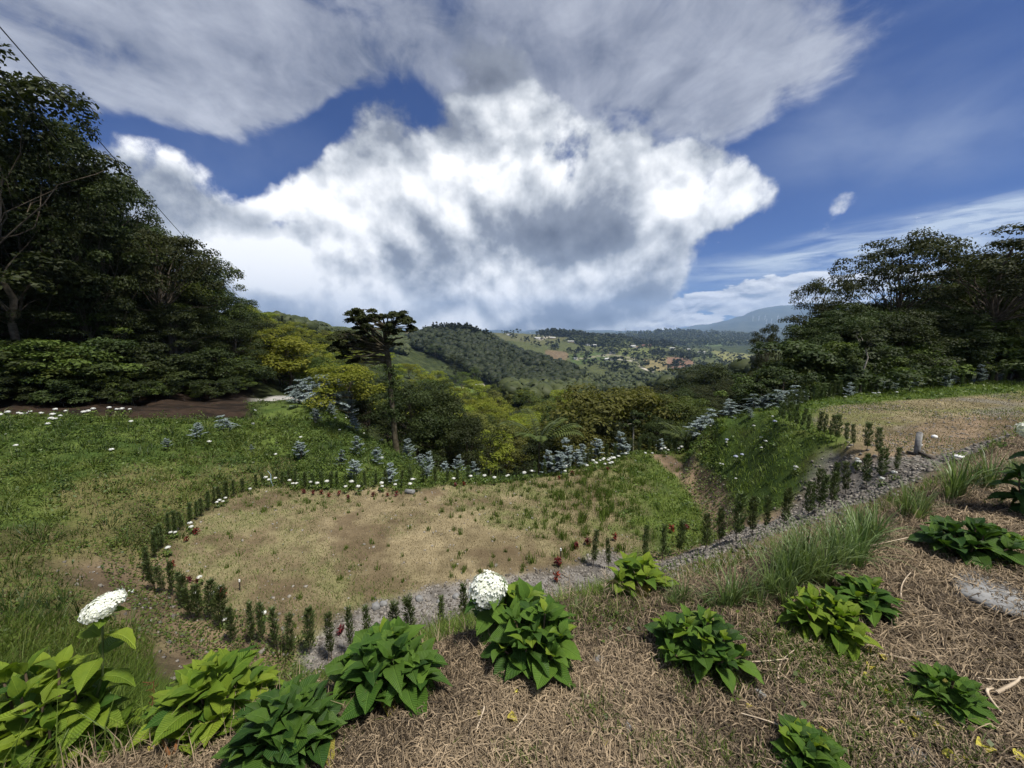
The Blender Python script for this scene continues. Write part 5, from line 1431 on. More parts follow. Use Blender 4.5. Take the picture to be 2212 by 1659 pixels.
# floret: four round petals
def floret_mesh():
    V, F = [], []
    for k in range(4):
        a = k * math.pi / 2; c, s = math.cos(a), math.sin(a)
        pts = [(0, 0, 0), (.30, .26, .05), (.62, .30, .11), (.86, .0, .10), (.62, -.30, .11), (.30, -.26, .05), (.5, 0, .02)]
        b = len(V)
        V += [(x * c - y * s, x * s + y * c, z + .02 * k) for x, y, z in pts]
        F += [(b, b + 5, b + 6), (b, b + 6, b + 1), (b + 5, b + 4, b + 6), (b + 1, b + 6, b + 2), (b + 4, b + 3, b + 6), (b + 6, b + 3, b + 2)]
    return np.array(V, float), np.array(F)
_fv, _ff = floret_mesh()
M['petal_near'] = leaf_mat('white_floret', (0.60, 0.62, 0.52), (0.76, 0.77, 0.74), .6, .2, .15, .12)
FLORET = mesh('floret', _fv, [_ff], [M['petal_near']], tint=np.tile([.0, .6, .9, 1., .9, .6, .7], 4), smooth=True)
def flower_head(plant, p, rad, flat, tilt, rng, n=150):
    mb = MB()
    th = np.linspace(0, math.pi, 7)
    mb.tube([(0, 0, rad * flat * .78 * math.cos(t)) for t in th], [max(rad * .78 * math.sin(t), .001) for t in th], 12)
    h = obj('flower_head', mb.mesh('flower_head', M['petal_near'], True), plant, p)
    h.rotation_euler = tilt
    ga = math.pi * (3 - math.sqrt(5))
    for i in range(n):
        z = 1 - 1.72 * (i + .5) / n; q = math.sqrt(max(0, 1 - z * z)); a = i * ga
        nrm = Vector((q * math.cos(a), q * math.sin(a), z / max(flat, .3))).normalized()
        lob = 1 + .11 * math.sin(2 * math.atan2(math.sin(a), math.cos(a)) + 1) * q + .08 * math.sin(3 * math.atan2(math.sin(a), math.cos(a)) + 4 * z)
        pos = Vector((q * math.cos(a) * rad, q * math.sin(a) * rad, z * rad * flat)) * lob * rng.uniform(.86, 1.10)
        o = bpy.data.objects.new('floret', FLORET); COL.objects.link(o); o.parent = h
        nn = (nrm + Vector(rng.normal(size=3)) * .12).normalized()
        s = rad * rng.uniform(.22, .29)
        o.matrix_local = Matrix.Translation(pos) @ nn.to_track_quat('Z', 'Y').to_matrix().to_4x4() @ Matrix.Rotation(rng.uniform(0, 6.28), 4, 'Z') @ Matrix.Diagonal((s, s, s, 1))
    return h
def hydrangea(px, py, wpx, hpx, tone, label, nst=9, seed=0, leafsz=.15, tall=None, head=None, tips=.25, dz=0.0, dforce=None, squash=.75):
    rng = np.random.default_rng(600 + seed)
    b = pick([px], [py])[0] if dforce is None else P(px, py, dforce)
    lift = 0.0
    if dforce is not None:
        zg = float(hz(b[0], b[1])); lift = max(b[2] - zg, 0); b[2] = zg
    d = dforce or proj(*b)[2]; W = wpx * d / FPX; Hh = hpx * d / FPX + lift; Hh = max(Hh - leafsz * .5, Hh * .55)
    e = empty('hydrangea', b + np.array((0, 0, dz)))
    stems = []
    for k in range(nst):
        a = k * 2.4 + rng.uniform(-.4, .4); q = math.sqrt((k + .5) / nst) * .42
        tip = np.array((q * W * math.cos(a), q * W * squash * math.sin(a), Hh * (0.92 - .75 * (q / .42) ** 2 * .75) * rng.uniform(.85, 1.05)))
        stems.append((np.array((tip[0] * .15, tip[1] * .15, 0)), tip))
    extra = []
    if head:
        hp = np.array(head['off']) * d / FPX
        tip = np.array((hp[0], head.get('dy', 0), hp[1] + lift)); stems.append((np.array((head.get('bx', 0) * d / FPX, head.get('dy', 0) * .5, Hh * .3)), tip)); 
    for si, (a0, tip) in enumerate(stems):
        ishead = head is not None and si == len(stems) - 1
        mb = MB(); mid = (a0 + tip) / 2 + np.array((tip[0] * .12, tip[1] * .12, -.01))
        mb.tube([a0, mid, tip], [.007, .006, .0045] if not ishead else [.0055, .0045, .0035], 6)
        obj('stem', mb.mesh('stem', M['hstem' if ishead else 'hwood'], True), e)
        npair = 6 if not ishead else 5
        az0 = rng.uniform(0, 6.28)
        for j in range(npair):
            f = 1 - j * .15 if not ishead else (.93 - j * .15)
            if f < .12: continue
            p = (1 - f) ** 2 * a0 + 2 * f * (1 - f) * mid + f * f * tip
            if ishead and j == 0: n_l = 4
            elif j == 0: n_l = 3
            else: n_l = 2
            for c in range(n_l):
                az = az0 + j * 1.571 + c * 2 * math.pi / n_l + rng.uniform(-.35, .35)
                el = (.98 - j * .36 if not ishead else .25 - j * .15) + rng.uniform(-.25, .25)
                out = np.array((math.cos(az), math.sin(az), 0))
                rad = np.array((tip[0], tip[1], 0)); rl = np.linalg.norm(rad)
                dirv = out * math.cos(el) + np.array((0, 0, math.sin(el))) + (rad / (rl + 1e-6)) * min(rl / (W * .4 + 1e-6), 1) * .35
                sz = leafsz * (.62 if j == 0 else (.9 if j == 1 else 1.08)) * rng.uniform(.8, 1.18)
                tn = tone
                if j <= 1 and rng.random() < tips: tn = 'tip' if tone != 'dark' else 'green'
                elif not ishead and rng.random() < .18: tn = {'bright': 'green', 'green': 'dark', 'dark': 'dark'}[tone]
                if j >= 3 and not ishead and rng.random() < .05: tn = 'old'
                if p[2] < .03 and dirv[2] < 0: continue
                put_leaf(e, HL[tn][int(rng.integers(5))], p + out * .008, dirv, sz, rng.uniform(-.45, .45), rng)
    if head:
        flower_head(e, tuple(stems[-1][1]), head['rad'] * d / FPX, head['flat'], head['tilt'], rng, head.get('n', 150))
    tag(e, label, 'hydrangea', 'leafy hydrangeas on the near bank')
    return e
hydrangea(95, 1640, 330, 262, 'bright', 'big yellow-green hydrangea in the bottom left corner under a white bloom', 30, 1, .148, head={'off': (118, 322), 'rad': 33, 'flat': .45, 'tilt': (.22, -.28, .3), 'bx': 60, 'dy': .10}, dforce=1.66)
hydrangea(478, 1612, 235, 205, 'bright', 'large bright green hydrangea, second from the left in the foreground', 20, 2, .152, dforce=1.72)
hydrangea(622, 1664, 205, 155, 'dark', 'dark glossy hydrangea at the bottom, nestled right below the large bright one', 15, 3, .13, tips=.35, dforce=1.52)
hydrangea(850, 1582, 215, 150, 'green', 'rounded green hydrangea left of the white globe bloom', 16, 4, .145, tips=.1, dforce=1.83)
hydrangea(1118, 1400, 190, 120, 'green', 'hydrangea carrying the white globe bloom at the bank edge', 8, 5, .15, head={'off': (-62, 118), 'rad': 34, 'flat': .95, 'tilt': (.25, -.1, 0), 'bx': -30, 'dy': -.06, 'n': 170}, tips=.3, dforce=2.12)
hydrangea(1160, 1498, 195, 150, 'green', 'dense green hydrangea just in front of the white globe bloom', 13, 6, .125, tips=.15, dforce=1.93)
hydrangea(1508, 1428, 205, 128, 'green', 'compact domed hydrangea alone in the straw right of centre', 15, 7, .108, tips=.2)
hydrangea(1372, 1300, 130, 92, 'bright', 'small light green hydrangea at the bank edge before the gravel', 7, 8, .13, tips=.3, dforce=2.45)
hydrangea(1780, 1372, 170, 115, 'bright', 'lanky light green hydrangea in the straw on the right', 12, 9, .112, tips=.4)
hydrangea(1868, 1312, 105, 80, 'green', 'smaller hydrangea tucked behind the lanky light green one', 8, 10, .105, tips=.1)
hydrangea(2088, 1196, 175, 88, 'dark', 'low dark hydrangea with crumpled leaves high on the right bank', 14, 11, .14, tips=.0)
hydrangea(2196, 1185, 60, 40, 'green', 'tiny pale hydrangea at the right edge beside the low dark one', 4, 12, .10)
hydrangea(2042, 1522, 125, 82, 'green', 'small dark green hydrangea in the lower right straw', 9, 13, .085, tips=.0)
hydrangea(1738, 1645, 125, 82, 'green', 'small rosette-like hydrangea cut by the bottom edge', 9, 14, .085, tips=.3)
hydrangea(2232, 1035, 90, 80, 'dark', 'hydrangea at the right edge with a cream bloom half out of frame', 4, 15, .16, head={'off': (-6, 105), 'rad': 30, 'flat': .7, 'tilt': (0, .2, 0), 'bx': 0, 'dy': 0}, dforce=3.2)

# ------------------------------------------------------------------ long-bladed grass clumps along the bank edge
M['blade'] = leaf_mat('long_blades', (0.060, 0.105, 0.026), (0.20, 0.26, 0.10), .45, .3, .35, .2)
def blade_clump(seed, n=70, L=.55, spread=.8, width=.012):
    rng = np.random.default_rng(seed)
    VV, FF, TT = [], [], []
    for i in range(n):
        a = rng.uniform(0, 6.283); l = L * rng.uniform(.5, 1.15); lean = rng.uniform(.05, spread); b0 = rng.uniform(0, .07); br = rng.uniform(.2, 1.1)
        o = np.array((math.cos(a) * b0, math.sin(a) * b0, -.02)); dr = np.array((math.cos(a), math.sin(a), 0)); sd_ = np.array((-math.sin(a), math.cos(a), 0))
        m = 6; k = len(VV)
        for j in range(m):
            t = j / (m - 1); ang = lean * (.35 + br * t * t)
            p = o + dr * l * t * math.sin(min(ang, 1.9)) + np.array((0, 0, l * t * math.cos(min(ang, 1.9))))
            w = width * (1 - t) ** .6 * .5 + .0008
            VV += [p - sd_ * w, p + sd_ * w]
            tt = rng.random() * .15
        TT += list(np.full(2 * m, np.clip(rng.random() + .0, 0, 1)))
        FF += [(k + 2 * j, k + 2 * j + 1, k + 2 * j + 3, k + 2 * j + 2) for j in range(m - 1)]
    return mesh('blades', np.array(VV), [np.array(FF)], [M['blade']], tint=TT)
CL = [blade_clump(700 + k, 66, .5, .85, .012) for k in range(4)]
def clumps():
    L = [(1478, 1305, 70, 'pointed blade clump standing at the left end of the long grass'), (1525, 1312, 55, 'low blade clump behind the straw edge'), (1585, 1312, 115, 'upright blade clump before the gravel'), (1622, 1305, 85, 'arching blade clump in the long grass, left part'),
         (1665, 1292, 120, 'dense blade clump in the long grass'), (1700, 1278, 135, 'tall blade clump in the middle of the long grass'), (1740, 1265, 140, 'thick blade clump in the long grass'), (1780, 1250, 130, 'blade clump overhanging the track'), (1820, 1228, 130, 'spiky blade clump with arching tips by the track'), (1858, 1205, 125, 'blade clump at the right end of the dense grass'),
         (1690, 1240, 110, 'blade clump in the second row of long grass, left end'), (1735, 1222, 120, 'blade clump in the second row of long grass, middle'), (1790, 1200, 115, 'blade clump in the second row of long grass, right end'), (1845, 1172, 110, 'blade clump closest to the gravel'), (1890, 1172, 100, 'blade clump leaning over the straw at the right end'),
         (1955, 1118, 95, 'isolated spiky clump right of the long grass'), (1995, 1112, 70, 'short spiky clump beside the isolated one'), (2068, 1075, 120, 'tall sparse blades leaning over the upper terrace'), (2135, 1056, 100, 'sparse blades before the grit of the upper terrace'), (2190, 1035, 60, 'low blades near the right edge'), (1455, 1312, 45, 'short blades beside the small light green hydrangea'), (1250, 1325, 40, 'short fine blades right of the white globe bloom')]
    for i, (px, py, hp, lb) in enumerate(L):
        q = pick([px], [py])[0]
        # stand it on the outer lip of the bank
        d = proj(*q)[2]
        if d > 5.2: q = P(px, py, 3.6); q[2] = hz(q[0], q[1]); d = 3.6
        s = hp * d / FPX / .56
        e = empty('long_grass_clump', q, srng.uniform(0, 6.28), s)
        obj('blades', CL[i % 4], e)
        o2 = obj('blades', CL[(i + 1) % 4], e, (.12, .05, 0), (0, 0, 1.3), .8)
        tag(e, lb, 'grass clump', 'long-bladed grass clumps along the bank edge')
clumps()
# ------------------------------------------------------------------ ground cover: grass, straw, herbs, stones
_ga = np.abs(GX[1:, :-1] * 0)
_area = (RAD[1:] ** 2 - RAD[:-1] ** 2)[:, None] * .5 * (TH[1:] - TH[:-1])[None, :]
_cx = .25 * (GX[1:, 1:] + GX[:-1, 1:] + GX[1:, :-1] + GX[:-1, :-1]); _cy = .25 * (GY[1:, 1:] + GY[:-1, 1:] + GY[1:, :-1] + GY[:-1, :-1])
_cz = hz(_cx, _cy); _cpx, _cpy, _cd = proj(_cx, _cy, _cz)
_cr = np.hypot(_cx, _cy)
_sel = (_cr < 60) & (_cd > .3) & (_cpx > -260) & (_cpx < 2480) & (_cpy < 1900)
_flat = np.where(_sel.ravel())[0]
_Z, _n1, _n2, _n3, _lows, _ups = zones(_cx.ravel()[_flat], _cy.ravel()[_flat], _cz.ravel()[_flat], _cpx.ravel()[_flat], _cpy.ravel()[_flat], _cd.ravel()[_flat])
_fx, _fy, _fr, _fa = _cx.ravel()[_flat], _cy.ravel()[_flat], _cr.ravel()[_flat], _area.ravel()[_flat]
_fpx, _fpy, _fd = _cpx.ravel()[_flat], _cpy.ravel()[_flat], _cd.ravel()[_flat]
_bare = np.clip(_Z['mulch'] + _Z['dry'] + _Z['gravel'] + _Z['dirt'] + _Z['road'] + _Z['cut'], 0, 1)
_nt1 = len(TH) - 1
def sow(weight, n, rng, power=1.3):
    p = weight * _fa * _fr ** -power
    p = p / p.sum()
    k = rng.choice(len(_flat), n, p=p)
    i, j = np.divmod(_flat[k], _nt1)
    r = RAD[i] + (RAD[i + 1] - RAD[i]) * rng.random(n); t = TH[j] + (TH[j + 1] - TH[j]) * rng.random(n)
    x, y = r * np.sin(t), r * np.cos(t)
    return x, y, hz(x, y), k
def blades(name, label, x, y, z, h, w, rng, mat, tint, lean=.5, bend=.6, wind=None):
    n = len(x)
    a = rng.uniform(0, 6.283, n)
    if wind is not None: a = np.where(rng.random(n) < .6, wind + rng.normal(size=n) * .5, a)
    dx, dy = np.cos(a), np.sin(a)
    f = rng.uniform(0, 6.283, n); sx, sy = np.cos(f) * w * .5, np.sin(f) * w * .5
    l1 = rng.uniform(.1, lean, n); l2 = l1 + rng.uniform(.1, bend, n)
    b = np.stack([x, y, z - .02], -1)
    m_ = b + np.stack([dx * np.sin(l1) * h * .5, dy * np.sin(l1) * h * .5, np.cos(l1) * h * .5 + .02], -1)
    t_ = m_ + np.stack([dx * np.sin(l2) * h * .55, dy * np.sin(l2) * h * .55, np.cos(l2) * h * .55], -1)
    s = np.stack([sx, sy, np.zeros(n)], -1)
    V = np.stack([b - s, b + s, m_ - s * .8, m_ + s * .8, t_], 1).reshape(-1, 3)
    q = np.arange(n)[:, None] * 5
    F4 = q + np.array([[0, 1, 3, 2]]); F3 = q + np.array([[2, 3, 4]])
    o = obj(name, mesh(name, V, [F4, F3], [mat], tint=np.repeat(np.clip(tint, 0, 1), 5)))
    tag(o, label, None, None, 'stuff'); return o
def leaf_litter(name, label, x, y, z, hgt, size, rng, mat, tint, aspect=.6):
    n = len(x)
    C = np.stack([x, y, z + hgt], -1); N = rng.normal(size=(n, 3)) * .5 + (0, 0, 1)
    V, F = leaf_quads(rng, C, N, size, aspect, .15)
    o = obj(name, mesh(name, V, [F], [mat], tint=np.repeat(np.clip(tint, 0, 1), 4)))
    tag(o, label, None, None, 'stuff'); return o
M['grass'] = leaf_mat('grass_blades', (0.040, 0.074, 0.012), (0.150, 0.205, 0.038), .5, .3, .25, .02)
M['grass_dry'] = leaf_mat('dry_blades', (0.14, 0.112, 0.060), (0.36, 0.295, 0.178), .75, .15, .1, .02)
M['straw'] = leaf_mat('straw', (0.054, 0.040, 0.026), (0.36, 0.275, 0.178), .65, .1, .2, .02)
M['grass_rank'] = leaf_mat('rank_grass_blades', (0.026, 0.050, 0.010), (0.118, 0.148, 0.032), .5, .3, .2, .02)
def cover():
    rng = np.random.default_rng(90)
    grassy = np.clip(1 - _bare, 0, 1) * (_fr < 33)
    d_of = lambda k: _fd[k]
    patch = sstep(.35, .62, _n1)
    # the green slopes
    leftw = grassy * ((_fpx < 1130) & (_fpy < 1420) & (_fr > 4)) * np.where((_fpx < 620) & (_fpy > 990), .55 + .45 * sstep(.58, .44, _n2 + .10 * sstep(1000, 1150, _fpy)), 1.0)
    leftw = leftw * np.where((_fpx > 552) & (_fpx < 668) & (_fpy < 903) & (_fr > 21), .08, 1.0)
    x, y, z, k = sow(leftw, 26000, rng, 1.1); d = d_of(k); pt = fbm(x * .9, y * .9, 91, 3)
    blades('grass', 'rank green grass on the left slope', x, y, z, (.06 + .26 * pt ** 1.5) * rng.uniform(.6, 1.4, len(x)), .0045 + .0011 * d, rng, M['grass_rank'], rng.random(len(x)) * .6 + (pt - .5) * 1.6 + .1, .5, .8, .4)
    x, y, z, k = sow(leftw * (.2 + patch), 14000, rng, 1.1); d = d_of(k)
    leaf_litter('herbs', 'low leafy weeds among the grass of the left slope', x, y, z, rng.uniform(.02, .2, len(x)), (.035 + .0035 * d) * rng.uniform(.6, 1.4, len(x)), rng, M['herb'], rng.random(len(x)) * .8 + (fbm(x * .6, y * .6, 97, 3) - .5) * .8)
    rightw = grassy * ((_fpx > 1300) & (_fpy > 820)) * np.where((bank_d(_fx, _fy) < 2.9) & (_fpx > 1320) & (_fpx < 2120), .06, 1.0)
    x, y, z, k = sow(rightw, 22000, rng, 1.1); d = d_of(k); pt = fbm(x * 1.1, y * 1.1, 93, 3)
    blades('grass', 'green grass on the bank between the terraces', x, y, z, (.05 + .17 * pt) * rng.uniform(.6, 1.4, len(x)), .0045 + .001 * d, rng, M['grass'], rng.random(len(x)) * .6 + (pt - .5) * 1.3 + .48, .5, .8, 2.6)
    x, y, z, k = sow(rightw * (.15 + patch), 10000, rng, 1.1); d = d_of(k)
    leaf_litter('herbs', 'low leafy weeds on the bank between the terraces', x, y, z, rng.uniform(.01, .10, len(x)), (.035 + .003 * d) * rng.uniform(.6, 1.4, len(x)), rng, M['herb'], rng.random(len(x)))
    def tussocks(name, label, w, n, per, hlo, hhi, spread, mat, power=1.1, tb=.0):
        x, y, z, k = sow(w, n, rng, power); d = d_of(k)
        m = rng.integers(int(per * .6), int(per * 1.4), n); i = np.repeat(np.arange(n), m); N = len(i)
        hh = np.repeat(hlo + (hhi - hlo) * rng.random(n) ** 1.8, m); sp = np.repeat(spread * rng.uniform(.6, 1.5, n), m)
        a = rng.uniform(0, 6.283, N); q = np.sqrt(rng.random(N)) * sp
        xx, yy = x[i] + np.cos(a) * q, y[i] + np.sin(a) * q
        wdt = (.005 + .0011 * d)[i] * rng.uniform(.7, 1.4, N)
        h = hh * rng.uniform(.55, 1.2, N) * (1.1 - .4 * q / sp); zz = hz(xx, yy)
        l1 = .1 + .7 * q / sp; l2 = l1 + rng.uniform(.2, .9, N); dx, dy = np.cos(a + rng.normal(size=N) * .4), np.sin(a + rng.normal(size=N) * .4)
        f = rng.uniform(0, 6.283, N); s_ = np.stack([np.cos(f) * wdt * .5, np.sin(f) * wdt * .5, np.zeros(N)], -1)
        b = np.stack([xx, yy, zz - .02], -1); m_ = b + np.stack([dx * np.sin(l1) * h * .5, dy * np.sin(l1) * h * .5, np.cos(l1) * h * .5], -1); t_ = m_ + np.stack([dx * np.sin(l2) * h * .55, dy * np.sin(l2) * h * .55, np.cos(l2) * h * .55], -1)
        V = np.stack([b - s_, b + s_, m_ - s_ * .8, m_ + s_ * .8, t_], 1).reshape(-1, 3); qq = np.arange(N)[:, None] * 5
        tn = np.repeat(rng.normal(size=n) * .2 + .42 + tb + (fbm(x * .45, y * .45, 131, 3) - .5) * 1.6, m) + rng.normal(size=N) * .16
        o = obj(name, mesh(name, V, [qq + np.array([[0, 1, 3, 2]]), qq + np.array([[2, 3, 4]])], [mat], tint=np.repeat(np.clip(tn, 0, 1), 5))); tag(o, label, None, None, 'stuff')
    def weed_clumps(name, label, w, n, per, size, hgt, mat, power=1.1, ls=1.0):
        x, y, z, k = sow(w, n, rng, power); d = d_of(k); m = rng.integers(int(per * .5), int(per * 1.5), n); i = np.repeat(np.arange(n), m); N = len(i)
        r_ = np.repeat(size * rng.uniform(.5, 1.6, n), m); hh = np.repeat(hgt * rng.uniform(.4, 1.6, n), m)
        u = rnd_unit(rng, N); u[:, 2] = np.abs(u[:, 2]); q = rng.uniform(.4, 1, N) ** .5
        C = np.stack([x[i] + u[:, 0] * r_ * q, y[i] + u[:, 1] * r_ * q, z[i] + u[:, 2] * hh * q], -1)
        V, F = leaf_quads(rng, C, u + (0, 0, .5) + rng.normal(size=(N, 3)) * .4, (.03 + .0032 * d)[i] * ls * rng.uniform(.6, 1.4, N), .6, .15)
        tn = np.repeat(rng.normal(size=n) * .28 + .45, m) + rng.normal(size=N) * .16
        o = obj(name, mesh(name, V, [F], [mat], tint=np.repeat(np.clip(tn, 0, 1), 4))); tag(o, label, None, None, 'stuff')
    tussocks('grass_tussocks', 'coarse grass tussocks all over the left slope', leftw, 2100, 28, .12, .62, .17, M['grass_rank'], .9)
    weed_clumps('weed_clumps', 'leafy weed clumps scattered over the left slope', leftw * (.3 + patch), 1000, 30, .20, .20, M['herb'], .9)
    weed_clumps('shrublets', 'dark leafy shrublets near the crest of the left slope', leftw * (_fpy < 1060), 260, 60, .34, .42, M['leaf_mid'], .7)
    tussocks('grass_tussocks', 'coarse grass tussocks on the bank between the terraces', rightw, 1200, 26, .06, .24, .14, M['grass'], .9, .32)
    weed_clumps('weed_clumps', 'leafy weed clumps on the bank between the terraces', rightw * (.3 + patch), 700, 26, .16, .12, M['herb'], .9)
    x, y, z, k = sow(leftw * ((_fpx < 640) & (_fpy > 980)) * sstep(.44, .60, _n2 + .10 * sstep(1000, 1150, _fpy)), 7000, rng, 1.1); d = d_of(k)
    blades('dead_grass', 'dry tan grass low on the left slope', x, y, z, rng.uniform(.04, .16, len(x)), .0045 + .001 * d, rng, M['grass_dry'], rng.random(len(x)) * .5 - .15, .9, .9)
    # near left: long grass in front of the gully, and the steep face under the bank edge
    e = bank_d(_fx, _fy)
    nearw = grassy * (_fpy > 1180) * (_fpx < 1150) * (_fr < 8) * (_fr > 2.1) * np.where(_fpx < 330, 1, sstep(3.6, 2.4, e))
    x, y, z, k = sow(nearw, 22000, rng, .8); pt = fbm(x * 1.2, y * 1.2, 95, 3); lf = sstep(560, 260, _fpx[k])
    blades('grass', 'long soft grass below the near bank on the left', x, y, z, (.06 + .11 * pt + .15 * lf) * rng.uniform(.6, 1.3, len(x)), .007, rng, M['grass'], rng.random(len(x)) * .7 + .1 + (pt - .5) * .6, .55, .9, .3)
    facew = grassy * (_fpx > 900) * (_fr < 7) * sstep(2.6, .8, e) * (e > 0)
    x, y, z, k = sow(facew * np.where(_fpx > 1380, .35, 1.0), 9000, rng, .8)
    blades('grass', 'mixed grass on the steep face under the bank edge', x, y, z, rng.uniform(.06, .24, len(x)), .007, rng, M['grass'], rng.random(len(x)), .6, .9)
    # terraces: cropped dead grass and green tufts
    dryw = _Z['dry'] * (1 - np.clip(_Z['gravel'] + _Z['mulch'], 0, 1))
    x, y, z, k = sow(dryw * (_fpx < 1640) * (1 - .75 * sstep(.54, .68, fbm(_fx * 1.1 + 5, _fy * 1.1, 171, 4))), 34000, rng, 1.2); d = d_of(k)
    blades('dead_grass', 'cropped dead grass on the lower terrace', x, y, z, rng.uniform(.015, .06, len(x)), .004 + .0009 * d, rng, M['grass_dry'], rng.random(len(x)) * .8 + (fbm(x, y, 98, 3) - .5), 1.2, .8)
    x, y, z, k = sow(dryw * (_fpx > 1640), 17000, rng, 1.2); d = d_of(k)
    blades('dead_grass', 'cropped dead grass on the upper terrace', x, y, z, rng.uniform(.015, .05, len(x)), .004 + .0009 * d, rng, M['grass_dry'], rng.random(len(x)) * .6, 1.2, .8)
    tw = dryw * (_fpx < 1560) * np.where(_fpx > 960, .35 + 2.2 * sstep(960, 1350, _fpx) * sstep(1180, 1040, _fpy) + .35 * sstep(1000, 1400, _fpx), .10 + .5 * sstep(1120, 1070, _fpy))
    x, y, z, k = sow(tw, 620, rng, .9)
    n = rng.integers(8, 26, len(x)); i = np.repeat(np.arange(len(x)), n)
    sz = np.repeat(rng.uniform(.4, 1.2, len(x)) * (.7 + .5 * sstep(1000, 1300, _fpx[k])), n)
    xx = x[i] + rng.normal(size=len(i)) * .05 * sz; yy = y[i] + rng.normal(size=len(i)) * .05 * sz
    blades('grass_tufts', 'green rush-like tufts sprouting on the lower terrace', xx, yy, hz(xx, yy), .20 * sz * rng.uniform(.6, 1.3, len(i)), .016, rng, M['grass'], rng.random(len(i)) * .8 + .1, .35, .4)
    gw = dryw * sstep(.45, .6, _n2 + .25 * sstep(1000, 1400, _fpx) * (_fpx < 1560))
    x, y, z, k = sow(gw, 20000, rng, 1.2); d = d_of(k)
    blades('grass', 'thin green grass spreading over the terraces', x, y, z, rng.uniform(.02, .08, len(x)), .004 + .0009 * d, rng, M['grass'], rng.random(len(x)) * .7 + .1, .7, .8)
    # weeds round the saplings and along the borders
    bw = ((_lows > -.75) & (_lows < .3) & (_fr < 25)).astype(float) * (1 - np.clip(_Z['gravel'] + _Z['mulch'], 0, 1))
    x, y, z, k = sow(bw, 17000, rng, 1.0); d = d_of(k)
    leaf_litter('border_weeds', 'leafy border weeds round the lower terrace', x, y, z, rng.uniform(.0, .11, len(x)), (.03 + .003 * d) * rng.uniform(.6, 1.3, len(x)), rng, M['herb'], rng.random(len(x)))
    # straw on the bank top
    mw = _Z['mulch'] * (_fr < 12)
    n = 92000
    x, y, z, k = sow(mw * (.35 + .65 * sstep(.34, .52, _n1 * .6 + _n3 * .4)), n, rng, 1.25)
    a = rng.uniform(0, 6.283, n) ; L = rng.uniform(.03, .14, n) * np.where(rng.random(n) < .07, 2.2, 1); up = rng.uniform(0, .035, n) + .5 * np.clip(rng.normal(size=n), 0, 3) * .018
    cur = rng.normal(size=n) * .5; wd = rng.uniform(.0013, .0031, n) * (1 + .12 * _fr[k])
    pts = []
    px_, py_, aa = x.copy(), y.copy(), a.copy()
    for s in range(3):
        pts.append(np.stack([px_, py_, hz(px_, py_) + .004 + up * math.sin(math.pi * min(s / 2 * .9 + .05, 1)) + rng.uniform(0, .012, n)], -1))
        px_ = px_ + np.cos(aa) * L / 2; py_ = py_ + np.sin(aa) * L / 2; aa = aa + cur / 2
    sd_ = np.stack([-np.sin(a), np.cos(a), rng.uniform(-.6, .6, n)], -1) * wd[:, None] * .5
    V = np.stack([q for p in pts for q in (p - sd_, p + sd_)], 1).reshape(-1, 3)
    q = np.arange(n)[:, None] * 6
    F = np.concatenate([q + np.array([[0, 1, 3, 2]]), q + np.array([[2, 3, 5, 4]])])
    tn = np.clip(rng.random(n) ** 1.7 * .95 + (fbm(x * 2, y * 2, 99, 3) - .5) * .9, 0, 1)
    o = obj('dry_straw', mesh('dry_straw', V, [F], [M['straw']], tint=np.repeat(tn, 6))); tag(o, 'tangled dry cut grass covering the near bank', None, None, 'stuff')
    # straw fringe on the lip
    lipw = ((e > -.3) & (e < .35) & (_fr < 9)).astype(float)
    x, y, z, k = sow(lipw, 9000, rng, .9)
    blades('dry_straw', 'dry stalks hanging over the bank edge', x, y, z, rng.uniform(.05, .2, len(x)), .004, rng, M['straw'], rng.random(len(x)) * .8 + .1, 1.1, .9)
    x, y, z, k = sow(_Z['mulch'] * (_fr < 8) * sstep(.60, .72, _n1 * .5 + _n3 * .5), 4000, rng, 1.2)
    blades('grass', 'thin green grass coming through the straw', x, y, z, rng.uniform(.03, .10, len(x)), .004, rng, M['grass'], rng.random(len(x)), .7, .8)
    # green patches in the straw
    def spot(px, py, rad):
        q = pick([px], [py])[0]; return np.exp(-((_fx - q[0]) ** 2 + (_fy - q[1]) ** 2) / (2 * rad * rad))
    sp = sum(spot(*s) for s in ((1690, 1415, .14), (1780, 1425, .14), (1830, 1440, .10), (1880, 1640, .09), (1990, 1560, .10), (1930, 1520, .08), (1330, 1325, .12), (1240, 1330, .12), (700, 1560, .10), (380, 1560, .16), (1560, 1480, .06), (1290, 1560, .05), (2180, 1210, .10)))
    x, y, z, k = sow(sp * (_fr < 9), 6500, rng, .6)
    blades('grass', 'fresh green grass patches round the hydrangeas in the straw', x, y, z, rng.uniform(.03, .11, len(x)), .0042, rng, M['grass'], rng.random(len(x)) * .8 + .1, .7, .9)
    x, y, z, k = sow(sp * (_fr < 9), 900, rng, .6)
    leaf_litter('weeds', 'small round-leaved weeds in the green patches', x, y, z, rng.uniform(.01, .06, len(x)), rng.uniform(.012, .03, len(x)), rng, M['herb'], rng.random(len(x)), .8)
    x, y, z, k = sow(_Z['mulch'] * (_fr < 10), 1500, rng, 1.2)
    M['dead_leaf'] = leaf_mat('dead_leaves', (0.06, 0.040, 0.024), (0.26, 0.19, 0.11), .8, .1, .1, .02)
    leaf_litter('dead_leaves', 'curled dead leaves among the straw', x, y, z, rng.uniform(.01, .03, len(x)), rng.uniform(.012, .04, len(x)), rng, M['dead_leaf'], rng.random(len(x)) ** 2, .6)
    # stones
    M['stone'] = leaf_mat('grey_stone', (0.07, 0.062, 0.053), (0.25, 0.228, 0.20), .85, 0, .2, .02)
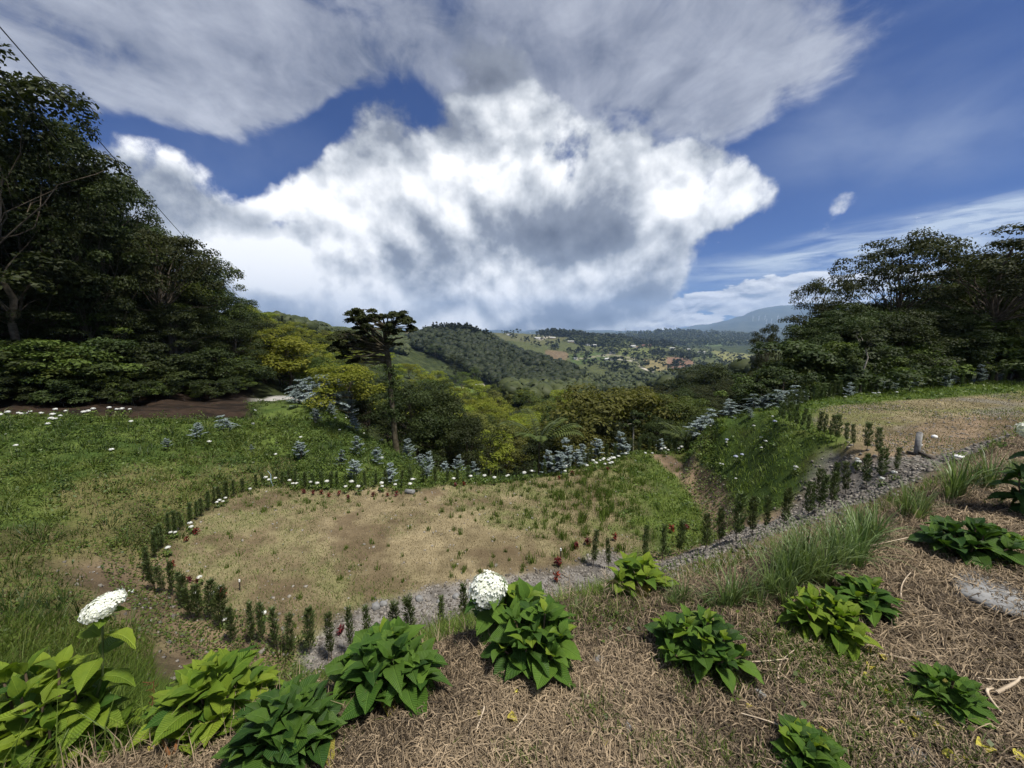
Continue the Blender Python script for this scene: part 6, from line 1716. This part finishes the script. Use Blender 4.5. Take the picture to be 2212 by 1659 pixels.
    def stones(name, label, w, n, lo, hi, tl=0.0, th=1.0, power=1.0):
        x, y, z, k = sow(w, n, rng, power)
        b = np.array([(-1, -1, -1), (1, -1, -1), (1, 1, -1), (-1, 1, -1), (-.7, -.7, 1), (.7, -.7, 1), (.7, .7, 1), (-.7, .7, 1)], float) * .5
        s = (lo + (hi - lo) * rng.random(n) ** 2.5)[:, None, None]
        v = b[None] * (1 + .45 * rng.normal(size=(n, 8, 3)) * .5) * s * np.stack([rng.uniform(.8, 1.5, n), rng.uniform(.7, 1.1, n), rng.uniform(.45, .9, n)], -1)[:, None, :]
        a = rng.uniform(0, 6.283, n); c, sn = np.cos(a)[:, None], np.sin(a)[:, None]
        X = v[..., 0] * c - v[..., 1] * sn + x[:, None]; Y = v[..., 0] * sn + v[..., 1] * c + y[:, None]; Zz = v[..., 2] + z[:, None] + s[..., 0] * .15
        V = np.stack([X, Y, Zz], -1).reshape(-1, 3)
        q = np.arange(n)[:, None] * 8
        F = np.concatenate([q + np.array([f]) for f in ((0, 3, 2, 1), (4, 5, 6, 7), (0, 1, 5, 4), (1, 2, 6, 5), (2, 3, 7, 6), (3, 0, 4, 7))])
        o = obj(name, mesh(name, V, [F], [M['stone']], tint=np.repeat(rng.uniform(tl, th, n), 8))); tag(o, label, None, None, 'stuff')
    stones('gravel', 'crushed grey gravel on the climbing track', _Z['gravel'] * (_Z['mulch'] < .5), 10500, .015, .06)
    stones('pebbles', 'pale pebbles strewn over the terraces', _Z['dry'] * (_fpx < 1640), 420, .02, .06, .7, 1.3, 1.0)
    stones('pebbles', 'small stones in the bare brown earth', _Z['dirt'], 1200, .02, .07, .1, .8)
    stones('grit', 'grit over the upper terrace', _Z['dry'] * (_fpx > 1640) * (.2 + sstep(.5, .6, _n2)), 2500, .015, .05, .2, .9)
cover()
# ------------------------------------------------------------------ houses on the far hills
M['wall_white'] = plain_mat('white_render', (0.62, 0.60, 0.56), (0.78, 0.76, 0.72), 1.2, .8, .2)
M['wall_tan'] = plain_mat('tan_render', (0.42, 0.33, 0.24), (0.52, 0.42, 0.31), 1.2, .8, .2)
M['roof_zinc'] = plain_mat('zinc_roof', (0.42, 0.42, 0.42), (0.60, 0.60, 0.59), 2.0, .5, .4)
M['roof_red'] = plain_mat('rust_red_roof', (0.20, 0.09, 0.06), (0.30, 0.14, 0.10), 2.0, .7, .2)
M['glass_dark'] = plain_mat('dark_window', (0.03, 0.035, 0.04), (0.05, 0.055, 0.06), 2.0, .2, .5)
def house(px, py, L, W, Hh, roof, wall, label, rz=0.0):
    q = pick([px], [py])[0]
    if np.isnan(q[0]): return
    e = empty('farm_house', q, rz)
    b = MB(); b.box((0, 0, Hh / 2 - .6), (L, W, Hh + 1.2)); obj('wall', b.mesh('wall', M[wall]), e)
    g = MB(); h2 = Hh + W * .28; o = .5
    V = [(-L / 2 - o, -W / 2 - o, Hh), (L / 2 + o, -W / 2 - o, Hh), (L / 2 + o, W / 2 + o, Hh), (-L / 2 - o, W / 2 + o, Hh), (-L / 2 - o, 0, h2), (L / 2 + o, 0, h2)]
    g.add([(x, y, z + .05) for x, y, z in V], [(0, 1, 5, 4), (2, 3, 4, 5), (0, 3, 2, 1)]); g.add([(x, y, z + .05) for x, y, z in V], [(0, 4, 3), (1, 2, 5)])
    obj('roof', g.mesh('roof', M[roof]), e)
    n = max(int(L // 5), 1)
    for i in range(n):
        wb = MB(); wb.box((-L / 2 + (i + .5) * L / n, -W / 2 - .02, Hh * .55), (L / n * .35, .12, Hh * .35)); obj('window', wb.mesh('window', M['glass_dark']), e)
    tag(e, label, 'house', 'buildings on the far hills')
for a in [(1366, 751, 22, 11, 6, 'roof_zinc', 'wall_white', 'white building left of the long rust-roofed one on the far hill', .1), (1378, 753, 14, 9, 5, 'roof_red', 'wall_white', 'small red-roofed house against the long rust-roofed building', .0), (1396, 750, 34, 12, 6, 'roof_red', 'wall_tan', 'long rust-roofed building on the far hill', .05),
          (1330, 747, 16, 9, 5, 'roof_zinc', 'wall_white', 'white house alone left of the rust-roofed group', .2), (1281, 748, 22, 8, 4, 'roof_zinc', 'wall_white', 'long low white building beside the ploughed field', .1), (1269, 747, 14, 8, 4, 'roof_zinc', 'wall_white', 'low white house by the long low white building', .0),
          (1246, 742, 16, 10, 5, 'roof_zinc', 'wall_white', 'white house below the wooded flank', .4), (1233, 740, 20, 8, 4, 'roof_zinc', 'wall_tan', 'long shed just left of the house below the wooded flank', .0), (1323, 764, 16, 9, 4, 'roof_zinc', 'wall_white', 'white shed alone in the middle of the green field', .1),
          (1317, 778, 26, 9, 3, 'roof_zinc', 'wall_white', 'pale long greenhouse below the middle of the green field', .1), (1161, 733, 20, 9, 5, 'roof_zinc', 'wall_white', 'white house beside the pale hill road', .3), (1129, 718, 26, 10, 5, 'roof_zinc', 'wall_white', 'pale shed on the skyline slope left of the hill road', .0),
          (1116, 717, 16, 9, 5, 'roof_zinc', 'wall_white', 'small pale shed at the left end of the skyline slope', .0), (1145, 718, 30, 9, 4, 'roof_zinc', 'wall_white', 'long pale shed in the middle of the skyline slope', .0), (1100, 725, 18, 9, 4, 'roof_zinc', 'wall_white', 'low shed under the dark hill top', .2), (1194, 732, 20, 9, 4, 'roof_zinc', 'wall_tan', 'tan shed right of the hill road', .1),
          (1452, 755, 18, 9, 5, 'roof_zinc', 'wall_white', 'small white house right of the dark grove behind the farm', .1), (1465, 743, 22, 10, 5, 'roof_zinc', 'wall_white', 'white house high up before the grey ridge', .0), (1531, 740, 24, 10, 5, 'roof_zinc', 'wall_white', 'white house far right on the grey ridge flank', .2), (1515, 763, 26, 9, 4, 'roof_zinc', 'wall_white', 'pale shed among the fields on the right', .0),
          (1486, 757, 16, 9, 4, 'roof_zinc', 'wall_white', 'little house left of the pale shed on the right', .1), (1243, 777, 8, 6, 4, 'roof_zinc', 'wall_white', 'tiny white hut at the foot of the ploughed field', .0), (1029, 839, 9, 5, 3, 'roof_zinc', 'wall_white', 'white hut at the end of the lane below the light green field', .2)]:
    house(*a)
# ------------------------------------------------------------------ wind turbines and masts
M['white_paint'] = plain_mat('white_paint', (0.74, 0.75, 0.76), (0.80, 0.81, 0.82), 1.0, .4, .4)
M['steel'] = plain_mat('grey_steel', (0.28, 0.29, 0.30), (0.38, 0.39, 0.40), 3.0, .5, .4)
for i, (px, py, lb) in enumerate([(1626, 694, 'wind turbine at the left end of the row on the blue mountain'), (1639, 693, 'second wind turbine from the left on the blue mountain'), (1652, 692, 'third wind turbine, higher, on the blue mountain'), (1655, 700, 'wind turbine lowest down on the blue mountain'), (1666, 699, 'wind turbine right of the lowest one'), (1679, 692, 'rightmost wind turbine, beside the dark wood')]):
    q = pick([px], [py])[0]
    if np.isnan(q[0]): continue
    d = proj(*q)[2]; hh = 9.0 * d / FPX
    e = empty('wind_turbine', q, .4)
    mb = MB(); mb.tube([(0, 0, -5), (0, 0, hh * .5), (0, 0, hh)], [hh * .04, hh * .034, hh * .024], 10); obj('tower', mb.mesh('tower', M['white_paint'], True), e)
    nb = MB(); nb.box((0, -hh * .02, hh * 1.01), (hh * .05, hh * .12, hh * .05)); obj('nacelle', nb.mesh('nacelle', M['white_paint']), e)
    for k in range(3):
        a = 2.094 * k + i * .7; bb = MB()
        bb.tube([(0, -hh * .09, hh), (math.cos(a) * hh * .2, -hh * .09, hh + math.sin(a) * hh * .2), (math.cos(a) * hh * .5, -hh * .09, hh + math.sin(a) * hh * .5)], [hh * .016, hh * .022, hh * .005], 6)
        obj('blade', bb.mesh('blade', M['white_paint'], True), e)
    tag(e, lb, 'wind turbine', 'wind turbines on the blue mountain')
for px, py, lb in [(1455, 710, 'thin mast on the grey ridge top'), (1351, 716, 'lattice mast on the skyline before the low clouds')]:
    q = pick([px], [py + 4])[0]
    if np.isnan(q[0]): continue
    hh = 11 * proj(*q)[2] / FPX; e = empty('radio_mast', q); mb = MB()
    for s in ((-1, -1), (1, -1), (1, 1), (-1, 1)): mb.tube([(s[0] * hh * .07, s[1] * hh * .07, -4), (s[0] * hh * .02, s[1] * hh * .02, hh)], [hh * .010, hh * .008], 4)
    obj('frame', mb.mesh('frame', M['steel']), e); cb = MB()
    for z in (.7, .85, .97): cb.box((0, 0, hh * z), (hh * .22 * (1.3 - z), hh * .03, hh * .02))
    obj('crossarm', cb.mesh('crossarm', M['steel']), e); tag(e, lb, 'mast')

# ------------------------------------------------------------------ power cables
M['cable'] = plain_mat('black_cable', (0.035, 0.035, 0.037), (0.05, 0.05, 0.052), 3, .6, .3)
def cable(pts, r, lb):
    c = np.array(pts); t = np.linspace(0, 1, 40)[:, None]
    p = c[0] * (1 - t) + c[1] * t; L = np.linalg.norm(c[1] - c[0]); p[:, 2] -= (4 * t * (1 - t))[:, 0] * L * .006
    p0 = p[len(p) // 2]
    mb = MB(); mb.tube(p - p0, r, 6); o = obj('power_cable', mb.mesh('power_cable', M['cable'], True), None, tuple(p0)); tag(o, lb, 'cable', 'power cables crossing the sky')
cable([P(-120, -80, 12), P(528, 652, 62)], .024, 'upper power cable running down across the sky on the left')
cable([P(-120, 20, 15), P(470, 690, 58)], .022, 'lower power cable disappearing behind the dark left trees')

# ------------------------------------------------------------------ posts, block, bits on the terraces
M['concrete'] = plain_mat('weathered_concrete', (0.13, 0.13, 0.13), (0.25, 0.25, 0.245), 14, .9, .2, .3)
M['black_wood'] = plain_mat('dark_wood', (0.03, 0.026, 0.022), (0.075, 0.062, 0.05), 9, .85, .2, .4)
M['white_bit'] = plain_mat('white_plastic', (0.72, 0.72, 0.70), (0.80, 0.80, 0.79), 6, .5, .3)
q = pick([1980], [983])[0]; d = proj(*q)[2]; k = d / FPX
e = empty('fence_post', q, .3); mb = MB(); mb.box((0, 0, 24 * k - .1), (8 * k, 8 * k, 50 * k + .2)); mb.box((0, 0, 49.5 * k), (6.4 * k, 6.4 * k, 2 * k)); obj('shaft', mb.mesh('shaft', M['concrete']), e)
b = MB(); b.box((5.5 * k, -2 * k, 22 * k), (3 * k, 4 * k, 5 * k)); obj('junction_box', b.mesh('junction_box', M['white_bit']), e)
b = MB(); b.box((5.5 * k, -2 * k, 26 * k), (3.4 * k, 4.4 * k, 1.6 * k)); obj('lid', b.mesh('lid', M['black_wood']), e)
tag(e, 'short grey concrete post with a small white box at the upper terrace corner', 'post')
for (x0, y0, x1, y1, r, lb) in [(1960, 978, 1978, 984, 2.6, 'short dark beam lying left of the concrete post'), (1986, 984, 2022, 992, 3.0, 'longer dark beam lying right of the concrete post')]:
    a, b_ = pick([x0, x1], [y0, y1]); mid = (a + b_) / 2; v = b_ - a; L = np.hypot(v[0], v[1]); kk = proj(*mid)[2] / FPX
    mb = MB(); s = r * kk; mb.box((0, 0, s * .8), (L, s * 2, s * 1.8)); mb.box((L * .48, 0, s * .8), (L * .02, s * 2.12, s * 1.9))
    o = obj('timber_beam', mb.mesh('timber_beam', M['black_wood']), None, tuple(mid), (0, 0, math.atan2(v[1], v[0]))); tag(o, lb, 'beam', 'dark beams by the concrete post')
def lump(name, px, py, w, h, mat, lb, cat, group=None, seed=0, dforce=None):
    q = pick([px], [py])[0]; d = proj(*q)[2]; kk = d / FPX; r2 = np.random.default_rng(seed + 800)
    b = np.array([(-1, -1, -1), (1, -1, -1), (1, 1, -1), (-1, 1, -1), (-.8, -.8, .6), (.8, -.8, .6), (.8, .8, .6), (-.8, .8, .6), (-1.15, 0, 0), (1.15, 0, 0), (0, -1.1, 0), (0, 1.1, 0), (0, 0, 1)], float)
    b *= 1 + .25 * (r2.random((13, 3)) - .5); b *= (w * kk / 2, w * kk / 2 * .8, h * kk / 2); b[:, 2] += h * kk * .32
    F = [(0, 10, 4), (10, 1, 5), (10, 5, 4), (0, 4, 8), (1, 9, 5), (9, 2, 6), (9, 6, 5), (2, 11, 6), (11, 3, 7), (11, 7, 6), (3, 8, 7), (8, 4, 7), (0, 8, 3), (1, 2, 9), (0, 1, 10), (2, 3, 11), (4, 5, 12), (5, 6, 12), (6, 7, 12), (7, 4, 12), (0, 3, 2), (0, 2, 1)]
    o = obj(name, mesh(name, b, [np.array(F)], [M[mat]], tint=np.full(13, .5)), None, tuple(q), (0, 0, r2.uniform(0, 6))); tag(o, lb, cat, group)
q = pick([886], [1066])[0]; kk = proj(*q)[2] / FPX; mb = MB(); mb.box((0, 0, 4 * kk), (21 * kk, 8 * kk, 8 * kk)); mb.box((0, 0, 8.3 * kk), (19 * kk, 6.5 * kk, 1 * kk))
o = obj('concrete_block', mb.mesh('concrete_block', M['concrete']), None, tuple(q), (.22, 0, -.25)); tag(o, 'tilted grey concrete block on the back edge of the lower terrace', 'block')
for i, (px, py, lb) in enumerate([(518, 1275, 'dark marker stake with a pale top standing in the lower terrace'), (1210, 1208, 'short pale-topped marker stake near the red plants')]):
    q = pick([px], [py])[0]; kk = proj(*q)[2] / FPX; e = empty('marker_stake', q); mb = MB(); mb.tube([(0, 0, -.05), (.01, 0, 20 * kk)], [1.4 * kk, 1.2 * kk], 7); obj('shaft', mb.mesh('shaft', M['black_wood'], True), e)
    mb = MB(); mb.tube([(.01, 0, 20 * kk), (.01, 0, 25 * kk)], [1.7 * kk, 1.5 * kk], 7, cap=True); obj('cap', mb.mesh('cap', M['white_bit'], True), e); tag(e, lb, 'stake')
lump('plastic_tub', 2018, 946, 9, 9, 'white_bit', 'small white tub standing on the upper terrace', 'tub')
lump('plastic_sheet', 2075, 988, 20, 6, 'white_bit', 'crumpled white plastic lying on the grit of the upper terrace', 'litter', None, 3)
lump('paper_scrap', 282, 1279, 14, 4, 'white_bit', 'white scrap lying in the gully behind the left saplings', 'litter', None, 4)
lump('stone', 1642, 1508, 30, 20, 'concrete', 'grey stone in the straw below the domed hydrangea', 'stone', None, 5)
lump('stone', 1355, 1582, 26, 24, 'concrete', 'pale flat stone in the straw at the bottom centre', 'stone', None, 6)
lump('stone', 1296, 1432, 32, 16, 'concrete', 'half-buried stone left of the domed hydrangea', 'stone', None, 7)
lump('stone', 1980, 1552, 42, 22, 'concrete', 'dark stone left of the small dark hydrangea', 'stone', None, 8)
lump('stone', 1990, 1640, 50, 18, 'concrete', 'pale stone at the bottom right among yellow leaves', 'stone', None, 9)
lump('stone', 2150, 1282, 150, 14, 'concrete', 'flat grey rock slab showing through the straw on the right', 'stone', None, 10)
for i, (px, py, w) in enumerate([(812, 1312, 18), (828, 1306, 14), (905, 1296, 16), (985, 1290, 14), (1024, 1286, 12), (950, 1302, 12)]):
    lump('edge_stone', px, py, w, w * .7, 'concrete', ('leftmost', 'second', 'third', 'fourth', 'fifth', 'small')[i] + ' pale stone along the upper edge of the gravel patch', 'stone', 'pale stones edging the gravel patch', 20 + i)

# pale blue string hanging at the left end of the back row
a = pick([590], [1050])[0]; kk = proj(*a)[2] / FPX
mb = MB(); mb.tube([(0, 0, 0), (-4 * kk, 0, 12 * kk), (-5 * kk, .05, 24 * kk), (-9 * kk, 0, 34 * kk)], .5 * kk, 5)
M['blue_string'] = plain_mat('pale_blue_twine', (0.35, 0.48, 0.60), (0.45, 0.58, 0.68), 4, .6, .2)
tag(obj('twine', mb.mesh('twine', M['blue_string'], True), None, tuple(a)), 'pale blue twine hanging at the left end of the back saplings', 'twine')

# ------------------------------------------------------------------ yellow fallen leaves and dry stalks on the straw
M['yellow'] = leaf_mat('yellow_leaf', (0.42, 0.36, 0.04), (0.62, 0.57, 0.12), .6, .3, .2, .15)
YL = []
for s in range(3):
    V, F = hyd_leaf(900 + s, .75, .35, .6); YL.append(mesh('fallen_leaf', V, [F], [M['yellow']], tint=np.random.default_rng(s).random(len(V)), smooth=True))
yl = [(1095, 1562, 34, 'on the straw below the dense green hydrangea'), (1120, 1505, 18, 'small one beneath the dense green hydrangea'), (1310, 1612, 20, 'at the bottom centre below the pale stone'), (1030, 1557, 16, 'small one left of the lowest centre leaf'), (330, 1625, 26, 'by the bright hydrangea at the lower left'),
      (1872, 1408, 26, 'topmost right of the lanky hydrangea'), (1910, 1438, 26, 'rightmost beside the lanky hydrangea'), (1878, 1448, 26, 'middle of the group by the lanky hydrangea'), (1862, 1470, 22, 'lowest of the group by the lanky hydrangea'), (1905, 1502, 20, 'apart, below the group by the lanky hydrangea'),
      (1960, 1590, 34, 'left of the group below the small dark hydrangea'), (1985, 1572, 30, 'top of the group below the small dark hydrangea'), (2012, 1580, 26, 'right of the group below the small dark hydrangea'), (1972, 1608, 26, 'bottom of the group below the small dark hydrangea'), (1738, 1578, 20, 'above the rosette-like hydrangea'), (1768, 1592, 22, 'right above the rosette-like hydrangea'),
      (2120, 1618, 34, 'upper one near the bottom right corner'), (2130, 1640, 32, 'lower one near the bottom right corner'), (2065, 1650, 34, 'at the bottom edge left of the corner pair'), (2095, 1655, 28, 'at the bottom edge between the corner pair'), (2195, 1655, 34, 'in the bottom right corner'), (1612, 1540, 16, 'faint one below the grey stone'), (540, 1540, 14, 'tiny one by the second hydrangea')]
for i, (px, py, w, lb) in enumerate(yl):
    q = pick([px], [py])[0]; kk = proj(*q)[2] / FPX
    o = obj('fallen_leaf', YL[i % 3], None, tuple(q + np.array((0, 0, .025))), (srng.uniform(-.1, .8), srng.uniform(-.5, .5), srng.uniform(0, 6.28)), w * kk * .76); tag(o, 'yellow leaf ' + lb, 'leaf', 'yellow leaves lying on the straw')
M['pale_stalk'] = plain_mat('pale_dry_stalk', (0.34, 0.27, 0.19), (0.52, 0.43, 0.32), 20, .8, .2)
M['red_stalk'] = plain_mat('reddish_dry_stalk', (0.12, 0.045, 0.022), (0.24, 0.10, 0.05), 20, .8, .2)
st = [((1068, 1640), (1140, 1560), 'pale stalk lying steeply at the bottom centre'), ((1680, 1480), (1715, 1420), 'pale stalk right of the grey stone'), ((1820, 1200), (1990, 1165), 'long pale stalk on the straw ridge at the right'), ((2050, 1250), (2110, 1278), 'dark-ended stick by the flat rock slab'), ((2150, 1510), (2200, 1480), 'thick pale stick near the right edge'), ((2110, 1478), (2212, 1482), 'pale straight stalk reaching the right edge'),
      ((1880, 1430), (1960, 1440), 'thin pale stalk between yellow leaves and rock slab'), ((1160, 1440), (1205, 1415), 'bent stalk on the lit straw of the bank edge'), ((2140, 1500), (2160, 1560), 'pale stick below the thick one at the right'), ((1030, 1590), (1045, 1545), 'thin upright-lying stalk left of the bottom centre'), ((1720, 1600), (1600, 1560), 'thin stalk left of the rosette-like hydrangea'), ((1560, 1440), (1700, 1440), 'thin stalk in the middle of the straw'), ((1945, 1300), (1965, 1250), 'curved pale twig below the low dark hydrangea')]
for i, (a, b_, lb) in enumerate(st):
    A, B = pick([a[0], b_[0]], [a[1], b_[1]]); A[2] += .02; B[2] += .03; mid = (A + B) / 2; t = np.linspace(0, 1, 8)[:, None]
    p = A * (1 - t) + B * t - mid; r2 = np.random.default_rng(i + 40); p += np.sin(t * math.pi) * r2.normal(size=3) * .02 + (0, 0, .012)
    mb = MB(); mb.tube(p, np.linspace(.0042, .0022, 8) * (1.8 if 'thick' in lb or 'ended' in lb else 1), 5); o = obj('dry_stalk', mb.mesh('dry_stalk', M['pale_stalk'], True), None, tuple(mid)); tag(o, lb, 'stalk', 'dry stalks lying on the straw')
# standing dry stems
def dry_stem(px, py, top, lb, mat='red_stalk', d=None):
    q = pick([px], [py])[0] if d is None else P(px, py, d)
    if d: q[2] = hz(q[0], q[1])
    kk = proj(*q)[2] / FPX; hh = (py - top) * kk; mb = MB(); r2 = np.random.default_rng(int(px)); e = empty('dry_weed', q)
    p = limb(mb, (0, 0, -.03), (.01, 0, hh), .0042, .0016, r2, .02, 8, 0, 5); obj('stem', mb.mesh('stem', M[mat], True), e); tb = MB()
    for j in range(26):
        z = hh * r2.uniform(.3, 1); a = r2.uniform(0, 6.28); l = .035 * r2.uniform(.5, 1.3); tb.tube([(0, 0, z), (math.cos(a) * l, math.sin(a) * l, z + l * .8)], [.0016, .0008], 3)
    obj('side_twigs', tb.mesh('side_twigs', M[mat]), e); tag(e, lb, 'dry plant')
dry_stem(337, 1545, 1385, 'thin reddish dry stem standing between the two left hydrangeas', d=1.9)
dry_stem(836, 1610, 1540, 'short reddish dry stem in front of the rounded hydrangea', d=1.75)
dry_stem(1225, 1310, 1230, 'pale dry grass stem right of the white globe bloom', 'pale_stalk', d=2.3)
dry_stem(1306, 1300, 1236, 'pale thin stem left of the small light green hydrangea', 'pale_stalk', d=2.4)
# withered orange-brown rosette in the bottom left
q = P(372, 1650, 1.5); q[2] = hz(q[0], q[1]); e = empty('withered_plant', q)
M['withered'] = leaf_mat('withered_blades', (0.16, 0.06, 0.02), (0.40, 0.19, 0.05), .6, .2, .2, .05)
r2 = np.random.default_rng(3)
for i in range(13):
    a = r2.uniform(0, 6.28); l = r2.uniform(.06, .15); el = r2.uniform(.2, 1.2); V = []
    for t in np.linspace(0, 1, 5):
        c = np.array((math.cos(a) * math.cos(el), math.sin(a) * math.cos(el), math.sin(el))) * l * t - np.array((0, 0, .04 * t * t)); s = np.array((-math.sin(a), math.cos(a), 0)) * .0065 * (1 - t * .92); V += [c - s, c + s]
    obj('leaf', mesh('leaf', np.array(V), [np.array([(2 * j, 2 * j + 1, 2 * j + 3, 2 * j + 2) for j in range(4)])], [M['withered']], tint=np.full(10, r2.random())), e)
tag(e, 'withered orange-brown rosette between the bright and dark hydrangeas at the bottom left', 'plant')

# ------------------------------------------------------------------ ferns at the foot of the left forest, broad leaves in the right wood
def frond(seed, L=1.0):
    r2 = np.random.default_rng(seed); CC, TT, NN, SS = [], [], [], []
    pts = [np.array((L * .95 * math.sin(t * 1.25), 0, L * .62 * math.sin(t * 2.3) * .75)) for t in np.linspace(0, 1, 26)]
    for i in range(2, 26):
        t = i / 25; tl = .20 * L * math.sin(math.pi * min(1, t * .9 + .12)) + .02; d = pts[i] - pts[i - 1]; d /= np.linalg.norm(d)
        for s in (-1, 1):
            v = np.array((0, s, 0)) * .9 + d * .45 - np.array((0, 0, .22)); v /= np.linalg.norm(v); CC.append(pts[i] + v * tl * .5); TT.append(v); NN.append((0.1 * s, 0, 1)); SS.append(tl)
    V, F = leaf_quads(r2, np.array(CC), np.array(NN, float), np.array(SS), .24, .15, np.array(TT)); mb = MB(); mb.tube(pts, np.linspace(.012, .004, 26) * L, 4)
    Vt = np.vstack([V] + mb.V); Ft = np.vstack([F] + [f + len(V) for f in mb.F4])
    return mesh('frond', Vt, [Ft], [M['fern']], tint=np.concatenate([np.repeat(r2.random(len(CC)), 4), np.full(mb.n, .2)]))
FR = [frond(920 + k) for k in range(3)]
def fern(px, py, d, size, n, lb, low=False, name='fern'):
    if low:
        p = pick([px], [py])[0]; p = np.array(EYE) + (p - np.array(EYE)) * 1.02; z = float(hz(p[0], p[1])); p[2] = z + .45
    else:
        p = P(px, py, d); z = float(hz(p[0], p[1]))
    e = empty(name, (p[0], p[1], z)); r2 = np.random.default_rng(int(px))
    hh = max(p[2] - z, .1); mb = MB(); mb.tube([(0, 0, -.1), (0, 0, hh)], [.07, .05], 7); obj('trunk', mb.mesh('trunk', M['bark'], True), e)
    for k in range(n):
        obj('frond', FR[k % 3], e, (0, 0, hh), (0, r2.uniform(-.25, .25), k * 6.283 / n + r2.uniform(-.2, .2)), size * r2.uniform(.8, 1.15))
    tag(e, lb, 'fern', 'ferns')
fern(395, 846, 26.4, 1.9, 11, 'pale fern at the foot of the left forest', True); fern(455, 842, 29, 2.2, 12, 'large fern right of the pale one under the left forest', True); fern(340, 848, 25.4, 1.5, 9, 'small fern left of the pale one', True); fern(500, 846, 31.5, 1.8, 10, 'fern near the right end of the road cutting', True); fern(10, 838, 22.6, 1.6, 9, 'fern in the dark at the left edge', True)
fern(1165, 955, 22, 2.4, 12, 'drooping tree fern below the small bright round tree'); fern(2140, 640, 22.5, 1.7, 8, 'light green spreading fern high in the right wood'); fern(1480, 968, 17.2, 1.3, 12, 'spiky yellow-green fern at the head of the ditch')
# ------------------------------------------------------------------ the air
def haze():
    top = float(np.nanmax(GZ[(GPX > -400) & (GPX < 2600) | (GD < 0)])) if False else float(GZ.max())
    for o in TREES: pass
    top = max(top, 40.0) + 12.0
    bot = float(GZ.min()) - 1.0
    hx = RAD[-1] + 50
    mb = MB(); mb.box((0, 0, (top + bot) / 2), (2 * hx, 2 * hx, top - bot))
    m, t, out = newmat('air')
    pv = t.new('ShaderNodeVolumePrincipled')
    pv.inputs['Color'].default_value = (0.46, 0.66, 1.0, 1)
    pv.inputs['Density'].default_value = 7.5e-5
    pv.inputs['Anisotropy'].default_value = 0.2
    t.link(pv.outputs[0], out.inputs['Volume'])
    o = obj('haze', mb.mesh('haze', m)); tag(o, 'thin bluish haze over the valley', None, None, 'stuff')
haze()
# ------------------------------------------------------------------ tell alike trees apart by their place in the wood
def sort_labels():
    by = {}
    for o in TREES: by.setdefault(o['label'], []).append(o)
    for lb, L in by.items():
        if len(L) < 2: continue
        q = []
        for o in L:
            x, y, z = o.location; a, b, d = proj(x, y, z); q.append((float(a), float(b), o))
        if len(q) > 9:
            rows = sorted(q, key=lambda s: s[1]); n = len(rows); k = 2 if n < 22 else 3
            nm = ('upper', 'lower') if k == 2 else ('upper', 'middle', 'lower')
            parts = [rows[i * n // k:(i + 1) * n // k] for i in range(k)]
        else:
            nm = ('',); parts = [q]
        for w, part in zip(nm, parts):
            for i, (_, _, o) in enumerate(sorted(part, key=lambda s: s[0])):
                o['label'] = (lb + ', ' + ordinal(i) + ' from left' + (', ' + w + ' band' if w else ''))
sort_labels()
print('GZ range', GZ.min(), GZ.max(), 'in view', GZ[(GPX > 0) & (GPX < 2212) & (GD > 0)].max())
